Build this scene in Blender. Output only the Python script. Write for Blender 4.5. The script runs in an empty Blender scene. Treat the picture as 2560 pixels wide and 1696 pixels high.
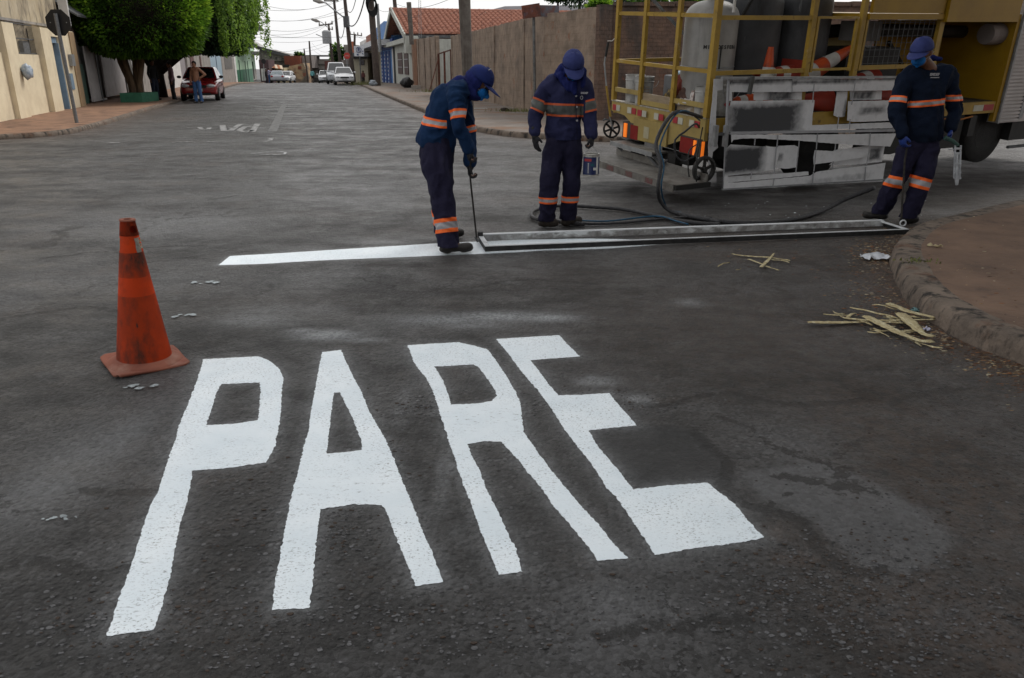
import bpy, bmesh, math, random
import numpy as np
from mathutils import Vector, Matrix, noise
random.seed(7)
rng = np.random.default_rng(7)
R = math.radians
scene = bpy.context.scene
col = scene.collection

# ------------------------------------------------------------------ camera, sky, sun, exposure
CAM_H = 1.6
PITCH = math.atan(686 / 1920.)
cam_d = bpy.data.cameras.new('camera'); cam = bpy.data.objects.new('camera', cam_d); col.objects.link(cam)
cam.location = (0, 0, CAM_H); cam.rotation_euler = (math.pi / 2 - PITCH, 0, 0)
cam_d.sensor_width = 36; cam_d.lens = 36 * 1920 / 2560.; cam_d.clip_start = .05; cam_d.clip_end = 2000
scene.camera = cam

SUN_EL, SUN_AZ = R(46), R(38)           # behind thin cloud, ahead and to the right
world = bpy.data.worlds.new('World'); scene.world = world; world.use_nodes = True
wn = world.node_tree; wn.nodes.clear()
def wnode(t, **k):
    n = wn.nodes.new(t)
    for a, b in k.items(): setattr(n, a, b)
    return n
wo = wnode('ShaderNodeOutputWorld'); bg = wnode('ShaderNodeBackground')
sky = wnode('ShaderNodeTexSky', sky_type='NISHITA', sun_disc=False, sun_elevation=SUN_EL, sun_rotation=SUN_AZ, altitude=500, air_density=1.0, dust_density=4.0, ozone_density=1.0)
hsv = wnode('ShaderNodeHueSaturation'); hsv.inputs['Saturation'].default_value = .25
wtc = wnode('ShaderNodeTexCoord'); wmap = wnode('ShaderNodeMapping'); wmap.inputs['Scale'].default_value = (1, 1, 3.5)
wno = wnode('ShaderNodeTexNoise'); wno.inputs['Scale'].default_value = 2.2; wno.inputs['Detail'].default_value = 6
wrp = wnode('ShaderNodeValToRGB'); wrp.color_ramp.elements[0].position = .3; wrp.color_ramp.elements[1].position = .75
wrp.color_ramp.elements[0].color = (7.9, 7.9, 8.0, 1); wrp.color_ramp.elements[1].color = (8.9, 8.8, 8.6, 1)
wmx = wnode('ShaderNodeMix', data_type='RGBA'); wmx.inputs[0].default_value = .86
L = wn.links.new
L(wtc.outputs['Generated'], wmap.inputs[0]); L(wmap.outputs[0], wno.inputs['Vector']); L(wno.outputs['Fac'], wrp.inputs[0])
L(sky.outputs[0], hsv.inputs['Color']); L(hsv.outputs[0], wmx.inputs[6]); L(wrp.outputs[0], wmx.inputs[7])
L(wmx.outputs[2], bg.inputs['Color']); bg.inputs['Strength'].default_value = .1
L(bg.outputs[0], wo.inputs[0])
sd = bpy.data.lights.new('sun', 'SUN'); so = bpy.data.objects.new('sun', sd); col.objects.link(so)
sd.energy = 1.5; sd.angle = R(16); sd.color = (1, .96, .90)
so.rotation_euler = Vector((math.sin(SUN_AZ) * math.cos(SUN_EL), math.cos(SUN_AZ) * math.cos(SUN_EL), math.sin(SUN_EL))).to_track_quat('Z', 'Y').to_euler()
scene.view_settings.view_transform = 'Standard'; scene.view_settings.look = 'None'
scene.view_settings.exposure = .38; scene.view_settings.gamma = 1
scene.render.engine = 'CYCLES'
try: scene.view_settings.use_curve_mapping = False
except Exception: pass

# ------------------------------------------------------------------ helpers
_s, _c = math.sin(PITCH), math.cos(PITCH)
def ray(px, py):                         # survey helper: line of sight for a point measured in the photograph
    a = (px - 1280) / 1920.; b = (848 - py) / 1920.
    return Vector((a, b * _s + _c, b * _c - _s))
def G(px, py, z=0):                      # where that line meets the ground
    d = ray(px, py); t = (z - CAM_H) / d.z
    return Vector((d.x * t, d.y * t, z))
def D(px, py, Y):                        # where it reaches depth Y
    d = ray(px, py); t = Y / d.y
    return Vector((d.x * t, Y, CAM_H + d.z * t))
def gz(y):                               # the street falls away past its crest
    return 0. if y < 70 else -(y - 70) * .0185

MATS = {}
def mat(name, c1, c2=None, scale=4., rough=.8, bump=0., bscale=40., metal=0., streak=None, spec=.3, detail=6., emit=None, emit_s=0, coat=0., lo=.35, hi=.65, wscale=(1, 1, 1), alpha=None, trans=0.):
    if name in MATS: return MATS[name]
    m = bpy.data.materials.new(name); m.use_nodes = True; MATS[name] = m
    nt = m.node_tree; b = nt.nodes['Principled BSDF']; l = nt.links.new
    b.inputs['Roughness'].default_value = rough; b.inputs['Metallic'].default_value = metal
    b.inputs['Specular IOR Level'].default_value = spec; b.inputs['Coat Weight'].default_value = coat
    b.inputs['Transmission Weight'].default_value = trans
    if c2 is None: c2 = tuple(min(1, x * .78) for x in c1)
    geo = nt.nodes.new('ShaderNodeNewGeometry'); mp = nt.nodes.new('ShaderNodeMapping'); mp.inputs['Scale'].default_value = wscale
    l(geo.outputs['Position'], mp.inputs[0])
    n = nt.nodes.new('ShaderNodeTexNoise'); n.inputs['Scale'].default_value = scale; n.inputs['Detail'].default_value = detail; n.inputs['Roughness'].default_value = .62
    l(mp.outputs[0], n.inputs['Vector'])
    r = nt.nodes.new('ShaderNodeMapRange'); r.inputs[1].default_value = lo; r.inputs[2].default_value = hi
    l(n.outputs['Fac'], r.inputs[0])
    mx = nt.nodes.new('ShaderNodeMix'); mx.data_type = 'RGBA'; mx.inputs[6].default_value = (*c1, 1); mx.inputs[7].default_value = (*c2, 1)
    l(r.outputs[0], mx.inputs[0]); outc = mx.outputs[2]
    if streak:                            # (colour, (sx,sy,sz), lo, hi)
        for (sc_, sv, slo, shi) in streak:
            mp2 = nt.nodes.new('ShaderNodeMapping'); mp2.inputs['Scale'].default_value = sv; l(geo.outputs['Position'], mp2.inputs[0])
            n2 = nt.nodes.new('ShaderNodeTexNoise'); n2.inputs['Scale'].default_value = 1; n2.inputs['Detail'].default_value = 8; n2.inputs['Roughness'].default_value = .65
            l(mp2.outputs[0], n2.inputs['Vector'])
            r2 = nt.nodes.new('ShaderNodeMapRange'); r2.inputs[1].default_value = slo; r2.inputs[2].default_value = shi; l(n2.outputs['Fac'], r2.inputs[0])
            m2 = nt.nodes.new('ShaderNodeMix'); m2.data_type = 'RGBA'; m2.inputs[7].default_value = (*sc_, 1)
            l(outc, m2.inputs[6]); l(r2.outputs[0], m2.inputs[0]); outc = m2.outputs[2]
    l(outc, b.inputs['Base Color'])
    if bump:
        nb = nt.nodes.new('ShaderNodeTexNoise'); nb.inputs['Scale'].default_value = bscale; nb.inputs['Detail'].default_value = 5; l(mp.outputs[0], nb.inputs['Vector'])
        bp = nt.nodes.new('ShaderNodeBump'); bp.inputs['Strength'].default_value = bump; bp.inputs['Distance'].default_value = .02
        l(nb.outputs['Fac'], bp.inputs['Height']); l(bp.outputs[0], b.inputs['Normal'])
    if emit:
        b.inputs['Emission Color'].default_value = (*emit, 1); b.inputs['Emission Strength'].default_value = emit_s
    return m

WM = {}                                  # world matrix of each thing, filled as they are made
def thing(name, label, cat, loc=(0, 0, 0), rotz=0., group=None, mtx=None):
    o = bpy.data.objects.new(name, None); o.empty_display_size = .1; col.objects.link(o)
    M = mtx if mtx is not None else Matrix.Translation(Vector(loc)) @ Matrix.Rotation(rotz, 4, 'Z')
    o.matrix_world = M; WM[o.name] = M.copy()
    o['label'] = label; o['category'] = cat
    if group: o['group'] = group
    return o
def tag(o, label, cat, group=None):
    o['label'] = label; o['category'] = cat
    if group: o['group'] = group
    return o

class MB:
    def __init__(s): s.v = []; s.f = []; s.m = []; s.cm = 0
    def add(s, vs, fs, m=None):
        n = len(s.v); s.v.extend([tuple(v) for v in vs]); s.f.extend([tuple(i + n for i in f) for f in fs]); s.m.extend([s.cm if m is None else m] * len(fs)); return s
    def box(s, c, size, rot=None, m=None):
        x, y, z = [k / 2. for k in size]; c = Vector(c)
        vs = [Vector((a * x, b * y, d * z)) for d in (-1, 1) for b in (-1, 1) for a in (-1, 1)]
        if rot is not None: vs = [rot @ v for v in vs]
        return s.add([c + v for v in vs], [(0, 2, 3, 1), (4, 5, 7, 6), (0, 1, 5, 4), (2, 6, 7, 3), (0, 4, 6, 2), (1, 3, 7, 5)], m)
    def b2(s, lo, hi, m=None):
        return s.box([(a + b) / 2. for a, b in zip(lo, hi)], [abs(b - a) for a, b in zip(lo, hi)], None, m)
    def bar(s, p, q, w, h=None, up=(0, 0, 1), m=None):
        p = Vector(p); q = Vector(q); d = q - p; Ln = d.length
        if Ln < 1e-6: return s
        h = w if h is None else h; d.normalize(); up = Vector(up)
        if abs(d.dot(up)) > .98: up = Vector((1, 0, 0))
        side = d.cross(up).normalized(); up2 = side.cross(d).normalized()
        M = Matrix((side, d, up2)).transposed()
        return s.box((p + q) / 2, (w, Ln, h), M, m)
    def tube(s, pts, r, seg=8, m=None, cap=True):
        pts = [Vector(p) for p in pts]; n = len(pts); rs = r if isinstance(r, (list, tuple)) else [r] * n
        vs = []; ref = None
        for i, p in enumerate(pts):
            d = (pts[min(i + 1, n - 1)] - pts[max(i - 1, 0)]).normalized()
            if ref is None: ref = Vector((0, 0, 1)) if abs(d.z) < .9 else Vector((1, 0, 0))
            a = d.cross(ref).normalized(); b = d.cross(a).normalized(); ref = -d.cross(a) if False else b
            ref = a.cross(d)
            for k in range(seg):
                t = 2 * math.pi * k / seg; vs.append(p + (a * math.cos(t) + b * math.sin(t)) * rs[i])
        fs = []
        for i in range(n - 1):
            for k in range(seg):
                k2 = (k + 1) % seg; fs.append((i * seg + k, i * seg + k2, (i + 1) * seg + k2, (i + 1) * seg + k))
        if cap: fs.append(tuple(range(seg - 1, -1, -1))); fs.append(tuple((n - 1) * seg + k for k in range(seg)))
        return s.add(vs, fs, m)
    def lathe(s, prof, seg=24, c=(0, 0, 0), M=None, m=None, cap=True):      # prof: (r,z)
        c = Vector(c); vs = []
        for r_, z_ in prof:
            for k in range(seg):
                t = 2 * math.pi * k / seg; v = Vector((r_ * math.cos(t), r_ * math.sin(t), z_))
                vs.append(c + (M @ v if M is not None else v))
        fs = []
        for i in range(len(prof) - 1):
            for k in range(seg):
                k2 = (k + 1) % seg; fs.append((i * seg + k, i * seg + k2, (i + 1) * seg + k2, (i + 1) * seg + k))
        if cap and prof[0][0] > 1e-6: fs.append(tuple(range(seg - 1, -1, -1)))
        if cap and prof[-1][0] > 1e-6: fs.append(tuple((len(prof) - 1) * seg + k for k in range(seg)))
        return s.add(vs, fs, m)
    def prism(s, poly, off, m=None):      # planar polygon of 3-D points, extruded by vector off
        n = len(poly); off = Vector(off); a = [Vector(p) for p in poly]; b = [p + off for p in a]
        fs = [tuple(range(n - 1, -1, -1)), tuple(range(n, 2 * n))] + [(i, (i + 1) % n, n + (i + 1) % n, n + i) for i in range(n)]
        return s.add(a + b, fs, m)
    def grid(s, fn, nu, nv, m=None):
        vs = [fn(i / nu, j / nv) for j in range(nv + 1) for i in range(nu + 1)]
        fs = [(j * (nu + 1) + i, j * (nu + 1) + i + 1, (j + 1) * (nu + 1) + i + 1, (j + 1) * (nu + 1) + i) for j in range(nv) for i in range(nu)]
        return s.add(vs, fs, m)
    def mesh(s, name, mats, smooth=False, M=None):
        me = bpy.data.meshes.new(name); vs = s.v
        if M is not None: vs = [tuple(M @ Vector(v)) for v in vs]
        me.from_pydata(vs, [], s.f)
        for m_ in (mats if isinstance(mats, (list, tuple)) else [mats]): me.materials.append(m_)
        if any(s.m): me.polygons.foreach_set('material_index', s.m)
        if smooth: me.shade_smooth()
        me.validate(); me.update(); return me
    def obj(s, name, mats, parent=None, world=False, smooth=False, loc=None, **k):
        M = None
        if parent is not None and world: M = WM[root_of(parent).name].inverted()
        o = bpy.data.objects.new(name, s.mesh(name, mats, smooth, M)); col.objects.link(o)
        if parent is not None:
            o.parent = parent
        if loc is not None: o.location = loc
        for a, b in k.items(): o[a] = b
        return o
def root_of(o):
    while o.parent is not None: o = o.parent
    return o
def recalc(o):
    bm = bmesh.new(); bm.from_mesh(o.data); bmesh.ops.recalc_face_normals(bm, faces=bm.faces); bm.to_mesh(o.data); bm.free(); return o
def struct(o): o['kind'] = 'structure'; return o
def auto_smooth(o, deg=40):
    me = o.data; me.shade_smooth()
    bm = bmesh.new(); bm.from_mesh(me); th = R(deg)
    for e in bm.edges:
        if len(e.link_faces) == 2 and e.calc_face_angle(0) > th: e.smooth = False
    bm.to_mesh(me); bm.free(); return o
def dup(root, mtx, label=None, group=None):
    r = root.copy(); col.objects.link(r); r.matrix_world = mtx
    if label: r['label'] = label
    if group: r['group'] = group
    for ch in root.children:
        c = ch.copy(); col.objects.link(c); c.parent = r
        for g in ch.children:
            d = g.copy(); col.objects.link(d); d.parent = c
    return r
def text_mesh(txt, size, name, m, parent, mtx, ext=.001, bold=0.):
    cu = bpy.data.curves.new(name, 'FONT'); cu.body = txt; cu.size = size; cu.extrude = ext; cu.align_x = 'CENTER'; cu.align_y = 'CENTER'; cu.offset = bold; cu.resolution_u = 3
    t = bpy.data.objects.new(name, cu); col.objects.link(t)
    bpy.context.view_layer.update()
    me = bpy.data.meshes.new_from_object(t.evaluated_get(bpy.context.evaluated_depsgraph_get())); bpy.data.objects.remove(t)
    me.name = name; me.materials.clear(); me.materials.append(m)
    M = mtx if parent is None else WM[root_of(parent).name].inverted() @ mtx
    me.transform(M)
    o = bpy.data.objects.new(name, me); col.objects.link(o)
    if parent is not None: o.parent = parent
    return o
def frame_mtx(origin, xdir, up):          # text/plane frame: X along xdir, Y up
    x = Vector(xdir).normalized(); y = Vector(up); y = (y - x * y.dot(x)).normalized(); z = x.cross(y)
    M = Matrix((x, y, z)).transposed().to_4x4(); M.translation = Vector(origin); return M
# ------------------------------------------------------------------ ground and paint
def catmull(pts, step, closed=False):
    out = []; n = len(pts); P = [Vector(p) for p in pts]
    rngN = n if closed else n - 1
    for i in range(rngN):
        p0, p1, p2, p3 = (P[(i - 1) % n], P[i], P[(i + 1) % n], P[(i + 2) % n]) if closed else (P[max(i - 1, 0)], P[i], P[i + 1], P[min(i + 2, n - 1)])
        k = max(1, int((p2 - p1).length / step))
        for j in range(k):
            t = j / k
            out.append(.5 * ((2 * p1) + (-p0 + p2) * t + (2 * p0 - 5 * p1 + 4 * p2 - p3) * t * t + (-p0 + 3 * p1 - 3 * p2 + p3) * t ** 3))
    if not closed: out.append(P[-1])
    return out
def lin(pts, step, closed=True):
    out = []; n = len(pts); P = [Vector(p) for p in pts]
    for i in range(n if closed else n - 1):
        a, b = P[i], P[(i + 1) % n]; k = max(1, int((b - a).length / step))
        for j in range(k): out.append(a.lerp(b, j / k))
    return out
def Z1(pts): return [G(240 + x * .5356, 800 + y * .5356) for x, y in pts]
def Z2(pts): return [G(980 + x * .43365, 800 + y * .43365) for x, y in pts]
LET = {
 'P': (Z1([(500,185),(755,172),(805,190),(852,230),(876,275),(868,340),(858,480),(838,590),(795,668),(640,690),(450,705),(440,770),(410,900),(380,1020),(350,1180),(305,1340),(268,1448),(160,1462),(50,1478),(100,1320),(160,1170),(205,1020),(250,880),(290,800),(320,700),(370,560),(395,480),(440,370),(475,270)]),
       [Z1([(583,300),(765,293),(771,330),(760,430),(752,470),(650,485),(516,492),(540,420),(560,350)])]),
 'A': (Z1([(1057,152),(1142,143),(1165,190),(1200,265),(1245,345),(1275,430),(1320,510),(1365,590),(1400,680),(1440,780),(1490,890),(1530,1000),(1570,1090),(1622,1225),(1560,1235),(1490,1245),(1465,1170),(1420,1070),(1385,970),(1360,900),(1335,865),(1200,860),(1047,885),(1040,960),(1028,1080),(1015,1200),(995,1348),(920,1350),(825,1355),(835,1270),(855,1130),(875,1000),(900,880),(930,760),(960,640),(990,520),(1010,400),(1030,280),(1045,200)]),
       [Z1([(1110,340),(1138,340),(1170,400),(1210,490),(1237,570),(1238,607),(1160,618),(1078,625),(1085,540),(1098,430)])]),
 'R': (Z2([(90,148),(230,138),(385,130),(470,150),(550,172),(600,240),(660,330),(710,410),(740,480),(750,580),(760,650),(795,695),(860,790),(930,880),(1020,990),(1090,1080),(1160,1150),(1230,1230),(1290,1310),(1362,1375),(1270,1385),(1183,1390),(1130,1310),(1060,1220),(980,1130),(920,1060),(860,970),(790,890),(730,810),(670,750),(630,705),(540,702),(440,718),(460,780),(500,860),(545,970),(590,1060),(630,1150),(670,1240),(715,1320),(755,1455),(690,1462),(615,1472),(590,1400),(550,1300),(500,1190),(460,1080),(410,940),(370,830),(330,720),(300,610),(265,500),(230,400),(190,330),(130,250)]),
       [Z2([(243,270),(470,258),(500,275),(540,330),(590,400),(604,440),(570,470),(500,483),(340,490),(320,430),(290,350)])]),
 'E': (Z2([(603,112),(780,102),(965,90),(1010,140),(1085,213),(950,222),(800,235),(850,300),(900,370),(960,437),(1110,432),(1253,423),(1300,480),(1360,550),(1412,610),(1270,622),(1130,637),(1170,710),(1240,790),(1310,870),(1390,978),(1520,965),(1640,955),(1820,940),(1890,1000),(1970,1060),(2060,1170),(2150,1255),(2100,1272),(1900,1300),(1700,1325),(1515,1357),(1460,1270),(1400,1180),(1340,1090),(1290,1020),(1240,980),(1180,880),(1110,780),(1050,700),(1000,640),(960,580),(910,500),(860,430),(800,360),(740,290),(690,220),(650,170)]), []),
}
STRIPE = [G(*p) for p in [(545,664),(575,641),(700,634),(900,621),(1095,609),(1300,600),(1480,597),(1620,601),(1700,605),(1640,613),(1535,621),(1464,624),(1357,627),(1286,632),(1211,635),(1000,644),(800,652),(650,661)]]

def inside(P, poly):                       # P Nx2, poly Mx2 -> bool
    x, y = P[:, 0], P[:, 1]; r = np.zeros(len(P), bool); n = len(poly)
    for i in range(n):
        x1, y1 = poly[i]; x2, y2 = poly[(i + 1) % n]
        if y1 == y2: continue
        c = ((y1 > y) != (y2 > y)) & (x < (x2 - x1) * (y - y1) / (y2 - y1) + x1); r ^= c
    return r
def segdist(P, poly, closed=True):
    d = np.full(len(P), 1e9); n = len(poly)
    for i in range(n if closed else n - 1):
        a = np.array(poly[i][:2]); b = np.array(poly[(i + 1) % n][:2]); ab = b - a
        t = np.clip(((P - a) @ ab) / (ab @ ab + 1e-12), 0, 1); q = a + t[:, None] * ab
        d = np.minimum(d, np.hypot(*(P - q).T))
    return d

def axis(parts):                           # parts: (start, stop, step)
    out = []
    for a, b, st in parts: out.extend(list(np.arange(a, b, st)))
    out.append(parts[-1][1]); return np.array(out)
xs = axis([(-400, -60, 40), (-60, -20, 2.5), (-20, -6, .5), (-6, -3, .1), (-3, 3.6, .03), (3.6, 8, .1), (8, 16, .5), (16, 60, 4), (60, 400, 40)])
ys = axis([(-60, 0, 6), (0, 1.4, .2), (1.4, 5.2, .03), (5.2, 9.5, .06), (9.5, 16, .15), (16, 40, .6), (40, 70, 2), (70, 160, 5), (160, 600, 60)])
NX, NY = len(xs), len(ys)
XX, YY = np.meshgrid(xs, ys); P2 = np.stack([XX.ravel(), YY.ravel()], 1)
ZZ = np.where(P2[:, 1] > 70, -(P2[:, 1] - 70) * .0185, 0.); ZZ = np.maximum(ZZ, -1.6)
def blob(cx, cy, rx, ry, ang=0., pw=2.):
    dx = P2[:, 0] - cx; dy = P2[:, 1] - cy; ca, sa = math.cos(ang), math.sin(ang)
    u = (dx * ca + dy * sa) / rx; v = (-dx * sa + dy * ca) / ry
    return np.exp(-((u * u + v * v) ** (pw / 2)))
def pblob(px, py, wx, wy, ang=0., pw=2.):  # soft mark centred on a surveyed point; size in photograph units at that place
    c = G(px, py); a = G(px + wx, py); b = G(px, py - wy)
    return blob(c.x, c.y, (a - c).length, (b - c).length, ang, pw)
near = (np.abs(P2[:, 0]) < 8) & (P2[:, 1] > 1) & (P2[:, 1] < 10)
dust = np.zeros(len(P2))
for a in [(820,838,80,12,.6),(760,828,45,7,.45),(900,850,60,6,.4),(640,800,100,20,.26),(700,775,130,16,.18),(1130,800,150,14,.42),(1250,792,150,12,.55),(1370,795,70,9,.6),(1180,812,90,10,.35),(1720,757,40,8,.3),
          (1010,1010,25,60,.18),(1110,1180,20,110,.25),(1110,1260,16,60,.15),(1160,1330,60,40,.12),(1540,1500,120,60,.10),(150,1190,120,90,.13),(300,1100,60,90,.12),(1590,1000,40,14,.45),(1490,955,55,12,.4),(1480,945,20,6,.4),
          (980,605,90,5,.25),(1000,600,200,8,.12),(2350,530,90,12,.14),(2200,515,120,20,.10)]:
    dust = np.maximum(dust, pblob(*a[:4]) * a[4])
idx = np.where(near)[0]; Pn = P2[idx]
dl = np.full(len(Pn), 9.)
for nm, (o_, hs) in LET.items():
    for pl in [o_] + hs: dl = np.minimum(dl, segdist(Pn, pl))
dl = np.minimum(dl, segdist(Pn, STRIPE) * 1.2)
dust[idx] = np.maximum(dust[idx], .26 * np.exp(-(dl / .028)) + .045 * np.exp(-(dl / .12)))
# soft sprayed edge right of the P's foot
fade = [G(*p) for p in [(425,1230),(415,1300),(405,1400),(390,1470),(382,1540)]]
dust[idx] = np.maximum(dust[idx], .75 * np.exp(-(segdist(Pn, fade, False) / .035) ** 2))
dirt = np.zeros(len(P2))
KERB = [G(*p) for p in [(2760,1015),(2640,955),(2560,915),(2400,850),(2280,770),(2232,690),(2230,640),(2290,590),(2400,560),(2560,520)]] + [Vector((9, 11.2, 0)), Vector((14, 14.2, 0)), Vector((30, 21, 0))]
KERB_R = [Vector(p + (0,)) for p in [(-24.5,110),(-17.2,82),(-12.79,67.35),(-7.9,47.5),(-3.01,27.82),(-1.75,23.2),(-.95,20.3),(-.1,18.7),(.9,17.9),(2.38,17.3),(5,17.6),(10,19.4),(30,27)]]
KERB_L = [Vector(p + (0,)) for p in [(-60,12.2),(-30,15.2),(-14,17.2),(-11.6,17.9),(-10.9,18.9),(-11.0,20.5),(-12.0,24.5),(-14.16,32.5),(-17,44),(-20.4,57.2),(-27,84),(-33,108)]]
dk = segdist(P2, KERB, False)
dirt = np.maximum(dirt, .95 * np.exp(-(dk / .33) ** 1.3)); dirt = np.maximum(dirt, .45 * np.exp(-(dk / 1.3)))
dirt = np.maximum(dirt, .8 * np.exp(-(segdist(P2, KERB_R, False) / .5))); dirt = np.maximum(dirt, .85 * np.exp(-(segdist(P2, KERB_L, False) / .8)))
for a in [(1180,580,150,20,.25),(1900,640,260,20,.55),(1850,600,250,30,.4),(1700,1000,180,12,.3),(2300,1500,320,200,.45),(2150,1250,100,60,.5),(1950,1330,60,30,.5),(2000,1400,80,25,.6),(620,660,60,10,.25),(1150,900,40,60,.2),(2450,1250,220,200,.55),(2500,1600,300,150,.55),(1300,500,90,10,.3),
          (2300,540,200,30,.5),(1950,820,560,130,.42),(2300,1150,330,260,.5),(1500,700,500,60,.2),(700,760,300,40,.18),(420,300,60,8,.5)]:
    dirt = np.maximum(dirt, pblob(*a[:4]) * a[4])
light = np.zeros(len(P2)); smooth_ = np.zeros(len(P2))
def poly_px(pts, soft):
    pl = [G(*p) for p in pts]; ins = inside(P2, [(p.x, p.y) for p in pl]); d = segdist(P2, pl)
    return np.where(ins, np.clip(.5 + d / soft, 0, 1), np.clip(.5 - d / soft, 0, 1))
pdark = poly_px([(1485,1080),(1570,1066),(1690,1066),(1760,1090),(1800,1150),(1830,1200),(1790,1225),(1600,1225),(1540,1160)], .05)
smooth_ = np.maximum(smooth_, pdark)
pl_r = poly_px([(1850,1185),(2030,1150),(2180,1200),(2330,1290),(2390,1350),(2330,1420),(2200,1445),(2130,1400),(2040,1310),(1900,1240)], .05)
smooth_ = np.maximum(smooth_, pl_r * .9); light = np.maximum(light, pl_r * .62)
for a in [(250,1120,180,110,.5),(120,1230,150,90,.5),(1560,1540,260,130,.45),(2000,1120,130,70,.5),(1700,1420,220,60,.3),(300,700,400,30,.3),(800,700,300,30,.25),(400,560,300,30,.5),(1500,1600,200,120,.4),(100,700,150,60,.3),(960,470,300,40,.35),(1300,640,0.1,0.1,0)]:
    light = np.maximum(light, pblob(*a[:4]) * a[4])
rough_p = np.zeros(len(P2))
for a in [(1050,1010,110,60,1),(1480,1010,260,30,.9),(1250,1150,100,100,.6),(620,1330,300,200,.8),(2250,1550,500,200,1),(200,1500,250,150,.8),(1280,1480,500,120,.8),(1900,1100,100,40,.8)]:
    rough_p = np.maximum(rough_p, pblob(*a[:4]) * a[4])
# gentle unevenness of the tarmac, kept tiny
def vn(sx, sy, seed):
    return np.array([noise.noise((x * sx + seed, y * sy, seed)) for x, y in P2[near]])
ZZn = np.zeros(len(P2)); ZZn[near] = vn(1.1, 1.1, 3.3) * .006 * np.clip((P2[near][:, 0] - 2.2) / 1.5, 0, 1)
ZZ = ZZ + ZZn
me = bpy.data.meshes.new('road')
me.vertices.add(NX * NY); me.vertices.foreach_set('co', np.stack([P2[:, 0], P2[:, 1], ZZ], 1).ravel())
ii, jj = np.meshgrid(np.arange(NX - 1), np.arange(NY - 1)); a = (jj * NX + ii).ravel()
q = np.stack([a, a + 1, a + 1 + NX, a + NX], 1)
me.loops.add(q.size); me.loops.foreach_set('vertex_index', q.ravel()); me.polygons.add(len(q)); me.polygons.foreach_set('loop_start', np.arange(len(q)) * 4); me.polygons.foreach_set('use_smooth', np.ones(len(q), bool))
me.update(); me.validate()
crack = np.zeros(len(P2))
for pl in [[(200,1225),(300,1232),(405,1230),(450,1216)],[(985,1035),(1040,1050),(1100,1052),(1160,1078),(1230,1085)],[(1540,1005),(1640,1015),(1720,1000),(1850,988),(1990,1012),(2100,1002),(2250,992),(2420,972)],
           [(1740,1075),(1800,1130),(1825,1180),(1800,1228),(1900,1272),(2000,1302),(2050,1372),(2120,1425),(2230,1440)],[(860,470),(1000,476),(1100,492),(1260,500)],[(100,648),(330,622),(520,618),(640,640)],
           [(0,800),(200,770),(330,790)],[(1180,720),(1320,700),(1500,712)],[(0,1420),(120,1400),(230,1440),(330,1420)],[(520,500),(700,480),(880,495)],[(1500,1600),(1620,1560),(1700,1580),(1850,1540)]]:
    P_ = catmull([G(*p) for p in pl], .06); P_ = [p + Vector((noise.noise((p.x * 6, p.y * 6, 1)) * .05, noise.noise((p.x * 6, p.y * 6, 9)) * .05, 0)) for p in P_]
    crack[idx] = np.maximum(crack[idx], np.exp(-(segdist(Pn, P_, False) / .03) ** 2))
for nm, arr in dict(crack=crack, dust=dust, dirt=dirt, light=light, smooth=smooth_, chips=rough_p).items():
    at_ = me.attributes.new(nm, 'FLOAT', 'POINT'); at_.data.foreach_set('value', arr.astype(np.float32))
road = bpy.data.objects.new('road', me); col.objects.link(road); struct(road)

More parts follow.
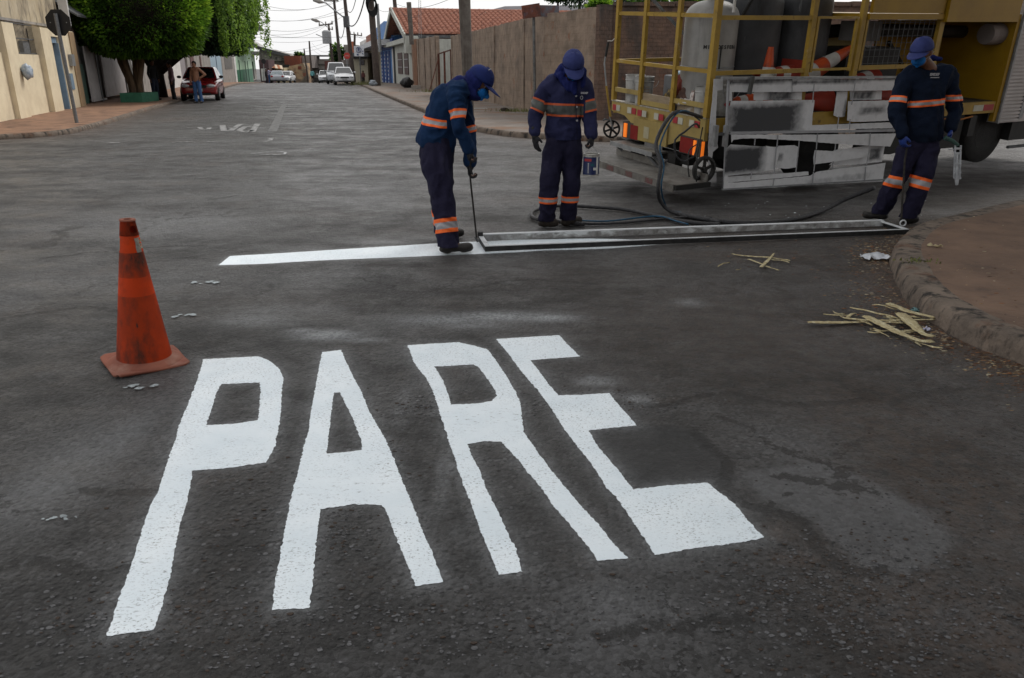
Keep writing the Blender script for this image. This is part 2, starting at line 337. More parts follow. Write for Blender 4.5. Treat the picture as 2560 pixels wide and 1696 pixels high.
def road_material():
    m = bpy.data.materials.new('asphalt'); m.use_nodes = True; nt = m.node_tree; l = nt.links.new; N = nt.nodes.new
    b = nt.nodes['Principled BSDF']; geo = N('ShaderNodeNewGeometry'); pos = geo.outputs['Position']
    def mp(v): n = N('ShaderNodeMapping'); n.inputs['Scale'].default_value = v; l(pos, n.inputs[0]); return n.outputs[0]
    def noi(sc, vec=None, det=5, ro=.6):
        n = N('ShaderNodeTexNoise'); n.inputs['Scale'].default_value = sc; n.inputs['Detail'].default_value = det; n.inputs['Roughness'].default_value = ro; l(vec or pos, n.inputs['Vector']); return n.outputs['Fac']
    def rg(v, a, b_, c=0., d=1.): n = N('ShaderNodeMapRange'); n.inputs[1].default_value = a; n.inputs[2].default_value = b_; n.inputs[3].default_value = c; n.inputs[4].default_value = d; l(v, n.inputs[0]); return n.outputs[0]
    def mix(f, a, b_):
        n = N('ShaderNodeMix'); n.data_type = 'RGBA'
        for s_, v in ((0, f), (6, a), (7, b_)):
            if isinstance(v, (int, float)): n.inputs[s_].default_value = v
            elif isinstance(v, tuple): n.inputs[s_].default_value = (*v, 1)
            else: l(v, n.inputs[s_])
        return n.outputs[2]
    def mth(op, a, b_=0.):
        n = N('ShaderNodeMath'); n.operation = op
        for s_, v in ((0, a), (1, b_)):
            if isinstance(v, (int, float)): n.inputs[s_].default_value = v
            else: l(v, n.inputs[s_])
        return n.outputs[0]
    def att(nm): n = N('ShaderNodeAttribute'); n.attribute_name = nm; return n.outputs['Fac']
    def vor(sc, feat='F1', out='Distance', rnd=1.):
        n = N('ShaderNodeTexVoronoi'); n.feature = feat; n.inputs['Scale'].default_value = sc; n.inputs['Randomness'].default_value = rnd; l(pos, n.inputs['Vector']); return n.outputs[out]
    A = {k: att(k) for k in ('dust', 'dirt', 'light', 'smooth', 'chips', 'crack')}
    v1c = vor(62, out='Color'); v1 = vor(62); v2c = vor(34, out='Color'); v2 = vor(34)
    sep = N('ShaderNodeSeparateColor'); l(v1c, sep.inputs[0]); sep2 = N('ShaderNodeSeparateColor'); l(v2c, sep2.inputs[0])
    patch = noi(.55, mp((1, 1.6, 1)), 6, .65); patch2 = noi(2.3, None, 6, .7); fine = noi(160, None, 3)
    c = mix(rg(patch, .38, .62), (.019, .0178, .0168), (.043, .0422, .0418))
    gr1 = N('ShaderNodeMix'); gr1.data_type = 'RGBA'; gr1.blend_type = 'MULTIPLY'; gr1.inputs[0].default_value = 1.
    gv = rg(noi(6.5, None, 10, .82), .36, .64, .50, 1.55); gcx = N('ShaderNodeCombineColor'); [l(gv, gcx.inputs[k]) for k in range(3)]; l(c, gr1.inputs[6]); l(gcx.outputs[0], gr1.inputs[7]); c = gr1.outputs[2]
    strk = noi(1., mp((.42, 1.0, 1)), 8, .70); c = mix(mth('MULTIPLY', rg(strk, .51, .60), .6), c, (.078, .079, .082)); c = mix(mth('MULTIPLY', rg(strk, .47, .39), .65), c, (.010, .0095, .009))
    blot = noi(1.15, mp((1, 1.4, 1)), 9, .76); c = mix(mth('MULTIPLY', rg(blot, .54, .58), .6), c, (.075, .0755, .078)); c = mix(mth('MULTIPLY', rg(blot, .45, .40), .65), c, (.012, .0115, .011))
    c = mix(mth('MULTIPLY', rg(patch2, .45, .7), .5), c, (.066, .065, .065))
    c = mix(mth('MULTIPLY', rg(patch2, .5, .28), .6), c, (.013, .012, .011))
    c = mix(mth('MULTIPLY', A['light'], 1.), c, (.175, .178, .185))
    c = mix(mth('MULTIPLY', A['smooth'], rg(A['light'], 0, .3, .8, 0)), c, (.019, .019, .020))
    # aggregate
    ag = mix(sep.outputs[0], (.32, .315, .31), (1.9, 1.9, 1.93)); mu = N('ShaderNodeMix'); mu.data_type = 'RGBA'; mu.blend_type = 'MULTIPLY'
    l(c, mu.inputs[6]); l(ag, mu.inputs[7]); l(rg(mth('MAXIMUM', A['smooth'], A['light']), 0, 1, .8, .25), mu.inputs[0]); c = mu.outputs[2]
    stonef = mth('MULTIPLY', mth('MULTIPLY', mth('GREATER_THAN', sep2.outputs[0], .80), mth('LESS_THAN', v2, .36)), mth('ADD', mth('MULTIPLY', A['chips'], .8), .12))
    c = mix(stonef, c, mix(sep2.outputs[1], (.07, .07, .075), (.24, .24, .25)))
    # pits and cracks
    cr = N('ShaderNodeTexVoronoi'); cr.feature = 'DISTANCE_TO_EDGE'; cr.inputs['Scale'].default_value = .8
    dn = N('ShaderNodeTexNoise'); dn.inputs['Scale'].default_value = 1.6; dn.inputs['Detail'].default_value = 8; dn.inputs['Roughness'].default_value = .7; l(pos, dn.inputs['Vector'])
    va = N('ShaderNodeVectorMath'); va.operation = 'MULTIPLY_ADD'; l(dn.outputs['Color'], va.inputs[0]); va.inputs[1].default_value = (1.1, 1.1, 0); l(pos, va.inputs[2]); l(va.outputs[0], cr.inputs['Vector'])
    crm = mth('MULTIPLY', mth('LESS_THAN', cr.outputs['Distance'], .011), mth('GREATER_THAN', noi(.7, None, 4), .47))
    crm = mth('MULTIPLY', crm, mth('GREATER_THAN', noi(9., None, 3), .42))
    ck = mth('MULTIPLY', A['crack'], rg(noi(22, None, 8, .75), .38, .58)); crm = mth('MAXIMUM', crm, rg(ck, .25, .55))
    c = mix(mth('MULTIPLY', crm, .85), c, (.007, .006, .006))
    # brown dirt, broken by noise
    dm = mth('MULTIPLY', A['dirt'], rg(noi(14, None, 8, .7), .32, .62)); dm2 = rg(noi(1.3, None, 8, .7), .52, .80, 0, .55)
    dm = mth('MAXIMUM', dm, mth('MULTIPLY', dm2, rg(noi(40, None, 4), .4, .6)))
    dm = mth('MULTIPLY', dm, rg(mth('MAXIMUM', A['light'], A['smooth']), 0, .8, 1, .25))
    c = mix(dm, c, mix(noi(30), (.060, .038, .026), (.190, .110, .065)))
    # sprayed white dust, catching the tops of the stones
    du = mth('MULTIPLY', A['dust'], rg(mth('ADD', mth('MULTIPLY', sep.outputs[1], .5), fine), .45, .95, .45, 1.25))
    c = mix(mth('MINIMUM', du, 1.), c, (.62, .65, .68))
    l(c, b.inputs['Base Color'])
    l(mth('ADD', rg(patch2, .35, .65, .62, .34), rg(strk, .42, .58, .14, -.06)), b.inputs['Roughness']); b.inputs['Specular IOR Level'].default_value = .55
    h = mth('ADD', mth('MULTIPLY', rg(v1, 0, .6, 1, 0), .35), mth('MULTIPLY', fine, .25))
    h = mth('ADD', h, mth('MULTIPLY', mth('MULTIPLY', rg(v2, 0, .5, 1, 0), mth('ADD', mth('MULTIPLY', A['chips'], .8), .3)), 1.2))
    h = mth('MULTIPLY', h, rg(A['smooth'], 0, 1, 1, .35))
    h = mth('ADD', h, mth('MULTIPLY', noi(11, None, 8, .75), 2.2)); h = mth('SUBTRACT', h, mth('MULTIPLY', crm, 1.5))
    bp = N('ShaderNodeBump'); bp.inputs['Strength'].default_value = 1.; bp.inputs['Distance'].default_value = .034; l(h, bp.inputs['Height']); l(bp.outputs[0], b.inputs['Normal'])
    return m
road.data.materials.append(road_material())

def paint_material():
    m = bpy.data.materials.new('road_paint'); m.use_nodes = True; nt = m.node_tree; l = nt.links.new; N = nt.nodes.new; b = nt.nodes['Principled BSDF']
    geo = N('ShaderNodeNewGeometry'); pos = geo.outputs['Position']
    def noi(sc, det=5, ro=.6, w=(1, 1, 1)):
        mpn = N('ShaderNodeMapping'); mpn.inputs['Scale'].default_value = w; l(pos, mpn.inputs[0])
        n = N('ShaderNodeTexNoise'); n.inputs['Scale'].default_value = sc; n.inputs['Detail'].default_value = det; n.inputs['Roughness'].default_value = ro; l(mpn.outputs[0], n.inputs['Vector']); return n.outputs['Fac']
    def rg(v, a, b_, c=0., d=1.): n = N('ShaderNodeMapRange'); n.inputs[1].default_value = a; n.inputs[2].default_value = b_; n.inputs[3].default_value = c; n.inputs[4].default_value = d; l(v, n.inputs[0]); return n.outputs[0]
    def mth(op, a, b_): n = N('ShaderNodeMath'); n.operation = op; [l(v, n.inputs[i]) if not isinstance(v, (int, float)) else setattr(n.inputs[i], 'default_value', v) for i, v in enumerate((a, b_))]; return n.outputs[0]
    base = N('ShaderNodeMix'); base.data_type = 'RGBA'; base.inputs[6].default_value = (.72, .80, .855, 1); base.inputs[7].default_value = (.81, .875, .92, 1); l(rg(noi(3.5), .35, .65), base.inputs[0])
    pit = mth('MULTIPLY', rg(noi(75, 4, .7, (1, 1.7, 1)), .56, .63), rg(noi(1.7, 6, .75), .42, .56))
    pit2 = mth('MULTIPLY', rg(noi(26, 6, .75, (1, 2.2, 1)), .575, .65), rg(noi(1.4, 5), .46, .56))
    pm = mth('MAXIMUM', pit, pit2)
    mx = N('ShaderNodeMix'); mx.data_type = 'RGBA'; l(mth('MULTIPLY', pm, .72), mx.inputs[0]); l(base.outputs[2], mx.inputs[6]); mx.inputs[7].default_value = (.10, .105, .11, 1); l(mx.outputs[2], b.inputs['Base Color'])
    b.inputs['Roughness'].default_value = .42; b.inputs['Specular IOR Level'].default_value = .4
    h = mth('ADD', mth('MULTIPLY', noi(90, 4), .5), mth('MULTIPLY', noi(22, 5, .7), 1.2))
    bp = N('ShaderNodeBump'); bp.inputs['Strength'].default_value = .4; bp.inputs['Distance'].default_value = .008; l(h, bp.inputs['Height']); l(bp.outputs[0], b.inputs['Normal'])
    return m
M_PAINT = paint_material()
def painted(name, outer, holes, mt, parent=None, rough_=.0032, step=.008, dz=.0016):
    bm = bmesh.new()
    def loop(pts):
        pp = lin(pts, step); out = []; n = len(pp)
        for i, p in enumerate(pp):
            t = (pp[(i + 1) % n] - pp[i - 1]).normalized(); nn = Vector((-t.y, t.x, 0))
            a = noise.noise((p.x * 4, p.y * 4, 1.7)) * 1.6 + noise.noise((p.x * 19, p.y * 19, 5.1)) * 1.0 + noise.noise((p.x * 55, p.y * 55, 2.1)) * 1.1 + random.uniform(-.7, .7)
            out.append(bm.verts.new((p.x + nn.x * a * rough_, p.y + nn.y * a * rough_, dz)))
        return [bm.edges.new((out[i], out[(i + 1) % n])) for i in range(n)]
    es = loop(outer)
    for h_ in holes: es += loop(h_)
    bmesh.ops.triangle_fill(bm, use_beauty=True, use_dissolve=False, edges=es)
    for f in bm.faces:
        if f.normal.z < 0: f.normal_flip()
    me = bpy.data.meshes.new(name); bm.to_mesh(me); bm.free(); me.materials.append(mt)
    o = bpy.data.objects.new(name, me); col.objects.link(o)
    if parent: o.parent = parent; me.transform(WM[parent.name].inverted())
    return o
word = thing('painted_word', 'fresh white PARE lettering painted large on the asphalt in front of the workers', 'road marking', G(1000, 1200))
for ch, (o_, hs) in LET.items():
    painted('letter', o_, hs, M_PAINT, word)
tag(painted('stop_line', STRIPE, [], M_PAINT), 'fresh white stop line across the asphalt running under the metal frame', 'road marking')
M_OLD = mat('worn_paint', (.15, .15, .148), (.06, .06, .061), scale=9, rough=.7, lo=.42, hi=.56)
M_OLD2 = mat('worn_paint_pale', (.26, .26, .26), (.075, .075, .076), scale=7, rough=.7, lo=.47, hi=.57)
def strip_px(name, pts, w, mt, label, cat='road marking', group=None):    # a painted stroke: centre line in photograph points, true width w
    mb = MB(); 
    for seg in pts:
        P = [G(*p) for p in seg]; L_, R_ = [], []
        for i, p in enumerate(P):
            t = (P[min(i + 1, len(P) - 1)] - P[max(i - 1, 0)]).normalized(); n = Vector((-t.y, t.x, 0)) * w / 2
            L_.append(p + n + Vector((0, 0, .006))); R_.append(p - n + Vector((0, 0, .006)))
        mb.add(L_ + R_, [(i, i + 1, len(P) + i + 1, len(P) + i) for i in range(len(P) - 1)])
    return tag(recalc(mb.obj(name, mt)), label, cat, group)
strip_px('old_lettering', [[(644,310),(630,331)],[(634,316),(612,318),(598,327),(616,332),(632,326)],[(602,311),(575,328)],[(575,328),(560,328),(556,314)],[(562,321),(590,320)]], .16, M_OLD2, 'worn upside-down P and A of old lettering farther up the street')
strip_px('old_lettering', [[(472,320),(478,321)],[(498,319),(504,323)],[(485,326),(520,325)],[(520,325),(524,320)]], .12, M_OLD2, 'almost vanished letter remains left of the old upside-down A')
strip_px('old_centre_line', [[(709,263),(696,297),(681,330)]], .22, M_OLD, 'thin faded centre line stroke in the middle of the street')
strip_px('old_line', [[(430,357),(480,355)]], .14, M_OLD2, 'short worn white dash on the asphalt nearest the left kerb mouth')
strip_px('old_line', [[(515,356),(545,354)]], .12, M_OLD2, 'short worn white dash right of the other dash below the old lettering')
strip_px('old_line', [[(660,355),(675,353),(678,346)]], .1, M_OLD2, 'thin bent white paint trace below the faded centre line')
strip_px('old_line', [[(272,358),(300,357)]], .14, M_OLD2, 'broken worn dashes on the asphalt by the left pavement')
ring = [(625,385),(650,383),(680,381),(700,380),(714,382),(712,386),(690,388),(660,387),(628,386)]
strip_px('manhole_ring', [ring], .05, mat('ring_paint', (.40, .41, .42), (.09, .09, .09), scale=12, lo=.45, hi=.6), 'thin broken white ring of paint on the asphalt of the crossing')
def splat(px, py, w, seed, lab):
    c = G(px, py); mb = MB(); random.seed(seed)
    for k in range(5):
        x0 = c.x + (k / 4. - .5) * w; pts = []
        n = 9; rr = w * .12 * random.uniform(.5, 1.5); x0 += random.uniform(-.15, .15) * w; yy = c.y + random.uniform(-.5, .5) * w * .5
        for i in range(n):
            t = 2 * math.pi * i / n; r_ = rr * random.uniform(.5, 1.3); pts.append((x0 + r_ * math.cos(t) * 1.2, yy + r_ * math.sin(t) * 1.0, .007 + .0006 * k))
        mb.add(pts, [tuple(range(n))])
    return tag(mb.obj('paint_splash', mat('splash_paint', (.36, .41, .43), (.16, .18, .19), scale=60, rough=.5)), lab, 'paint splash', 'white paint splashes on the asphalt')
splat(508, 708, .18, 1, 'white paint splash on the asphalt level with the cone, farthest from the letters')
splat(460, 791, .13, 2, 'white paint splash just right of the orange cone')
splat(345, 970, .13, 3, 'white paint splash below the orange cone')
splat(140, 1300, .07, 4, 'small pale paint splash left of the letter P')
splat(175, 1298, .05, 5, 'small pale paint splash nearest to the foot of the letter P')
# ------------------------------------------------------------------ pavements and kerbs
M_PAV_L = mat('red_earth_paving', (.27, .155, .098), (.18, .105, .07), scale=1.2, rough=.9, bump=.4, bscale=30, streak=[((.085, .05, .035), (2.5, 2.5, 2), .5, .7)])
M_PAV_R = mat('grey_paving', (.185, .160, .142), (.125, .105, .09), scale=1.5, rough=.9, bump=.4, bscale=25, streak=[((.15, .085, .05), (.8, .8, 1), .48, .68)])
M_DIRT = mat('trodden_dirt', (.200, .128, .090), (.125, .082, .060), scale=2.2, rough=.95, bump=.9, bscale=18, detail=9, streak=[((.20, .085, .045), (1.1, 1.1, 1), .60, .76), ((.09, .062, .048), (3, 3, 1), .56, .70)])
M_KERB = mat('old_kerb', (.190, .150, .120), (.105, .085, .070), scale=5, rough=.95, bump=.6, bscale=40, detail=9, streak=[((.030, .026, .023), (8, 8, 3), .50, .62), ((.12, .06, .035), (3, 3, 3), .55, .7)])
def pavement(name, kerb, back, mt, h=.13, kw=.14, step=.35, amp=.012):
    """Pavement between a kerb line and a back line; kerb is its own child."""
    K = catmull(kerb, step)
    top = MB(); kb = MB(); prof = []
    n = len(K)
    def nrm(i):
        t = (K[min(i + 1, n - 1)] - K[max(i - 1, 0)]); t.z = 0; t.normalize(); return Vector((t.y, -t.x, 0))
    c = Vector((0, 0, 0))
    for b_ in back: c += Vector((b_[0], b_[1], 0))
    c /= len(back)
    sgn = 1 if nrm(n // 2).dot(c - K[n // 2]) > 0 else -1
    rows = []
    for i, p in enumerate(K):
        nn = nrm(i) * sgn; g = gz(p.y)
        def w(a, z, s_=1.): 
            q = p + nn * a; k = noise.noise((q.x * 5, q.y * 5, z * 7)) * amp * s_ + noise.noise((q.x * 19, q.y * 19, z * 9)) * amp * .7 * s_
            return Vector((q.x + nn.x * k, q.y + nn.y * k, z + g + k * .6))
        rows.append([w(0, -.03, 1.6), w(.004, .03, 1.8), w(.012, h * .6, 1.8), w(.03, h * .93, 1.2), w(.07, h + .004, .7), w(kw, h, .5)])
    nr = len(rows[0])
    kb.add([v for r_ in rows for v in r_], [(i * nr + j, i * nr + j + 1, (i + 1) * nr + j + 1, (i + 1) * nr + j) for i in range(n - 1) for j in range(nr - 1)])
    poly = [r_[-1] for r_ in rows] + [Vector((b_[0], b_[1], gz(b_[1]) + h)) for b_ in back]
    bm = bmesh.new(); vs = [bm.verts.new(p) for p in poly]
    es = [bm.edges.new((vs[i], vs[(i + 1) % len(vs)])) for i in range(len(vs))]
    bmesh.ops.triangle_fill(bm, use_beauty=True, edges=es)
    for f in bm.faces:
        if f.normal.z < 0: f.normal_flip()
    me = bpy.data.meshes.new(name); bm.to_mesh(me); bm.free(); me.materials.append(mt)
    o = bpy.data.objects.new(name, me); col.objects.link(o); struct(o)
    k = kb.obj('kerb', M_KERB); auto_smooth(recalc(k), 60); struct(k)
    return o
pavement('pavement_left', KERB_L, [(-52, 125), (-38, 92), (-30, 62), (-22, 36), (-30, 21), (-60, 17)], M_PAV_L, step=.5, h=.11)
pavement('pavement_right', KERB_R, [(40, 33), (20, 31), (5, 30), (0, 45), (-6, 62), (-14, 100), (-17, 120)], M_PAV_R, step=.35, h=.12)
pavement('pavement_corner', KERB, [(40, 18), (40, -10), (6, -10)], M_DIRT, step=.05, h=.135, kw=.22, amp=.008)

# ------------------------------------------------------------------ street fronts
class Front:
    """A straight street front: s along it, z up, o = outwards towards the road."""
    def __init__(f, P, Q, side):
        f.P = Vector((P[0], P[1], 0)); f.d = (Vector((Q[0], Q[1], 0)) - f.P).normalized(); f.n = Vector((f.d.y, -f.d.x, 0)) * side
    def pt(f, s, z, o=0.): return f.P + f.d * s + f.n * o + Vector((0, 0, z))
    def s_at(f, px, py=200.):
        d = ray(px, py); det = f.d.x * (-d.y) - f.d.y * (-d.x)
        return ((-f.P.x) * (-d.y) - (-f.P.y) * (-d.x)) / det
    def sz(f, px, py):
        s = f.s_at(px, py); d = ray(px, py); p = f.P + f.d * s; return s, CAM_H + p.y / d.y * d.z
    def box(f, mb, s0, s1, z0, z1, o0, o1, m=None):
        vs = [f.pt(s, z, o) for z in (z0, z1) for o in (o0, o1) for s in (s0, s1)]
        return mb.add(vs, [(0, 1, 3, 2), (4, 6, 7, 5), (0, 4, 5, 1), (2, 3, 7, 6), (0, 2, 6, 4), (1, 5, 7, 3)], m)
    def part(f, name, m, parent, s0, s1, z0, z1, o0, o1, **k):
        mb = MB(); f.box(mb, s0, s1, z0, z1, o0, o1); return recalc(mb.obj(name, m, parent, world=True, **k))
FL = Front((-14.12, 21.92), (-16.42, 30.64), 1)
FR = Front((.54, 27.14), (-1.35, 35.14), -1)

M_CREAM = mat('cream_paint', (.70, .61, .44), (.60, .51, .36), scale=2, rough=.85, bump=.12, bscale=40, streak=[((.40, .33, .24), (1.1, 1.1, .7), .54, .80), ((.10, .085, .07), (3.0, 3.0, 1.2), .66, .76)])
M_CREAM_ST = mat('stained_cream', (.47, .40, .29), (.38, .31, .21), scale=2, rough=.85, streak=[((.05, .04, .035), (1.6, 1.6, .5), .50, .66)])
M_TAN = mat('tan_paint', (.36, .255, .15), (.29, .20, .12), scale=3, rough=.85, streak=[((.2, .15, .1), (5, 5, .7), .52, .75)])
M_BLUEG = mat('blue_grey_metal', (.20, .28, .36), (.16, .23, .31), scale=4, rough=.55)
M_BLUEL = mat('light_blue_door', (.27, .37, .44), (.22, .31, .38), scale=6, rough=.5, bump=.1)
M_DGREY = mat('dark_steel', (.10, .105, .11), (.06, .06, .062), scale=8, rough=.6)
M_GALV = mat('galvanised_steel', (.30, .31, .32), (.20, .205, .21), scale=8, rough=.45, metal=.3)
M_SIGNB = mat('sign_back_black', (.010, .010, .012), (.018, .017, .018), scale=10, rough=.5)
M_GREENT = mat('green_tiles', (.025, .085, .060), (.014, .05, .036), scale=9, rough=.35)
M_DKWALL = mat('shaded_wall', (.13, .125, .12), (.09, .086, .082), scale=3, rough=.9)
M_WHITE = mat('white_paint', (.62, .61, .60), (.50, .49, .47), scale=3, rough=.7, streak=[((.35, .33, .3), (3, 3, .5), .55, .75)])
M_WGATE = mat('white_gate', (.42, .40, .40), (.34, .32, .32), scale=3, rough=.5)
M_GREYW = mat('grey_render', (.30, .28, .26), (.21, .195, .18), scale=2.5, rough=.9, bump=.2, streak=[((.12, .11, .10), (3, 3, .35), .5, .7)])
M_GLASSD = mat('dark_glass', (.02, .022, .025), (.03, .03, .034), scale=2, rough=.08, spec=.8)
M_RUST = mat('rusty_steel', (.13, .045, .028), (.06, .024, .018), scale=14, rough=.8, bump=.2)

# House A: cream garden wall with pillars, grille, gate and the house behind it
hA = thing('cream_house', 'cream rendered house with pillared garden wall, metal grille and narrow blue gate', 'house', FL.pt(4, 0))
FL.part('house_wall', M_CREAM_ST, hA, -8, 8.96, 0, 6.5, -4.2, -.27)
FL.part('ledge', M_GREYW, hA, -8, 8.9, 2.84, 2.92, -.268, -.2)
FL.part('low_wall', M_CREAM, hA, -8, 1.36, 0, 1.93, -.18, 0)
FL.part('low_wall', M_CREAM, hA, 2.36, 4.86, 0, 1.9, -.18, -.02)
for s0, s1 in ((1.38, 2.34), (4.9, 5.95)):
    p = FL.part('pillar', M_CREAM, hA, s0, s1, 0, 2.74, -.24, .14)
def grille(f, parent, s0, s1, z0, z1, o, step=.115, m=M_DGREY):
    mb = MB(); n = int((s1 - s0) / step)
    fr = MB()
    for z in (z0, (z0 + z1) / 2, z1): f.box(fr, s0, s1, z - .016, z + .016, o - .02, o + .02)
    g = fr.obj('grille_frame', m, parent, world=True)
    for i in range(n + 1):
        s = s0 + (s1 - s0) * i / n
        b_ = MB(); f.box(b_, s - .005, s + .005, z0, z1, o - .005, o + .005); b_.obj('grille_bar', m, g, world=True)
grille(FL, hA, 2.38, 4.86, 1.93, 2.78, -.09)
grille(FL, hA, -1.0, 1.34, 1.96, 2.78, -.09)
FL.part('mesh_box', M_GALV, hA, 3.9, 4.5, 1.95, 2.3, -.3, -.14)
# gate portal
gp = MB(); FL.box(gp, 5.98, 6.06, 0, 2.75, -.2, .12); FL.box(gp, 6.94, 8.98, 0, 2.75, -.2, .12); FL.box(gp, 6.06, 6.94, 2.5, 2.75, -.2, .12)
recalc(gp.obj('gate_surround', M_CREAM, hA, world=True))
FL.part('gate_jamb', M_TAN, hA, 8.3, 8.96, 0, 2.72, .122, .16)
FL.part('lintel_panel', M_BLUEG, hA, 6.06, 6.93, 2.3, 2.5, -.03, .05)
dr = FL.part('door', M_BLUEL, hA, 6.1, 6.9, .06, 2.28, -.12, -.08)
for k in range(4): FL.part('louvre', M_TAN, dr, 6.2, 6.8, 2.0 + k * .065, 2.035 + k * .065, -.078, -.06)
FL.part('door_reveal', M_BLUEG, hA, 6.86, 6.92, .06, 2.3, -.08, .1)
FL.part('meter_box', M_GALV, hA, 7.75, 8.15, 1.55, 1.95, .122, .24)
FL.part('meter_window', M_BLUEG, hA, 7.5, 7.85, .75, 1.3, .122, .15)
text_mesh('133', .17, 'house_number', M_DKWALL, hA, frame_mtx(FL.pt(7.75, 2.62, .126), FL.d, (0, 0, 1)), .002)
mb = MB(); cpt = FL.pt(2.36, 1.52, .30)
for (r0, z0) in (): pass
bag_prof = [(.02, .22), (.05, .19), (.14, .15), (.21, .04), (.22, -.06), (.17, -.17), (.06, -.22), (0, -.225)]
mb.lathe(bag_prof, 16, (0, 0, 0))
o = mb.obj('hanging_bag', mat('bag_plastic', (.45, .50, .56), (.22, .28, .36), scale=11, rough=.3, bump=.8, bscale=14)); o.scale = (.72, .72, .95); o.location = FL.pt(2.28, 1.42, .30); recalc(o).data.shade_smooth()
for v in o.data.vertices:
    k = noise.noise(v.co * 7) * .09 + noise.noise(v.co * 17) * .04; v.co += v.co.normalized() * k
tag(o, 'pale blue plastic bag of rubbish hanging on the pillar of the cream garden wall', 'rubbish bag')

# stop sign seen from behind
M_POLE = mat('sign_pole', (.17, .175, .18), (.11, .11, .115), scale=20, rough=.6)
def sign_post(name, label, base, lean, h, r_=.028, cat='road sign'):
    t = thing(name, label, cat, base); top = Vector(base) + Vector(lean); top.z = h
    mb = MB(); mb.tube([base, top], r_, 10); auto_smooth(mb.obj('post', M_POLE, t, world=True)); return t, top
base = D(193, 311, 21.6); Ys = base.y
t = thing('stop_sign', 'octagonal road sign seen from its black back, beside the cream house', 'road sign', base)
mb = MB(); mb.tube([base - Vector((0, 0, .1)), D(138, 34, Ys)], .048, 10); auto_smooth(mb.obj('post', M_POLE, t, world=True))
ctr = D(147, 57, Ys + .1); Rr_ = (D(176, 56, Ys) - D(115, 56, Ys)).length / 2 / math.cos(R(22.5))
pts = [ctr + Vector((Rr_ * math.cos(R(22.5 + 45 * k)), -.03, Rr_ * math.sin(R(22.5 + 45 * k)))) for k in range(8)]
mb = MB(); mb.prism(pts, (0, .006, 0)); recalc(mb.obj('plate', M_SIGNB, t, world=True))
for px in (-.2, .22): MB().box(ctr + Vector((px, -.036, .0)), (.025, .008, .025)).obj('bolt', M_GALV, t, world=True)

# House B: dark house with green tiled front, window, eaves
hB = thing('green_tiled_house', 'dark house front with green glazed tiles below a barred window, behind the round tree', 'house', FL.pt(11, 0))
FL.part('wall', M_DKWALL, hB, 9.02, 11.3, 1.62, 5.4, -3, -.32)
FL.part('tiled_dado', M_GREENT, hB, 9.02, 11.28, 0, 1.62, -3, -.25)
w = FL.part('window', M_GLASSD, hB, 9.5, 10.9, 1.7, 2.9, -.315, -.28)
for k in range(7): FL.part('window_bar', mat('pinkish_shutter', (.16, .11, .10)), w, 9.55 + k * .19, 9.63 + k * .19, 1.72, 2.88, -.278, -.25)
FL.part('window_frame', M_GALV, hB, 9.42, 9.5, 1.65, 2.95, -.31, -.24)
ev = MB(); ev.add([FL.pt(8.97, 6, .1), FL.pt(9.12, 6, .1), FL.pt(9.12, 2.95, .1), FL.pt(8.97, 2.95, .1), FL.pt(8.97, 6, -.2), FL.pt(9.12, 6, -.2), FL.pt(9.12, 2.95, -.2), FL.pt(8.97, 2.95, -.2)], [(0, 1, 2, 3), (7, 6, 5, 4), (0, 3, 7, 4), (1, 5, 6, 2), (0, 4, 5, 1), (3, 2, 6, 7)])
recalc(ev.obj('fascia_board', M_WHITE, hB, world=True))
rf = MB(); rf.add([FL.pt(9.1, 3.35, .35), FL.pt(24, 3.35, .35), FL.pt(24, 5.6, -3), FL.pt(9.1, 5.6, -3), FL.pt(9.1, 3.28, .35), FL.pt(24, 3.28, .35), FL.pt(24, 5.5, -3), FL.pt(9.1, 5.5, -3)], [(0, 1, 2, 3), (7, 6, 5, 4), (0, 4, 5, 1), (1, 5, 6, 2), (2, 6, 7, 3), (3, 7, 4, 0)])
recalc(rf.obj('roof', M_DGREY, hB, world=True))
# gates of house B/C
gt = thing('white_gate', 'white sheet metal gate leaves beside the green tiled house, behind the tree', 'gate', FL.pt(14, 0))
FL.part('gate_leaf', M_WGATE, gt, 11.45, 13.0, .24, 2.3, -.2, -.14)
FL.part('gate_leaf', M_WGATE, gt, 14.1, 16.1, .26, 2.3, -.2, -.14)
FL.part('gate_leaf', M_WGATE, gt, 16.14, 18.4, .26, 2.3, -.2, -.14)
FL.part('gate_post', M_DGREY, gt, 13.0, 13.16, 0, 2.4, -.22, -.1)
FL.part('bottom_rail', M_WGATE, gt, 11.45, 13.9, .16, .23, -.2, -.12)
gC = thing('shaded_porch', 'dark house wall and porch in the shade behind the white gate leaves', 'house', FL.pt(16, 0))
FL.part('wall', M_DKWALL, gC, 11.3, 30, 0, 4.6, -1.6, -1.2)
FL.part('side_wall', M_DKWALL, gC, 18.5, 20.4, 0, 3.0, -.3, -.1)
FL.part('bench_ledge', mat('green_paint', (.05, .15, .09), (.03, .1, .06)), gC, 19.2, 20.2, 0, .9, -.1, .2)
st = thing('slatted_gate', 'white gate of upright slats in the shade between the two tree trunks', 'gate', FL.pt(22, 0))
for k in range(9): FL.part('slat', M_WHITE, st, 20.6 + k * .24, 20.72 + k * .24, .2, 2.2, -.16, -.12)
for z in (.22, 2.16): FL.part('rail', M_WHITE, st, 20.5, 22.9, z, z + .07, -.2, -.162)
bw = thing('grey_front_wall', 'pale street wall with mottled grey render and small openings behind the red car', 'wall', FL.pt(40, 0))
FL.part('wall', M_GREYW, bw, 22.9, 33.4, 0, 2.3, -.3, -.1)
FL.part('white_panel', M_WHITE, bw, 33.4, 38, 0, 2.7, -.3, -.05)
FL.part('wall_panel', mat('mauve_grey', (.26, .24, .25)), bw, 38, 41.5, 0, 2.6, -.3, -.1)
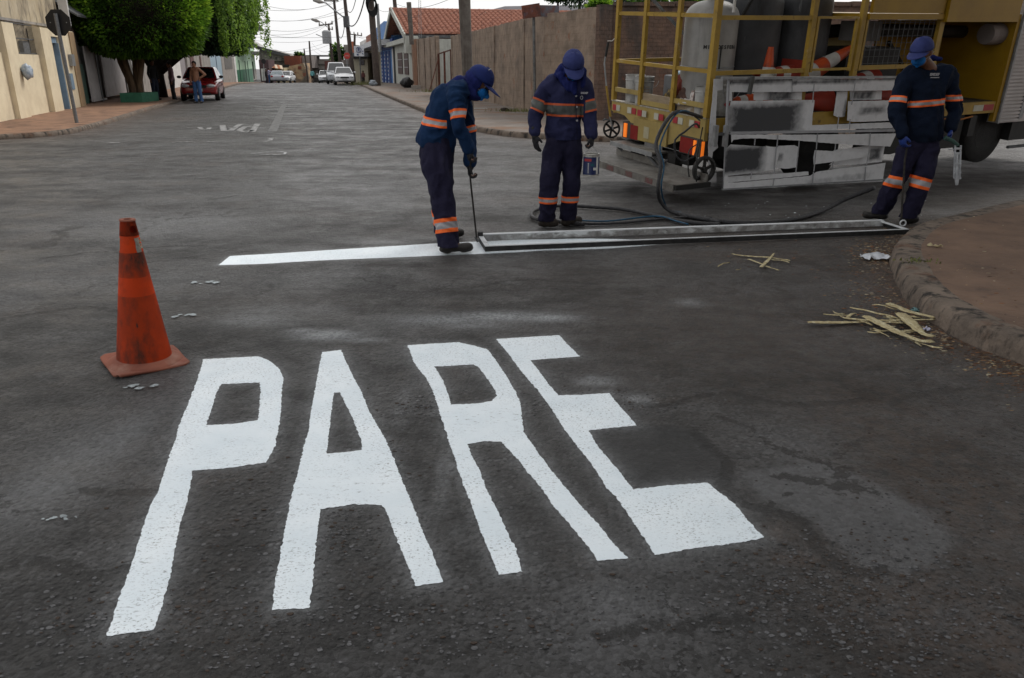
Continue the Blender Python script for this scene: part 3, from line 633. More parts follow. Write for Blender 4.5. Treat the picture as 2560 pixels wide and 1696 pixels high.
FL.part('wall', M_GREYW, bw, 41.5, 60, 0, 2.75, -.3, -.1)
FL.part('shutter', mat('brown_shutter', (.10, .05, .045)), bw, 44.2, 46.5, .9, 2.3, -.098, -.05)
FL.part('doorway', mat('brown_shutter2', (.10, .05, .045)), bw, 51, 51.8, 0, 2.3, -.098, -.05)
FL.part('buttress', M_GREYW, bw, 41.2, 41.6, 0, 2.8, -.3, .05)
bd = thing('blue_grey_gate', 'pale blue-grey metal gate in the street wall beyond the red car', 'gate', FL.pt(64, 0))
FL.part('gate_leaf', M_BLUEL, bd, 60.2, 66, 0, 2.6, -.25, -.12)
FL.part('gate_leaf', M_BLUEL, bd, 66.2, 72, 0, 2.6, -.25, -.12)
FL.part('gate_post', mat('navy_post', (.02, .03, .07)), bd, 66, 66.2, 0, 2.6, -.25, -.08)
gw = thing('grey_shed', 'low grey rendered building with a lamp post before it, left of the green shop', 'building', FL.pt(80, -.2))
FL.part('wall', M_GREYW, gw, 72.2, 90, -1.3, 3.0, -4, -.1)
FL.part('rendered_patch', M_DKWALL, gw, 76, 87, 1.1, 2.9, -.098, -.06)
FL.part('edge_strip', M_WHITE, gw, 90.05, 93, -1.3, 3.1, -4, 0)

# Green shop on the corner far left: mint walls, dark green dado, canopies
M_MINT = mat('mint_paint', (.36, .50, .36), (.30, .43, .31), scale=2, rough=.8)
M_DGREEN = mat('dark_green_dado', (.02, .13, .065), (.015, .10, .05), rough=.6)
gs = thing('green_shop', 'mint green corner shop with dark green base, narrow doors and white canopies', 'shop', FL.pt(105, -.5))
def fl(px): return FL.s_at(px, 190)
s0, s1, s2 = 93.2, fl(633), fl(652)
FL.part('wall', M_MINT, gs, s0, s1, .9, 5.4, -5, -.02); FL.part('base', M_DGREEN, gs, s0, s1, -1.5, .9, -5, 0)
FL.part('corner_wall', M_MINT, gs, s1, s2, .7, 5.0, -5, -.9); FL.part('corner_base', M_GREYW, gs, s1, s2, -1.5, .7, -5, -.85)
for px in (601, 616, 622, 634, 639, 645):
    s = fl(px); FL.part('door', mat('door_green', (.02, .05, .035)), gs, s - .35, s + .35, -1.2, 2.2, -.9 if px > 633 else -.02, -.7 if px > 633 else .05)
FL.part('canopy', M_WHITE, gs, s0 + 4, s1 + 3, 4.55, 5.0, 0, 2.2); FL.part('canopy', M_WHITE, gs, s1 + 2, s2 + 8, 3.6, 3.95, -1.2, 2.0)
FL.part('parapet', mat('pale_parapet', (.62, .55, .42)), gs, s1 - 4, s1 + 8, 5.4, 8.2, -6, -2.5)
FL.part('eaves', mat('green_eaves', (.16, .23, .17)), gs, s0, s1 + 9, 8.2, 8.9, -8, 1.0)
FL.part('roof_edge', M_DGREY, gs, s0 + 9, s1 + 16, 8.0, 8.3, -7, 2.2)

def frontal(name, label, cat, x0, x1, y0, y1, Y, mt, depth=3., partn='wall'):
    """building block facing the camera at depth Y, surveyed from its corners"""
    a = D(x0, y1, Y); b = D(x1, y0, Y); t = thing(name, label, cat, ((a.x + b.x) / 2, Y, min(a.z, b.z)))
    mb = MB(); mb.b2((a.x, Y, min(a.z, b.z) - .6), (b.x, Y + depth, max(a.z, b.z))); mb.obj(partn, mt, t, world=True); return t
def fpart(t, name, x0, x1, y0, y1, Y, mt, depth=.1, **k):
    a = D(x0, y1, Y); b = D(x1, y0, Y); mb = MB(); mb.b2((a.x, Y, a.z), (b.x, Y + depth, b.z)); return mb.obj(name, mt, t, world=True, **k)
# the cross street that closes the view; walls coloured paler in place of haze
M_BROWNG = mat('brown_grey', (.25, .22, .205), (.18, .155, .15), scale=1, rough=.9, streak=[((.08, .07, .065), (.8, .8, .2), .5, .7)])
M_BRICKR = mat('raw_brick', (.20, .062, .040), (.14, .05, .035), scale=3, rough=.9)
M_OCHRE = mat('peeling_ochre', (.45, .32, .19), (.32, .21, .13), scale=.9, rough=.9, streak=[((.13, .115, .095), (.35, .35, .5), .44, .56), ((.22, .08, .05), (1.2, 1.2, 1.6), .58, .66)])
t = frontal('long_workshop', 'long low brown-grey building with a sloping roof edge at the far end of the street', 'building', 652, 722, 152, 196, 128, M_BROWNG, 9)
a = [D(648, 122, 127.5), D(668, 128, 127.5), D(722, 142, 127.5), D(722, 153, 127.5), D(648, 153, 127.5)]
mb = MB(); mb.prism(a, (0, 9, 0)); recalc(mb.obj('gable_wall', M_GREYW, t, world=True))
mb = MB(); mb.bar(D(640, 118, 127.2), D(724, 141, 127.2), .5, .45); mb.obj('roof_edge', M_DGREY, t, world=True)
for px in (676, 690, 705): fpart(t, 'opening', px - 2, px + 3, 140 + (px - 676) * .2, 146 + (px - 676) * .2, 127.4, M_DKWALL)
t = frontal('brick_outbuilding', 'raw red brick upper block between the workshop and the ochre wall', 'building', 712, 750, 140, 166, 126, M_BRICKR, 6)
t = frontal('dark_outbuilding', 'grey upper block right of the raw brick one at the street end', 'building', 746, 776, 140, 160, 127, M_BROWNG, 6)
t = frontal('dark_gateway', 'tall dark gateway left of the peeling ochre wall', 'gate', 709, 723, 162, 203, 124, mat('near_black', (.025, .024, .024)), .4)
t = thing('ochre_wall', 'peeling ochre rendered end wall with a small square window at the street end', 'house', D(745, 204, 122))
a = [D(722, 205, 122), D(722, 166, 122), D(738, 163, 122), D(758, 158, 122), D(763, 170, 122), D(768, 205, 122)]
a[0].z -= .6; a[-1].z -= .6
mb = MB(); mb.prism(a, (0, 4, 0)); recalc(mb.obj('wall', M_OCHRE, t, world=True)); fpart(t, 'window', 745, 753, 166, 174, 121.9, M_BRICKR, .08)
t = frontal('grey_warehouse', 'wide grey-beige building with a shop door and thin roof slab closing the street', 'building', 766, 835, 148, 202, 132, mat('beige_grey', (.36, .33, .30), (.28, .255, .235), scale=.6, rough=.9), 8)
fpart(t, 'roof_slab', 760, 850, 138, 141, 131, M_DKWALL, 9); fpart(t, 'cornice', 764, 816, 160, 163, 131.8, M_DKWALL, .2)
d_ = fpart(t, 'doorway', 797, 811, 175, 198, 131.85, mat('near_black', (.025, .024, .024)), .1); fpart(t, 'shutter_box', 797, 811, 166, 174, 131.7, M_GREYW, .2)
fpart(t, 'dark_base', 766, 835, 195, 204, 131.8, M_DKWALL, .1)
t = frontal('red_shed', 'dark red shed roofed low beside the far white cars', 'building', 813, 836, 153, 178, 116, mat('dull_red', (.13, .05, .045)), 4)
t = frontal('cream_shopfront', 'small cream shopfront under the striped orange awning at the far left', 'shop', 668, 709, 170, 203, 120, mat('pale_cream', (.52, .44, .28)), 4)
t = thing('striped_awning', 'orange and cream striped awning over the far left shopfront', 'awning', D(685, 168, 118))
for k in range(6):
    xa, xb = 666 + k * 6.5, 666 + (k + 1) * 6.5
    mb = MB(); mb.prism([D(xa, 160 + k * .9, 119.8), D(xb, 161 + k * .9, 119.8), D(xb + 3, 170 + k * .9, 117.5), D(xa + 3, 169 + k * .9, 117.5)], (0, 0, .08))
    recalc(mb.obj('stripe', mat('awning_orange', (.32, .12, .05)) if k % 2 == 0 else mat('awning_cream', (.6, .48, .36)), t, world=True))
t = frontal('maroon_stall', 'narrow dark maroon shop entrance right of the green shop', 'shop', 652, 670, 150, 203, 116, mat('maroon', (.10, .055, .06), (.06, .04, .045), scale=3), 3)
for px in (655, 659, 664): fpart(t, 'door_strip', px, px + 1.2, 172, 202, 115.9, M_WHITE, .08)

# ------------------------------------------------------------------ right side: long rough wall, gate, gabled house, blue shop
M_WALLR = mat('rough_wall', (.295, .228, .178), (.205, .157, .122), scale=3., rough=.95, bump=.55, bscale=16, detail=9,
              streak=[((.15, .118, .096), (1.1, 1.1, 1.0), .50, .70), ((.070, .056, .048), (2.2, 2.2, .30), .57, .70), ((.23, .09, .05), (2, 2, 2), .62, .72), ((.23, .20, .175), (3, 3, 1.2), .60, .75)])
M_WALLR2 = mat('rough_wall_dark', (.155, .098, .072), (.100, .068, .055), scale=4., rough=.97, bump=1., bscale=14, detail=9,
               streak=[((.062, .052, .047), (1.1, 1.1, .4), .50, .62), ((.16, .062, .036), (2.2, 2.2, 2.2), .60, .70), ((.17, .145, .13), (5, 5, 3), .62, .74)])
def add_courses(m, dirx, diry, bw=.39, bh=.19, amt=.35):
    nt = m.node_tree; l = nt.links.new; b = nt.nodes['Principled BSDF']; geo = nt.nodes.new('ShaderNodeNewGeometry')
    dp = nt.nodes.new('ShaderNodeVectorMath'); dp.operation = 'DOT_PRODUCT'; l(geo.outputs['Position'], dp.inputs[0]); dp.inputs[1].default_value = (dirx, diry, 0)
    sp_ = nt.nodes.new('ShaderNodeSeparateXYZ'); l(geo.outputs['Position'], sp_.inputs[0]); cb = nt.nodes.new('ShaderNodeCombineXYZ'); l(dp.outputs['Value'], cb.inputs[0]); l(sp_.outputs[2], cb.inputs[1])
    nz = nt.nodes.new('ShaderNodeTexNoise'); nz.inputs['Scale'].default_value = 3; nz.inputs['Detail'].default_value = 5; l(geo.outputs['Position'], nz.inputs['Vector'])
    ad = nt.nodes.new('ShaderNodeVectorMath'); ad.operation = 'MULTIPLY_ADD'; l(nz.outputs['Color'], ad.inputs[0]); ad.inputs[1].default_value = (.05, .05, 0); l(cb.outputs[0], ad.inputs[2])
    br = nt.nodes.new('ShaderNodeTexBrick'); br.inputs['Scale'].default_value = 1; br.inputs['Brick Width'].default_value = bw; br.inputs['Row Height'].default_value = bh; br.inputs['Mortar Size'].default_value = .014; br.inputs['Mortar Smooth'].default_value = .6
    br.inputs['Color1'].default_value = (1.05, 1.05, 1.05, 1); br.inputs['Color2'].default_value = (.86, .86, .86, 1); br.inputs['Mortar'].default_value = (.62, .60, .58, 1); l(ad.outputs[0], br.inputs['Vector'])
    src = b.inputs['Base Color'].links[0].from_socket; mx = nt.nodes.new('ShaderNodeMix'); mx.data_type = 'RGBA'; mx.blend_type = 'MULTIPLY'
    mk = nt.nodes.new('ShaderNodeMapRange'); mk.inputs[1].default_value = .35; mk.inputs[2].default_value = .65; mk.inputs[3].default_value = amt * .4; mk.inputs[4].default_value = min(1, amt * 1.6); l(nz.outputs['Fac'], mk.inputs[0]); l(mk.outputs[0], mx.inputs[0])
    l(src, mx.inputs[6]); l(br.outputs['Color'], mx.inputs[7]); l(mx.outputs[2], b.inputs['Base Color'])
add_courses(M_WALLR, -.23, .973); add_courses(M_WALLR2, .99, .14, .24, .10, .7)
lw = thing('long_wall', 'long rough concrete and brick wall with dark vertical stains along the right pavement', 'wall', (.5, 27, 0))
def wall_run(parent, P, Q, z0, z1a, z1b, th, mt, name='wall_section', n=None):
    P = Vector(P).to_2d(); Q = Vector(Q).to_2d(); d = Q - P; nn = Vector((d.y, -d.x)).normalized(); n = n or max(2, int(d.length / .35)); mb = MB(); vs = []
    for i in range(n + 1):
        t = i / n; p = P + d * t; zt = z1a + (z1b - z1a) * t + noise.noise((p.x * 3, p.y * 3, 0)) * .035 + noise.noise((p.x * 11, p.y * 11, 3)) * .02
        for o_, z_ in ((0, z0), (0, zt), (th, zt), (th, z0)): vs.append((p.x + nn.x * o_, p.y + nn.y * o_, z_))
    fs = [(i * 4 + j, i * 4 + j + 1, (i + 1) * 4 + j + 1, (i + 1) * 4 + j) for i in range(n) for j in range(3)]; fs += [(0, 3, 2, 1), tuple(n * 4 + k for k in range(4))]
    mb.add(vs, fs); return recalc(mb.obj(name, mt, parent, world=True))
g = FR.pt
wall_run(lw, g(-1.9, 0).xy, g(16.2, 0).xy, 0, 3.05, 2.98, .18, M_WALLR)
wall_run(lw, (2.55, 22.6), g(-1.9, 0).xy, 0, 3.1, 3.05, .18, M_WALLR)
wall_run(lw, (2.55, 22.6), (24, 25.6), 0, 3.12, 3.3, -.18, M_WALLR2, n=70)
for s in (.6, 5.4, 10.6, 15.9):
    mb = MB(); FR.box(mb, s - .12, s + .12, 0, 3.0, -.19, .035); recalc(mb.obj('pilaster', M_WALLR, lw, world=True))
mb = MB(); mb.box((2.5, 22.55, 1.56), (.34, .3, 3.12), Matrix.Rotation(R(20), 3, 'Z')); mb.obj('corner_pier', M_WALLR2, lw, world=True)
# coping blocks along the top of the nearer run
for k in range(15):
    a = Vector((2.75, 22.6)); b = Vector((24, 25.6)); p = a.lerp(b, (k + .5) / 15 * .6); ang = math.atan2(3, 21.25)
    MB().box((p.x, p.y + .09, 3.15 + k * .008), (.82, .26, .09 + .02 * ((k * 7) % 3)), Matrix.Rotation(ang, 3, 'Z')).obj('coping_block', M_WALLR2, lw, world=True)
for s in (2.9, 6.2, 8.4, 12.4, 14.5):
    mb = MB(); mb.tube([g(s, 2.9, -.1), g(s + .02, 3.32 + .1 * (s % 1), -.1)], .007, 5); mb.obj('reinforcing_bar', M_RUST, lw, world=True)
gtR = thing('rusty_gate', 'open rusty iron gate frame in the gap of the long right-hand wall', 'gate', g(19, 0))
for s, zt in ((16.35, 2.35), (18.7, 2.3), (21.0, 2.2)): FR.part('gate_bar', M_RUST, gtR, s - .05, s + .05, .1, zt, -.06, .04)
mb = MB(); mb.bar(g(16.35, 2.33, -.01), g(21, 2.18, -.01), .06); mb.obj('top_rail', M_RUST, gtR, world=True)
mb = MB(); mb.bar(g(21.1, 1.9, -.01), g(20.2, .1, .7), .28, .05, up=FR.n); mb.obj('leaning_sheet', M_RUST, gtR, world=True)
pl = thing('pale_yard_wall', 'patchy pink-white plaster wall seen through the gap with the rusty gate', 'wall', g(19, 0, -2))
FR.part('wall', mat('patchy_plaster', (.34, .27, .23), (.22, .16, .13), scale=1.4, rough=.95, streak=[((.12, .085, .07), (2, 2, 1), .5, .62)]), pl, 15, 24.5, 0, 3.1, -2.2, -2.0)
bwR = thing('brick_wall', 'brown brick garden wall with upright concrete ribs between the gate and the gabled house', 'wall', g(27, 0))
wall_run(bwR, g(21.6, 0).xy, g(34.2, 0).xy, -.1, 3.15, 3.3, .18, M_WALLR)
for s in (22, 24.4, 27.2, 30.4, 33.8): FR.part('rib', M_WALLR, bwR, s - .12, s + .12, -.1, 3.2, -.19, .05)
for k in range(4): FR.part('rib', mat('orange_brick', (.27, .14, .085), (.2, .11, .07)), bwR, 31.6 + k * .75, 32.0 + k * .75, -.1, 3.3, -.19, .06)

# gabled house
M_GABLE = mat('grey_white_house', (.44, .45, .41), (.36, .37, .34), scale=2, rough=.85, streak=[((.26, .26, .24), (2, 2, .4), .52, .72)])
M_TILE = mat('clay_tile', (.35, .155, .105), (.24, .10, .068), scale=6, rough=.85, streak=[((.12, .055, .045), (2.5, 2.5, 2.5), .52, .68), ((.45, .22, .14), (9, 9, 9), .60, .72)])
hG = thing('gabled_house', 'white gabled house with terracotta tile roof beside the rough right-hand wall', 'house', g(42, -.1))
FR.part('front_wall', M_GABLE, hG, 34.4, 49, -.5, 3.5, -.5, -.02)
FR.part('side_wall', M_GABLE, hG, 34.4, 34.9, -.5, 3.4, -22, -.52)
mb = MB(); mb.prism([g(35, 3.5, -1.2), g(51, 3.5, -1.2), g(45.5, 5.7, -1.2)], FR.n * -.2); recalc(mb.obj('gable_wall', M_DKWALL, hG, world=True))
mb = MB(); FR.box(mb, 35.2, 54.5, 3.15, 3.5, -.3, .5); recalc(mb.obj('porch_beam', M_GABLE, hG, world=True))
for (a, b) in (((45.6, 6.05), (35.0, 3.55)), ((45.6, 6.05), (56.0, 3.4))):
    mb = MB(); p, q = g(a[0], a[1], .45), g(b[0], b[1], .45); mb.bar(p, q, .12, .42, up=FR.n.cross(q - p)); mb.obj('bargeboard', M_GABLE, hG, world=True)
FR.part('pillar', M_GABLE, hG, 34.7, 36.0, 2.4, 3.6, -.5, .45)
M_SHUT = mat('dark_brown_shutter', (.045, .022, .020), (.07, .035, .03), scale=6, rough=.6)
for px0, px1 in ((995, 1006), (1011, 1021)):
    a = FR.s_at(px1, 150); b = FR.s_at(px0, 150); w = FR.part('window', M_SHUT, hG, a, b, .85, 2.55, -.018, .04)
    for z in (1.4, 2.0): FR.part('window_bar', M_GALV, w, a, b, z - .03, z + .03, .042, .06)
FR.part('drainpipe', M_DGREY, hG, FR.s_at(990), FR.s_at(990) + .22, -.4, 3.2, -.015, .15)
# roof: near slope tiled piece by piece, running back from the street
def slope(u, v):                          # u along ridge away from the street, v 0 eave .. 1 ridge
    e = g(35.6, 3.72, .5 - u); r_ = g(45.5, 6.02, .5 - u); return e.lerp(r_, v)
RL = 29.5
mb = MB(); mb.prism([slope(0, 0), slope(RL, 0), slope(RL, 1), slope(0, 1)], (0, 0, -.1)); recalc(mb.obj('roof', mat('under_tile', (.10, .04, .03)), hG, world=True))
mb = MB(); mb.prism([g(45.5, 6.0, .5), g(45.5, 6.0, .5 - RL), g(56, 3.5, .5 - RL), g(56, 3.5, .5)], (0, 0, -.1)); recalc(mb.obj('roof', M_TILE, hG, world=True))
NU, NV = 74, 11
du_ = RL / NU
ed = (slope(1, 0) - slope(0, 0)).normalized(); vd = (slope(0, 1) - slope(0, 0)); vL = vd.length; vd.normalize(); nd = ed.cross(vd).normalized()
if nd.z < 0: nd = -nd
tm = MB(); ln = vL / NV * 1.12; hw = du_ * .5
vs = []
for vv, sc_ in ((0, 1.0), (ln, .86)):
    for k in range(6):
        t = math.pi * k / 5; vs.append(ed * (-math.cos(t) * hw * sc_) + vd * vv + nd * (math.sin(t) * du_ * .42 * sc_ + (.045 if vv == 0 else 0.0)))
fs = [(k, k + 1, 7 + k, 6 + k) for k in range(5)] + [(5, 4, 3, 2, 1, 0)]
tm.add(vs, fs); tme = tm.mesh('roof_tile', M_TILE, True); IM = WM[hG.name].inverted()
rest = MB(); cnt = 0
for j in range(NV):
    for i in range(NU):
        p = slope((i + .5) * du_, j / NV) + nd * (.03 + random.uniform(-.01, .012)) + ed * random.uniform(-.012, .012)
        if i < 28 and cnt < 300:
            o = bpy.data.objects.new('roof_tile', tme); col.objects.link(o); o.parent = hG; o.location = IM @ p; cnt += 1
        else: rest.add([Vector(v) + p for v in vs], fs)
rest.obj('roof_tiles', M_TILE, hG, world=True, smooth=True, kind='stuff')
mb = MB(); mb.tube([g(45.5, 6.06, .6), g(45.5, 6.06, .5 - RL)], .13, 8); mb.obj('ridge_tiles', M_TILE, hG, world=True)
mb = MB(); mb.bar(slope(0, 0) + Vector((0, 0, -.12)), slope(RL, 0) + Vector((0, 0, -.12)), .12, .2); mb.obj('eaves_board', M_DGREY, hG, world=True)

sh = thing('grey_shed_roof', 'pale grey metal shed roof rising just behind the long wall', 'building', (6, 75, 0))
mb = MB(); mb.prism([D(1226, 25, 75), D(1262, 16, 75), D(1640, 10, 75), D(1640, 60, 75), D(1226, 60, 75)], (0, 6, 0)); recalc(mb.obj('roof', mat('shed_grey', (.35, .37, .40), (.30, .32, .35), scale=1), sh, world=True))

# blue shop and cream shop
M_BLUE = mat('blue_paint', (.06, .19, .45), (.045, .14, .36), scale=2, rough=.6, streak=[((.25, .38, .6), (2, 2, .5), .58, .72)])
M_BLUED = mat('deep_blue', (.018, .05, .20), (.012, .035, .14), rough=.6)
bs = thing('blue_shop', 'bright blue shop front with slatted blue doors, white canopy and tall blue sign panel', 'shop', g(60, -.3))
def fr(px): return FR.s_at(px, 150)
FR.part('white_strip', M_WHITE, bs, fr(989), fr(979), -.8, 3.2, -1.2, -.05)
FR.part('wall', M_BLUE, bs, fr(979), fr(950), -.9, 4.6, -3, -.1)
FR.part('fascia', M_BLUED, bs, fr(985), fr(950), 3.0, 3.9, -.098, .1)
for px in (955, 963, 971):
    s = fr(px); d_ = FR.part('door', M_BLUED, bs, s - 1.3, s + 1.3, -.8, 2.9, -.098, -.03)
    for k in range(9): FR.part('slat', mat('white_slat', (.6, .62, .66)), d_, s + .5, s + 1.05, -.6 + k * .38, -.42 + k * .38, -.028, .02)
t_ = MB(); t_.prism([g(fr(976), FR.sz(976, 103)[1], .2), g(fr(976), FR.sz(976, 52)[1], .2), g(fr(970), FR.sz(970, 50)[1], .2), g(fr(949), FR.sz(949, 68)[1], .2), g(fr(949), FR.sz(949, 105)[1], .2)], FR.n * -.25); recalc(t_.obj('sign_panel', M_BLUE, bs, world=True))
FR.part('canopy', mat('white_canopy', (.55, .56, .58)), bs, fr(980), fr(912), 3.35, 3.85, -.1, 1.6)
cs = thing('cream_shop', 'cream shop front with tiled roof edge behind the dark power pole with the cable coil', 'shop', g(85, -.5))
FR.part('wall', mat('cream_grey', (.40, .36, .28), (.33, .29, .23), scale=2), cs, fr(950), fr(914), -1.2, 4.3, -3, -.1)
FR.part('tile_edge', M_TILE, cs, fr(950), fr(920), 4.3, 5.3, -2.5, .1)
FR.part('side_panel', M_WHITE, cs, fr(919), fr(907), -.2, 4.9, -1, .3)
FR.part('door', M_DKWALL, cs, fr(938), fr(932), -1.2, 2.2, -.098, -.03)
t = frontal('low_cream_house', 'low cream house with dark window and grey roof behind the parking sign', 'house', 882, 918, 143, 208, 96, mat('cream_pale', (.40, .37, .28), (.33, .30, .23)), 6)
fpart(t, 'window', 899, 910, 150, 163, 95.9, M_GLASSD); fpart(t, 'roof', 874, 920, 132, 142, 94.5, M_DGREY, 8); fpart(t, 'painted_eaves_shade', 882, 918, 142, 148, 95.85, M_DKWALL)  # dark strip below the roof edge is shade painted on the wall
t = frontal('brick_chimney_house', 'orange brick stub and grey block seen between the poles behind the low cream house', 'house', 862, 885, 112, 160, 112, M_GREYW, 4)
fpart(t, 'brick_stub', 880, 884, 104, 128, 111.8, mat('orange_brick2', (.40, .14, .08)), 1); fpart(t, 'brick_panel', 878, 893, 118, 136, 111.7, mat('orange_brick2', (.40, .14, .08)), 1)
t = frontal('shaded_house', 'dark low house front behind the red stop sign', 'house', 850, 884, 150, 207, 108, M_BROWNG, 4)
fpart(t, 'garage_opening', 862, 880, 160, 200, 107.9, M_DKWALL)

# ------------------------------------------------------------------ poles, wires
M_CONC = mat('weathered_pole', (.14, .125, .11), (.085, .072, .064), scale=5, rough=.9, bump=.3, streak=[((.05, .04, .035), (6, 6, .3), .5, .68)])
M_CONCD = mat('dark_pole', (.085, .065, .055), (.05, .04, .036), scale=5, rough=.9)
def pole(label, b, tp, Y, w0, w1, mt=M_CONCD, Yt=None, base_z=None):
    """b/tp photograph points of foot and top, Y depth; w0,w1 widths"""
    p = D(b[0], b[1], Y); q = D(tp[0], tp[1], Yt or Y); ext = (q - p) * (1.0 if tp[1] > 2 else 1.12); q = p + ext
    t = thing('power_pole', label, 'pole', p); mb = MB(); mb.tube([p - Vector((0, 0, .3)), p.lerp(q, .33), p.lerp(q, .66), q], [w0 / 2, w0 / 2 * .67 + w1 / 2 * .33, w0 / 2 * .33 + w1 / 2 * .67, w1 / 2], 12)
    auto_smooth(mb.obj('shaft', mt, t, world=True)); return t, p, q
pole('thick weathered concrete pole standing on the right pavement behind the bending worker', (1174, 302), (1161, 0), 24.3, .29, .355, M_CONC)
tF, pF, qF = pole('dark thick power pole with a coil of cable high up, by the blue shop', (944, 218), (927, 0), 60.5, .52, .44)
mb = MB()
for k in range(5):
    c = D(929 + k * 1.0, 9 + k * 3, 60.1); mb.tube([c + Vector((.34 * math.cos(a), -.28, .55 * math.sin(a))) for a in [i * math.pi / 8 for i in range(17)]], .055, 5)
mb.obj('cable_coil', mat('black_cable', (.012, .012, .013)), tF, world=True)
def crossarm(t, x0, y0, x1, y1, Y, w=.14, pins=3):
    a, b = D(x0, y0, Y), D(x1, y1, Y); mb = MB(); mb.bar(a, b, w, w); mb.obj('crossarm', M_CONCD, t, world=True)
    for k in range(pins):
        p = a.lerp(b, (k + .1) / (pins - .8)); mb = MB(); mb.tube([p, p + Vector((0, 0, .35))], [.1, .06], 6); mb.obj('insulator', M_GREYW, t, world=True)
def lamp(t, pts, Y, w=.07):
    P = [D(x, y, Y) for x, y in pts]; mb = MB(); mb.tube(P, w, 6); mb.obj('lamp_arm', M_GALV, t, world=True)
    mb = MB(); d = (P[0] - P[1]).normalized(); mb.tube([P[0] - d * .1, P[0] + d * .3, P[0] + d * .9], [.08, .2, .1], 8); mb.obj('lamp_head', M_GREYW, t, world=True)
t, *_ = pole('tall leaning power pole behind the white cars, nearest to them', (884, 206), (862, 0), 80, .50, .30); lamp(t, [(806, 6), (815, 8), (835, 25), (862, 46)], 79.8)
mb = MB(); mb.box(D(866, 55, 79.7), (.5, .5, 1.0)); mb.obj('junction_box', M_DGREY, t, world=True)
t, *_ = pole('slim power pole with a crossarm cut by the top of the picture', (854, 190), (835, 0), 92, .40, .26); crossarm(t, 810, 2.5, 846, 2.5, 91.8)
t, *_ = pole('power pole with transformer and crossarm in the middle distance', (834, 182), (821, 60), 100, .40, .26); crossarm(t, 797, 64, 832, 60, 99.8); crossarm(t, 820, 71, 832, 75, 99.8, .1, 2)
lamp(t, [(797, 54), (804, 56), (818, 68)], 99.6, .05)
mb = MB(); mb.lathe([(.5, -.75), (.55, -.7), (.55, .6), (.3, .75)], 14, D(817, 93, 99.2)); mb.obj('transformer', M_GALV, t, world=True)
mb = MB(); mb.tube([D(790, 86, 99.5), D(804, 92, 99.5), D(815, 98, 99.5)], .05, 5); mb.obj('bracket_arm', M_GALV, t, world=True)
pole('thin pole with a lamp fitting standing by the grey warehouse', (779, 186), (773, 103), 118, .32, .22)
pole('short thin pole in front of the ochre wall end', (770, 203), (760, 122), 118, .30, .18)
t, *_ = pole('distant pole with a wide tilted crossarm above the low cream house', (886, 118), (887, 85), 105, .3, .26); crossarm(t, 875, 86, 905, 90, 104.8, .12, 4)
pole('thin pale steel pole beside the blue sign panel', (950, 120), (943, 10), 66, .26, .24, M_GALV)
pole('dark pole rising behind the peak of the gabled house', (990, 40), (986, 0), 72, .36, .32)
pole('square grey stub pole in front of the tiled roof', (1029, 100), (1022, 6), 56, .30, .32, M_CONC)
ant = thing('lattice_mast', 'thin lattice radio mast rising in front of the tiled roof', 'mast', D(1050, 95, 57))
mb = MB()
for dx in (-.06, .1): mb.tube([D(1050, 95, 57) + Vector((dx, 0, 0)), D(1048, -12, 57) + Vector((dx, 0, 0))], .012, 4)
for k in range(22): a = D(1050, 95, 57).lerp(D(1048, -12, 57), k / 22.); b = D(1050, 95, 57).lerp(D(1048, -12, 57), (k + 1) / 22.); mb.bar(a + Vector((-.06, 0, 0)), b + Vector((.1, 0, 0)), .012)
mb.obj('lattice', M_GALV, ant, world=True)
M_WIRE = mat('wire', (.035, .035, .037))
def wire(pts, Y0, Y1, sag, r_, label, thick=False):
    a = D(*pts[0], Y0); b = D(*pts[1], Y1); P = []
    for k in range(13):
        t = k / 12.; p = a.lerp(b, t); p.z -= sag * 4 * t * (1 - t); P.append(p)
    mb = MB(); mb.tube(P, r_, 4); tag(mb.obj('power_cable', M_WIRE), label, 'cable', 'overhead power cables')
LW = 'thin overhead cable crossing the pale sky above the street'
for (p0, p1, Y0, Y1, sg) in [((500, 8), (860, 20), 60, 80, 1.2), ((560, 5), (862, -2), 60, 80, .8), ((600, 45), (870, 28), 60, 80, .5), ((600, 60), (860, 40), 62, 80, .9), ((600, 80), (835, 55), 70, 92, .7), ((600, 92), (875, 92), 70, 84, .1),
                             ((620, 100), (822, 98), 75, 100, .3), ((600, 125), (820, 105), 80, 100, .6), ((640, 132), (824, 112), 80, 100, .5), ((780, 108), (835, 120), 118, 95, .8), ((780, 122), (840, 135), 118, 95, .6),
                             ((870, 92), (944, 92), 82, 66, .05), ((886, 88), (1010, 80), 105, 60, .6), ((940, 20), (990, 12), 61, 72, .4), ((990, 10), (1160, -20), 72, 40, .5), ((990, 15), (1060, 30), 70, 57, .6), ((835, 3), (600, -5), 90, 55, .8), ((821, 60), (560, 40), 100, 60, 1.5)]:
    wire((p0, p1), Y0, Y1, sg, .012, LW)
wire(((866, 56), (912, -6)), 79.5, 62, 1.0, .05, 'thick sagging black cable swinging up from the leaning pole')
wire(((848, 92), (862, 58)), 88, 79.5, .6, .035, 'thick short cable drooping left of the leaning pole')
wire(((867, 24), (890, -5)), 79.5, 66, .6, .03, 'dark cable curving up above the leaning pole')

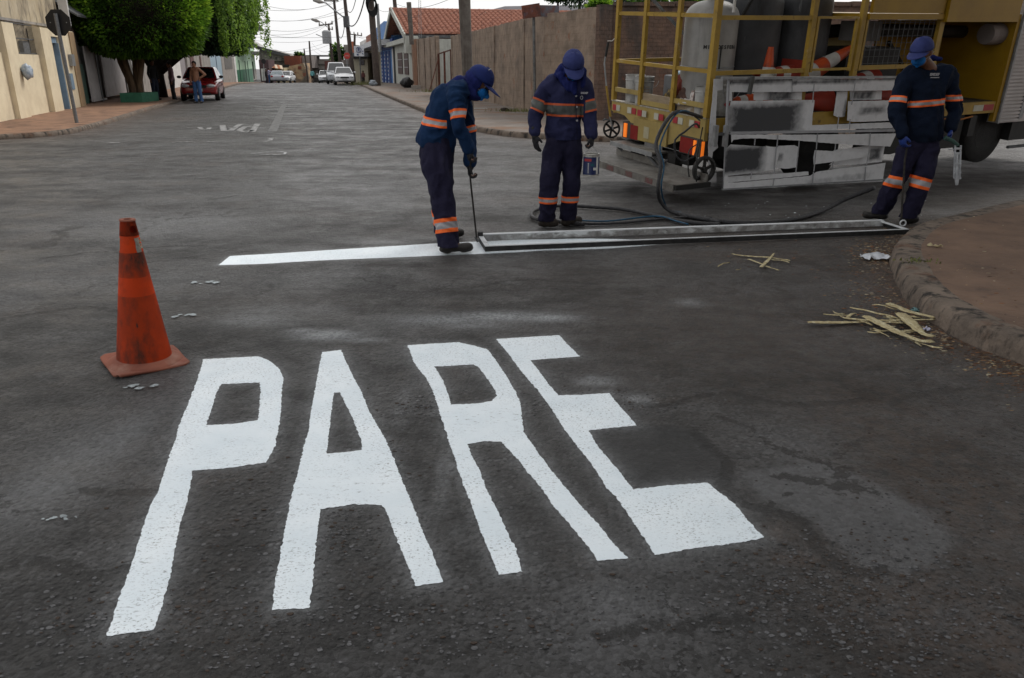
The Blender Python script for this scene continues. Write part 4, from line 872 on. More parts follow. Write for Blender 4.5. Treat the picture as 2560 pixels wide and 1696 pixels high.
# parking sign, stop sign, street name sign
def board(t, name, x0, y0, x1, y1, Y, mt, th=.03, dy=0): a = D(x0, y1, Y + dy); b = D(x1, y0, Y + dy); mb = MB(); mb.b2((a.x, a.y, a.z), (b.x, a.y + th, b.z)); return mb.obj(name, mt, t, world=True)
M_SGNW = mat('sign_white', (.62, .64, .68)); M_SGNB = mat('sign_blue', (.08, .10, .20)); M_RED = mat('sign_red', (.45, .05, .04), (.36, .04, .035))
pk = thing('parking_sign', 'white parking sign with letter E in a ring on a thin dark post', 'road sign', D(902, 208, 66))
mb = MB(); mb.tube([D(903, 208, 66), D(898, 120, 66)], .045, 8); mb.obj('post', M_DGREY, pk, world=True)
board(pk, 'plate', 886, 115, 909, 141, 65.8, M_SGNW)
mb = MB(); c = D(896.5, 125, 65.75); mb.tube([c + Vector((.2 * math.cos(a), 0, .2 * math.sin(a))) for a in [i * math.pi / 10 for i in range(21)]], .022, 6); mb.obj('ring', M_SGNB, pk, world=True)
text_mesh('E', .34, 'letter', M_SGNB, pk, frame_mtx(D(896.5, 125, 65.74), (1, 0, 0), (0, 0, 1)), .004, .012)
board(pk, 'symbol', 892, 135, 896, 139, 65.76, M_SGNB, .02); board(pk, 'symbol', 906, 127, 908, 130, 65.76, M_SGNB, .02); board(pk, 'symbol', 906, 133, 908, 136, 65.76, M_SGNB, .02)
ss = thing('stop_sign', 'faded red octagonal stop sign in front of the leaning pole', 'road sign', D(868, 205, 76))
c = D(867.5, 140, 75.6); rr = 7.6 / 1920 * 75.6
mb = MB(); mb.prism([c + Vector((rr * math.cos(R(22.5 + 45 * k)), 0, rr * math.sin(R(22.5 + 45 * k)))) for k in range(8)], (0, .03, 0)); recalc(mb.obj('plate', M_RED, ss, world=True))
mb = MB(); mb.tube([D(869, 205, 76), D(867, 134, 76)], .04, 8); mb.obj('post', M_GALV, ss, world=True)
text_mesh('PARE', .17, 'lettering', mat('faded_white', (.5, .35, .33)), ss, frame_mtx(c + Vector((0, -.005, 0)), (1, 0, 0), (0, 0, 1)), .003)
s2_ = thing('round_sign', 'round road sign seen from its black back at the far left, by the green shop', 'road sign', D(659, 203, 105))
c = D(659, 154, 104.6); mb = MB(); mb.prism([c + Vector((.32 * math.cos(R(22.5 + 45 * k)), 0, .32 * math.sin(R(22.5 + 45 * k)))) for k in range(8)], (0, .03, 0)); recalc(mb.obj('plate', M_SIGNB, s2_, world=True))
mb = MB(); mb.tube([D(660, 203, 105), D(659, 150, 105)], .05, 8); mb.obj('post', M_GALV, s2_, world=True)
sn = thing('street_name_sign', 'rusty double street name plate on a thin steel post by the long wall', 'road sign', D(1337, 300, 25.2))
mb = MB(); mb.tube([D(1338, 300, 25.2), D(1334, 34, 25.2)], .045, 10); auto_smooth(mb.obj('post', mat('dull_post', (.16, .165, .165), (.09, .09, .09), scale=9, metal=.2, rough=.5), sn, world=True))
M_RUSTP = mat('rusted_plate', (.17, .055, .035), (.07, .035, .03), scale=6, rough=.85, streak=[((.10, .11, .15), (2.2, 2.2, 2.2), .55, .66)])
M_RUSTB = mat('rusted_blue_plate', (.10, .12, .15), (.14, .06, .045), scale=7, rough=.75)
mb = MB(); mb.box(D(1328, 28, 25.05), (.55, .03, .37), Matrix.Rotation(R(-8), 3, 'Y')); mb.obj('plate', M_RUSTP, sn, world=True)
mb = MB(); mb.box(D(1370, 28, 25.15), (.66, .03, .32), Matrix.Rotation(R(1), 3, 'Y')); mb.obj('plate', M_RUSTB, sn, world=True)

# ------------------------------------------------------------------ trees
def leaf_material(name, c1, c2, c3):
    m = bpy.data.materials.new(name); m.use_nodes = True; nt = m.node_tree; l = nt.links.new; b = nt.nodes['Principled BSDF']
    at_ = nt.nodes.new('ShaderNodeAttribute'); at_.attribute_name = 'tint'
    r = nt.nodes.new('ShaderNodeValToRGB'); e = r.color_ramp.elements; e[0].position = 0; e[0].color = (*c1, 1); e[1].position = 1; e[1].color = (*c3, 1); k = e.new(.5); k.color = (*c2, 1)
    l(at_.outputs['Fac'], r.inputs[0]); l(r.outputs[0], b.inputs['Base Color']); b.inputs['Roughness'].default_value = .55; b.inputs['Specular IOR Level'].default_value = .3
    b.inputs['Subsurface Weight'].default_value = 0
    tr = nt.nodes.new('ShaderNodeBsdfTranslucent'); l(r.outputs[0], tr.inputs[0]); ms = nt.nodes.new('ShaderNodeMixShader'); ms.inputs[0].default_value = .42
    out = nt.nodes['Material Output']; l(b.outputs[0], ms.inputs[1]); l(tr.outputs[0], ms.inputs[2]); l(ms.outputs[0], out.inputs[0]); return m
ML = leaf_material('ficus_leaves', (.030, .07, .010), (.11, .235, .02), (.28, .43, .035))
ML2 = leaf_material('dark_leaves', (.014, .038, .014), (.045, .105, .024), (.26, .42, .05))
M_BARK = mat('bark', (.13, .085, .05), (.07, .045, .03), scale=6, rough=.95, bump=.8, bscale=20, wscale=(3, 3, .5))
M_BARKD = mat('dark_bark', (.03, .024, .02), (.018, .015, .012), scale=6, rough=.95, bump=.6, bscale=20)
def leaves(name, pts, nrm, size, mt, parent, tint, seed=0, droop=0., asp=.5):
    rg_ = np.random.default_rng(seed); n = len(pts)
    d = rg_.normal(size=(n, 3)); d += nrm * .6; d[:, 2] -= droop; d /= np.linalg.norm(d, axis=1)[:, None]
    e = np.cross(d, rg_.normal(size=(n, 3)) + nrm * 1.2); e /= np.linalg.norm(e, axis=1)[:, None] + 1e-9
    s_ = size * rg_.uniform(.6, 1.3, n)[:, None]
    a = pts - d * s_ * .5; b = pts + e * s_ * asp * .5; c = pts + d * s_ * .5; f = pts - e * s_ * asp * .5
    V = np.stack([a, b, c, f], 1).reshape(-1, 3)
    if parent is not None:
        M = np.array(WM[parent.name].inverted()); V = V @ M[:3, :3].T + M[:3, 3]
    me = bpy.data.meshes.new(name); me.vertices.add(n * 4); me.vertices.foreach_set('co', V.ravel()); me.loops.add(n * 4); me.loops.foreach_set('vertex_index', np.arange(n * 4))
    me.polygons.add(n); me.polygons.foreach_set('loop_start', np.arange(n) * 4); me.update(); me.validate()
    at_ = me.attributes.new('tint', 'FLOAT', 'POINT'); at_.data.foreach_set('value', np.repeat(tint, 4).astype(np.float32)); me.materials.append(mt)
    o = bpy.data.objects.new(name, me); col.objects.link(o)
    if parent is not None: o.parent = parent
    return o
def crown_pts(c, rx, ry, rz, n, seed, pw=2.6, depth=.35, bump=.16, flat=None):
    rg_ = np.random.default_rng(seed); d = rg_.normal(size=(n, 3)); d /= np.linalg.norm(d, axis=1)[:, None]
    rr = 1. / (np.abs(d) ** pw).sum(1) ** (1 / pw)                 # superellipsoid: clipped, boxy crown
    off = np.array([noise.noise(Vector(q) * 2.6 + Vector((seed, 0, 0))) * .7 + noise.noise(Vector(q) * 6.5 + Vector((0, seed, 0))) * .5 for q in d])
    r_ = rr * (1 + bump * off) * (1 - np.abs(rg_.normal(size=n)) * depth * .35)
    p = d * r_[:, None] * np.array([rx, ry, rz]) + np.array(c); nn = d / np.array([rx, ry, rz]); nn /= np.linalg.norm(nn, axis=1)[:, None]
    tint = np.clip(.42 + off * .75 + nn[:, 2] * .22 + rg_.normal(size=n) * .16 - (1 - r_ / rr) * .9, 0, 1)  # random leaf tone plus painted light: tops and clumps lighter, inner leaves darker
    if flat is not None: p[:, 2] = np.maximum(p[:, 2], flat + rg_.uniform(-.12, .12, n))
    return p, nn, tint
def trunk(parent, mt, pts, rad, name='trunk'):
    mb = MB(); mb.tube(pts, rad, 10); o = mb.obj(name, mt, parent, world=True)
    for v in o.data.vertices: v.co += Vector((noise.noise(v.co * 3), noise.noise(v.co * 3 + Vector((5, 0, 0))), 0)) * .05
    o.data.shade_smooth(); return o
TY = 34.6; tb = D(343, 246, TY)
t1 = thing('clipped_tree', 'round clipped bright green tree growing from the green planter box on the left pavement', 'tree', (tb.x, tb.y, .1))
for k, (dx, dy, tx) in enumerate([(-.14, 0, -.55), (-.05, -.1, -.2), (.08, .05, .25), (.16, -.05, .5), (0, .12, .05), (-.09, .05, -.35)]):
    trunk(t1, M_BARK, [(tb.x + dx, tb.y + dy, 0), (tb.x + dx * 1.3, tb.y + dy, .8), (tb.x + dx * 2 + tx * .35, tb.y + dy * 2, 1.7), (tb.x + tx * 1.1, tb.y + dy * 4, 3.0)], [.15, .12, .10, .06], 'trunk' if k == 2 else 'stem')
cc = D(346, 30, TY); p, nn, ti = crown_pts((cc.x, TY, cc.z + .05), 2.78, 2.5, 2.02, 42000, 3, 2.5, bump=.11, flat=D(346, 139, TY - 1.5).z)
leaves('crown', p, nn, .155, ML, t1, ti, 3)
mb = MB(); mb.lathe([(0, -.95), (.6, -.9), (.85, -.4), (.88, .2), (.7, .7), (0, .95)], 20); o = mb.obj('dark_crown_backing', M_BARKD, t1, world=False); o.location = WM[t1.name].inverted() @ Vector((cc.x, TY, cc.z)); o.scale = (2.45, 2.2, 1.75)  # dark backing added inside the crown so sky does not show through
pb = thing('planter_box', 'low green painted masonry planter box around the foot of the clipped tree', 'planter', (tb.x, tb.y, .1))
a = D(303, 262, 33.6); b = D(378, 262, 33.6); mb = MB(); mb.b2((a.x, 33.6, 0), (b.x - .35, 35.2, .48)); mb.obj('box', mat('planter_green', (.045, .16, .10), (.03, .11, .07), scale=4, rough=.8), pb, world=True)
TY2 = 39.; tb2 = D(402, 250, TY2)
t2 = thing('clipped_tree', 'large dark clipped tree with hanging pale green shoots behind the red car', 'tree', (tb2.x, tb2.y, 0.1))
trunk(t2, M_BARKD, [(tb2.x, tb2.y, 0), (tb2.x, tb2.y, 1.0), (tb2.x + .05, tb2.y, 1.9), (tb2.x + .6, tb2.y, 3.0)], [.36, .30, .27, .22])
for tx in (-1.2, 1.6, 3.0): trunk(t2, M_BARKD, [(tb2.x, tb2.y, 1.2), (tb2.x + tx * .5, tb2.y, 2.2), (tb2.x + tx, tb2.y, 3.2)], [.2, .15, .1], 'limb')
cR = D(632, 60, TY2); cLx = D(385, 60, TY2); zb = D(540, 133, TY2 - 2).z
cx_ = (cR.x + cLx.x) / 2; rx_ = (cR.x - cLx.x) / 2 * .97; zt = 8.2
p, nn, ti = crown_pts((cx_, TY2 + .4, (zb + zt) / 2 + .1), rx_, 2.9, (zt - zb) / 2 + .25, 42000, 8, 3.6, bump=.10, flat=zb)
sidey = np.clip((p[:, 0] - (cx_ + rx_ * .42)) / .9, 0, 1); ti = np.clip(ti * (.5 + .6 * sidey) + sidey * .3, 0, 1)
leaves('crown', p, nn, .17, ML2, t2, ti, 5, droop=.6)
# hanging shoots on the right flank
rg_ = np.random.default_rng(11); n = 260; hp = []; hn = []; ht = []
for k in range(n):
    a = rg_.uniform(-1.9, .9); q = np.array([cx_ + rx_ * (.78 + .2 * math.cos(a)) * 1.0, TY2 + .4 + 2.8 * math.sin(a), rg_.uniform(zb + .6, zt - .2)])
    out = np.array([.8 * math.cos(a) + .2, math.sin(a), 0]); ln_ = rg_.uniform(.5, 1.1); c0 = rg_.uniform(.55, 1.)
    for j in range(26): t = j / 26.; hp.append(q + out * (.18 + .12 * math.sin(t * 3)) + np.array([0, 0, -ln_ * t]) + rg_.normal(size=3) * .045); hn.append(out); ht.append(c0)
leaves('hanging_shoots', np.array(hp), np.array(hn), .13, ML2, t2, np.array(ht), 6, droop=1.5)
mb = MB(); mb.lathe([(0, -1), (.8, -.97), (.9, 0), (.85, .9), (0, 1)], 20); o = mb.obj('dark_crown_backing', M_BARKD, t2, world=False); o.location = WM[t2.name].inverted() @ Vector((cx_, TY2 + .5, (zb + zt) / 2 + .15)); o.scale = (rx_ * .88, 2.3, (zt - zb) / 2 * .92)  # added dark shell closing the larger crown from within, no branches modelled

def simple_tree(label, c, rx, ry, rz, n, size, mt, seed, base, kind='tree', bark=M_BARKD, bump=.3, name='tree'):
    t = thing(name, label, 'tree', base); trunk(t, bark, [Vector(base), Vector(base).lerp(Vector(c), .6), Vector(c)], [.2, .15, .08])
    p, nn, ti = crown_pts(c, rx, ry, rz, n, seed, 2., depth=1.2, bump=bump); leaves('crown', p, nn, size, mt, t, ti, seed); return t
c = D(843, 135, 112); simple_tree('small dark green tree between the distant poles', (c.x, 112, c.z), 1.1, 1.0, 1.35, 1500, .35, ML2, 21, (c.x, 112, gz(112)))
for px in (742, 752): c = D(px, 137, 130); simple_tree('thin palm-like tuft of leaves showing over the far raw brick block' + (' on its left' if px == 742 else ' on its right'), (c.x, 130, c.z), .55, .5, .4, 120, .45, ML2, px, (c.x, 130, gz(130)))
for i, (px, py, Y, rx, rz, m_, lab) in enumerate([(1450, -12, 60, 2.6, .9, ML2, 'dark flat-topped tree over the long wall, left of the truck'), (1395, -6, 58, 1.2, .25, ML2, 'thin dark branch end over the grey shed roof'), (1560, -14, 58, 2.0, 1.0, ML2, 'dark tree behind the truck cage'), (1625, 2, 50, 1.4, .8, ML, 'bright green bush over the wall behind the truck cage'), (1500, 12, 46, .7, .35, ML, 'low yellow-green bush on top of the long wall'), (1720, 0, 52, 1.2, .7, ML, 'yellow-green tree seen over the wall beside the big grey tank')]):
    c = D(px, py, Y); simple_tree(lab, (c.x, Y, c.z), rx, 1.4, rz, 2600, .2, m_, 40 + i, (c.x, Y, 0))
# weeds by the kerb
def weeds(label, c, w, n, h, seed):
    mb = MB(); rg2 = random.Random(seed)
    for k in range(n):
        x = c.x + rg2.gauss(0, w); y = c.y + rg2.gauss(0, w * .6); a = rg2.uniform(0, 6.28); hh = h * rg2.uniform(.4, 1.1); d = Vector((math.cos(a), math.sin(a), 0)); z = c.z
        mb.add([Vector((x, y, z)) - d * .012, Vector((x, y, z)) + d * .012, Vector((x, y, z + hh)) + Vector((-d.y, d.x, 0)) * hh * .4], [(0, 1, 2)])
    o = mb.obj('weeds', mat('weed_green', (.10, .13, .035), (.16, .14, .06), scale=9)); o['kind'] = 'stuff'; o['label'] = label
weeds('dry green weeds at the kerb before the dark power pole', G(918, 216) + Vector((0, 0, .1)), .6, 500, .35, 1)
weeds('dry weeds at the foot of the long right wall', Vector((-3.9, 46.5, .1)), .9, 400, .25, 2)
weeds('tiny weeds on the corner kerb', G(2290, 655, .13), .07, 60, .03, 3)
weeds('dry weeds along the foot of the wall behind the workers', Vector((.3, 26.9, .1)), .5, 300, .15, 4)
# ------------------------------------------------------------------ the road-marking truck
def rig(yaw, roll, pitch):
    u = Vector((math.cos(yaw) * math.cos(pitch), math.sin(yaw) * math.cos(pitch), math.sin(pitch)))
    v = Vector((-math.sin(yaw) * math.cos(roll), math.cos(yaw) * math.cos(roll), math.sin(roll)))
    v = (v - u * v.dot(u)).normalized(); w = u.cross(v); return u, v, w
TU, TV, TW = rig(R(25.6), R(3.7), R(1.2))
TC = Vector((2.3745, 9.758, .973))                          # near rear corner of the deck
TM = Matrix((TU, TV, TW)).transposed().to_4x4(); TM.translation = TC
GZ = -.96                                                   # ground below the deck, truck frame
def tl(p): return TM @ Vector(p)
def on_side(px, py, b=0.):                                  # photograph point on the truck's near side -> (along, up)
    d = ray(px, py); o = Vector((0, 0, CAM_H)) - TC; t = (b - o.dot(TV)) / d.dot(TV); p = o + d * t; return p.dot(TU), p.dot(TW)
def on_rear(px, py, a=0.):
    d = ray(px, py); o = Vector((0, 0, CAM_H)) - TC; t = (a - o.dot(TU)) / d.dot(TU); p = o + d * t; return p.dot(TV), p.dot(TW)
M_YEL = mat('truck_yellow', (.36, .23, .035), (.26, .165, .03), scale=5, rough=.5, streak=[((.10, .06, .02), (7, 7, 7), .60, .70), ((.40, .33, .20), (3, 3, 3), .62, .72)])
M_YELB = mat('truck_yellow_beam', (.35, .26, .085), (.27, .20, .07), scale=4, rough=.5, streak=[((.22, .16, .07), (5, 5, 1.5), .52, .7)])
M_YELP = mat('truck_yellow_panel', (.33, .195, .010), (.26, .15, .009), scale=2.5, rough=.45)
M_EDGE = mat('worn_edge', (.42, .41, .38), (.22, .18, .12), scale=20, rough=.5, metal=.2)
M_REDT = mat('reflector_red', (.36, .035, .045), (.28, .03, .035), scale=10, rough=.35)
M_WHT = mat('reflector_white', (.46, .45, .38), (.38, .37, .30), scale=10, rough=.35)
M_ALU = mat('chequer_plate', (.22, .21, .195), (.13, .125, .115), scale=7, rough=.55, metal=.25, bump=.4, bscale=90, streak=[((.08, .07, .06), (4, 4, 4), .52, .68)])
M_BLK = mat('chassis_black', (.012, .012, .012), (.02, .019, .018), scale=8, rough=.6)
M_RUB = mat('tyre_rubber', (.014, .014, .014), (.022, .021, .02), scale=12, rough=.75, bump=.3, bscale=60)
M_WOOD = mat('paint_stained_wood', (.30, .24, .16), (.20, .15, .10), scale=5, rough=.85, wscale=(1, 1, 6), streak=[((.42, .40, .36), (4, 4, 9), .55, .7)])
M_DECK = mat('deck_steel', (.06, .055, .05), (.035, .03, .028), scale=5, rough=.8)
trk = thing('truck', 'yellow road-marking truck with an open post-and-rail cage, tanks and hanging stencils', 'truck', mtx=TM)
def tbox(name, m, lo, hi, parent=None, **k):
    mb = MB(); mb.b2(lo, hi); return mb.obj(name, m, parent or trk, **k)
def tbar(name, m, p, q, w, h=None, parent=None, up=(0, 0, 1)):
    mb = MB(); mb.bar(p, q, w, h, up=up); return mb.obj(name, m, parent or trk)
W_ = 2.13
tbox('deck', M_DECK, (.05, .04, -.06), (5.5, W_ - .04, 0))
tbox('side_beam', M_YEL, (.03, -.02, -.17), (5.62, .06, -.005))
tbox('side_beam', M_YEL, (.03, W_ - .06, -.17), (5.62, W_, -.005))
# rear cross beam: deep in the middle, tapering to the sides
rb = MB(); rb.prism([(0, 0, -.005), (0, W_, -.005), (0, W_, -.14), (0, 1.78, -.17), (0, 1.44, -.33), (0, .72, -.42), (0, .30, -.27), (0, 0, -.27)], (.06, 0, 0)); recalc(rb.obj('rear_beam', M_YELB, trk))
tbox('top_trim', M_EDGE, (-.006, 0, -.004), (.06, .69, .012)); tbox('top_trim', M_EDGE, (-.006, .73, -.004), (.06, 1.42, .012)); tbox('top_trim', M_EDGE, (-.006, 1.46, -.004), (.06, W_, .012))
bp_ = tbox('drop_panel', M_YELB, (-.03, .72, -.45), (-.004, 1.5, -.16))
tbox('sticker', mat('sticker_pale', (.42, .38, .25)), (-.034, 1.12, -.40), (-.031, 1.24, -.25), bp_)
for i, b in enumerate((2.04, 1.95, 1.66, 1.55, 1.37, 1.26, .98, .87, .60, .49, .26, .15)):
    tbox('reflector', M_REDT if i % 4 in (0, 3) else M_WHT, (-.010 - .026 * (.72 < b < 1.45), b - .048, -.125), (-.002 - .026 * (.72 < b < 1.45), b + .048, -.045))
tbox('reflector', M_WHT, (4.95, -.026, -.13), (5.17, -.021, -.045)); tbox('reflector', M_REDT, (5.175, -.026, -.13), (5.4, -.021, -.045))
# cage
POST = [(0, 0, .075, .07), (0, .70, .05, .06), (0, 1.43, .05, .06), (0, W_ - .03, .06, .06)]
for a, b, w, h in POST:
    mb = MB(); mb.b2((a, b, -.0), (a + w, b + h, 1.75)); mb.obj('post', M_YEL, trk)
for a in (1.50, 2.36, 3.86):
    mb = MB(); mb.b2((a, 0, -.0), (a + (.075 if a < 3 else .09), .06, 1.75)); mb.obj('post', M_YEL, trk)
    mb = MB(); mb.b2((a + .0, W_ - .06, -.0), (a + .07, W_, 1.75)); mb.obj('post', M_YEL, trk)
for a in (1.60, 2.28, 2.46): mb = MB(); mb.b2((a, .005, .50), (a + .035, .04, 1.16)); mb.obj('door_upright', M_YEL, trk)
for z in (.545, 1.165, 1.72):
    for (y0, y1) in ((.072, .698), (.762, 1.428), (1.492, W_ - .032)):
        tbar('rail', M_YEL, (.03, y0, z), (.03, y1, z), .04, .045)
    tbar('rail', M_YEL, (.078, .03, z - .02), (1.498, .03, z - .02), .04, .05)
    tbar('rail', M_YEL, (1.64, .022, z - .015), (2.28, .022, z - .015), .03, .03)
    tbar('rail', M_YEL, (2.5, .03, z - .01), (3.86, .03, z - .01), .04, .055)
    tbar('rail', M_YEL, (.06, W_ - .03, z), (3.86, W_ - .03, z), .04, .05)
for (y0, y1, z) in ((1.492, W_ - .032, .13), (.76, 1.42, .02), (.072, .698, .115)): tbar('low_rail', M_YELB, (.03, y0, z + .03), (.03, y1, z + .03), .03, .06)
tbox('plank', M_WOOD, (.035, .77, .005), (.06, 1.42, .17)); tbox('plank', M_WOOD, (.075, .09, .01), (.10, .695, .10))
tbar('brace', M_GALV, (.1, W_ - .02, 1.7), (1.35, W_ - .02, .75), .035)
# yellow hood panels above, and the engine bay grille
tbox('hood_panel', M_YELP, (2.50, -.02, 1.205), (3.86, .03, 1.80)); tbox('hood_panel', M_YELP, (3.90, -.06, 1.10), (5.42, .03, 1.80))
tbar('rail', M_YELP, (2.46, .0, 1.165), (3.88, .0, 1.165), .05, .07)
gr = tbox('engine_block', M_BLK, (2.75, .5, .0), (3.8, 1.5, .75))
mb = MB()
for k in range(14): a = 2.55 + k * .095; mb.b2((a, .04, .56), (a + .006, .046, 1.12))
for k in range(7): z = .58 + k * .085; mb.b2((2.55, .047, z), (3.82, .053, z + .006))
mb.obj('mesh_guard', M_DGREY, trk, kind='stuff')
mb = MB(); mb.tube([(2.6, .9, .95), (3.1, .8, .98), (5.2, .6, .95)], .09, 10); mb.obj('exhaust_pipe', M_BLK, trk)
mb = MB(); mb.lathe([(0, 0), (.14, 0), (.15, .05), (.15, .3)], 18, (5.15, .2, .93), Matrix.Rotation(R(90), 3, 'Y')); mb.obj('filter_drum', M_BROWNG, trk)
tbox('cream_panel', mat('hood_cream', (.50, .38, .17)), (3.0, 1.2, .62), (3.6, 1.24, 1.0)); tbox('side_box', M_DKWALL, (2.75, .3, .85), (3.1, .7, 1.1))
# bay back panel and braces
tbox('bay_shade_cover', M_YELP, (2.5, .06, 1.16), (5.43, W_, 1.2)); tbox('far_panel', M_YELP, (2.5, W_ - .02, .0), (3.9, W_ + .01, 1.15)); tbox('bay_back', M_YELP, (3.98, 1.1, -.0), (5.45, 1.14, 1.1)); tbox('bay_side', M_YELP, (5.44, .03, -.02), (5.48, 1.1, 1.15)); tbar('bay_brace', M_BLK, (4.2, 1.06, .8), (5.1, 1.06, .02), .04)  # unseen cover added over the bay to keep sky light out
tbar('bay_post', M_YELP, (5.48, .0, -.3), (5.48, .0, 1.2), .07, .07)
# white ribbed cab body
cab = tbox('cab_body', mat('ribbed_white', (.46, .43, .42), (.38, .35, .34), scale=3, rough=.45), (5.56, -.04, -.33), (8.4, 2.1, 1.9))
for k in range(42):
    z = -.31 + k * .052; tbox('rib', mat('rib_white', (.52, .49, .48)), (5.555, -.062, z), (6.02, -.042, z + .03), cab)
tbox('edge_trim', M_GALV, (5.53, -.07, -.33), (5.56, -.038, 1.9), cab)
tbox('window_frame', M_GALV, (6.02, -.068, -.28), (6.10, -.042, 1.9), cab); tbox('door_glass', M_GLASSD, (6.11, -.05, -.20), (8.0, -.042, 1.8), cab)
# running gear
def wheel(name, c, r_, w, parent, dual=False, rimm=M_BLK):
    mb = MB(); M = Matrix.Rotation(R(90), 3, 'X')
    mb.lathe([(r_ * .55, -w / 2), (r_ * .9, -w / 2), (r_, -w / 2 + .03), (r_, w / 2 - .03), (r_ * .9, w / 2), (r_ * .55, w / 2)], 36, c, M); o = mb.obj(name, M_RUB, parent); auto_smooth(o)
    mb = MB(); mb.lathe([(0, .02), (r_ * .2, .05), (r_ * .25, -.02), (r_ * .5, 0), (r_ * .56, w / 2 + .002), (r_ * .58, w / 2 - .02)], 24, c, M); mb.obj('rim', rimm, o); return o
for a in (5.62,): wheel('wheel', (a, .26, GZ + .44), .44, .26, trk)
for a in (5.62,): wheel('wheel', (a, W_ - .25, GZ + .30), .44, .26, trk)
wheel('wheel', (2.05, .26, GZ + .44), .44, .3, trk); wheel('wheel', (2.05, W_ - .25, GZ + .30), .44, .3, trk)
for b in (.62, 1.42): tbox('chassis_rail', M_BLK, (.1, b, -.36), (8, b + .09, -.062))
tbox('axle', M_BLK, (1.98, .3, -.60), (2.12, W_ - .3, -.48)); tbox('axle', M_BLK, (5.55, .3, -.60), (5.69, W_ - .3, -.48))
tbox('tool_locker', M_BLK, (3.3, .05, -.66), (4.9, .6, -.19)); tbox('tool_locker', M_BLK, (6.0, .0, -.62), (8.0, .7, -.34)); tbox('battery_box', M_BLK, (4.98, .0, -.5), (5.12, .3, -.2)); tbox('cross_member', M_BLK, (.3, .05, -.5), (.42, W_ - .05, -.2)); tbox('under_tank', M_BLK, (.6, .5, -.62), (1.5, 1.6, -.2))
tbar('guard_rail', M_DGREY, (6.0, -.02, -.72), (8, -.02, -.72), .04)
mb = MB(); mb.tube([(4.3, -.04, -.2), (4.6, -.05, -.24), (4.95, -.04, -.2)], .012, 6); mb.obj('orange_strap', mat('orange_cord', (.35, .13, .03)), trk)
# tail lights
M_LENS = mat('lens_red', (.22, .018, .015), (.16, .012, .012), rough=.2); M_LENO = mat('lens_lit', (.9, .22, .03), (.8, .16, .02), rough=.2, emit=(1., .22, .02), emit_s=.35); M_GREYL = mat('lamp_grey', (.06, .055, .05))
for b0, lit in ((.02, 1), (1.36, 1)):
    hs = tbox('tail_light', M_GREYL, (-.02, b0, -.47), (.10, b0 + .42, -.25))
    if b0 < 1:
        tbox('red_lens', M_LENS, (-.035, b0 + .14, -.455), (-.018, b0 + .40, -.265), hs); tbox('amber_lens', M_LENO, (-.037, b0 + .085, -.455), (-.018, b0 + .13, -.275), hs); tbox('amber_lens', M_LENO, (-.012, b0 - .018, -.46), (.025, b0 - .002, -.275), hs)
    else:
        tbox('red_lens', M_LENS, (-.035, b0 + .02, -.455), (-.018, b0 + .2, -.265), hs); tbox('amber_lens', M_LENO, (-.037, b0 + .30, -.455), (-.018, b0 + .37, -.265), hs)
tbox('number_plate', mat('plate_grey', (.16, .155, .15), (.10, .10, .095), scale=12), (-.03, .80, -.53), (-.015, 1.20, -.44))
# step and rear working platform
tbox('bumper_bar', M_BLK, (.02, .28, -.62), (.14, 1.9, -.50))
stp = tbox('step', M_ALU, (-.24, .72, -.53), (.02, 1.72, -.505)); tbox('step_lip', M_GALV, (-.25, .71, -.56), (-.241, 1.73, -.50), stp)
for b in (.78, 1.66):
    tbar('step_brace', M_DGREY, (-.22, b, -.53), (.10, b - .28, -.86), .03, parent=stp)
tbar('step_brace', M_DGREY, (-.2, .9, -.55), (-.1, .45, -.84), .03, parent=stp); tbar('step_brace', M_DGREY, (-.2, .45, -.56), (-.1, .9, -.84), .03, parent=stp)
mb = MB(); mb.b2((-.06, .45, -.95), (.06, .62, -.5)); mb.b2((-.06, 1.3, -.95), (.06, 1.48, -.5)); mb.obj('platform_hanger', M_BLK, trk, kind='stuff')
PA0, PA1, PB0, PB1, PZ = -.62, -.12, -.30, 1.72, -.70
pf = tbox('platform', M_ALU, (PA0, PB0, PZ - .02), (PA1, PB1, PZ))
tbox('platform_lip', M_ALU, (PA0 - .012, PB0, PZ - .085), (PA0 - .001, PB1, PZ + .004), pf); tbox('back_lip', M_ALU, (PA1 - .02, PB0, PZ + .001), (PA1, PB1, PZ + .09), pf)
tbox('near_bar', M_BLK, (PA0, PB0 - .04, PZ - .06), (PA1 + .02, PB0 - .002, PZ + .0), pf)
for i, b in enumerate((1.5, 1.1, .65, .2)): tbox('reflector', mat('dull_reflector', (.15, .06, .06), (.12, .10, .09), scale=20), (PA0 - .016, b - .08, PZ - .075), (PA0 - .0125, b + .08, PZ - .01), pf)
# tanks behind the bars
def tank(name, m, a, b, r_, z0, z1, dome, parent=trk):
    mb = MB(); prof = [(0, z0), (r_, z0)] + [(r_, z0 + (z1 - z0) * k / 4) for k in range(1, 5)]
    for k in range(1, 9): t = math.pi / 2 * k / 9; prof.append((r_ * math.cos(t) ** .8, z1 + dome * math.sin(t)))
    prof += [(r_ * .16, z1 + dome), (r_ * .16, z1 + dome + .16), (0, z1 + dome + .16)]
    mb.lathe(prof, 40, (a, b, 0)); return auto_smooth(recalc(mb.obj(name, m, parent)), 50)
M_TANK = mat('tank_grey', (.30, .295, .28), (.21, .205, .20), scale=3, rough=.45, metal=.15, streak=[((.13, .12, .11), (4, 4, .5), .55, .72)])
M_TANKD = mat('tank_dark', (.065, .068, .075), (.038, .04, .045), scale=3, rough=.5, streak=[((.15, .155, .16), (9, 9, 1.2), .66, .71), ((.02, .02, .022), (3, 3, .8), .55, .7)])
ta, tb_, tr = .47, .66, .335
tk = tank('glass_bead_tank', M_TANK, ta, tb_, tr, .02, 1.14, .20)
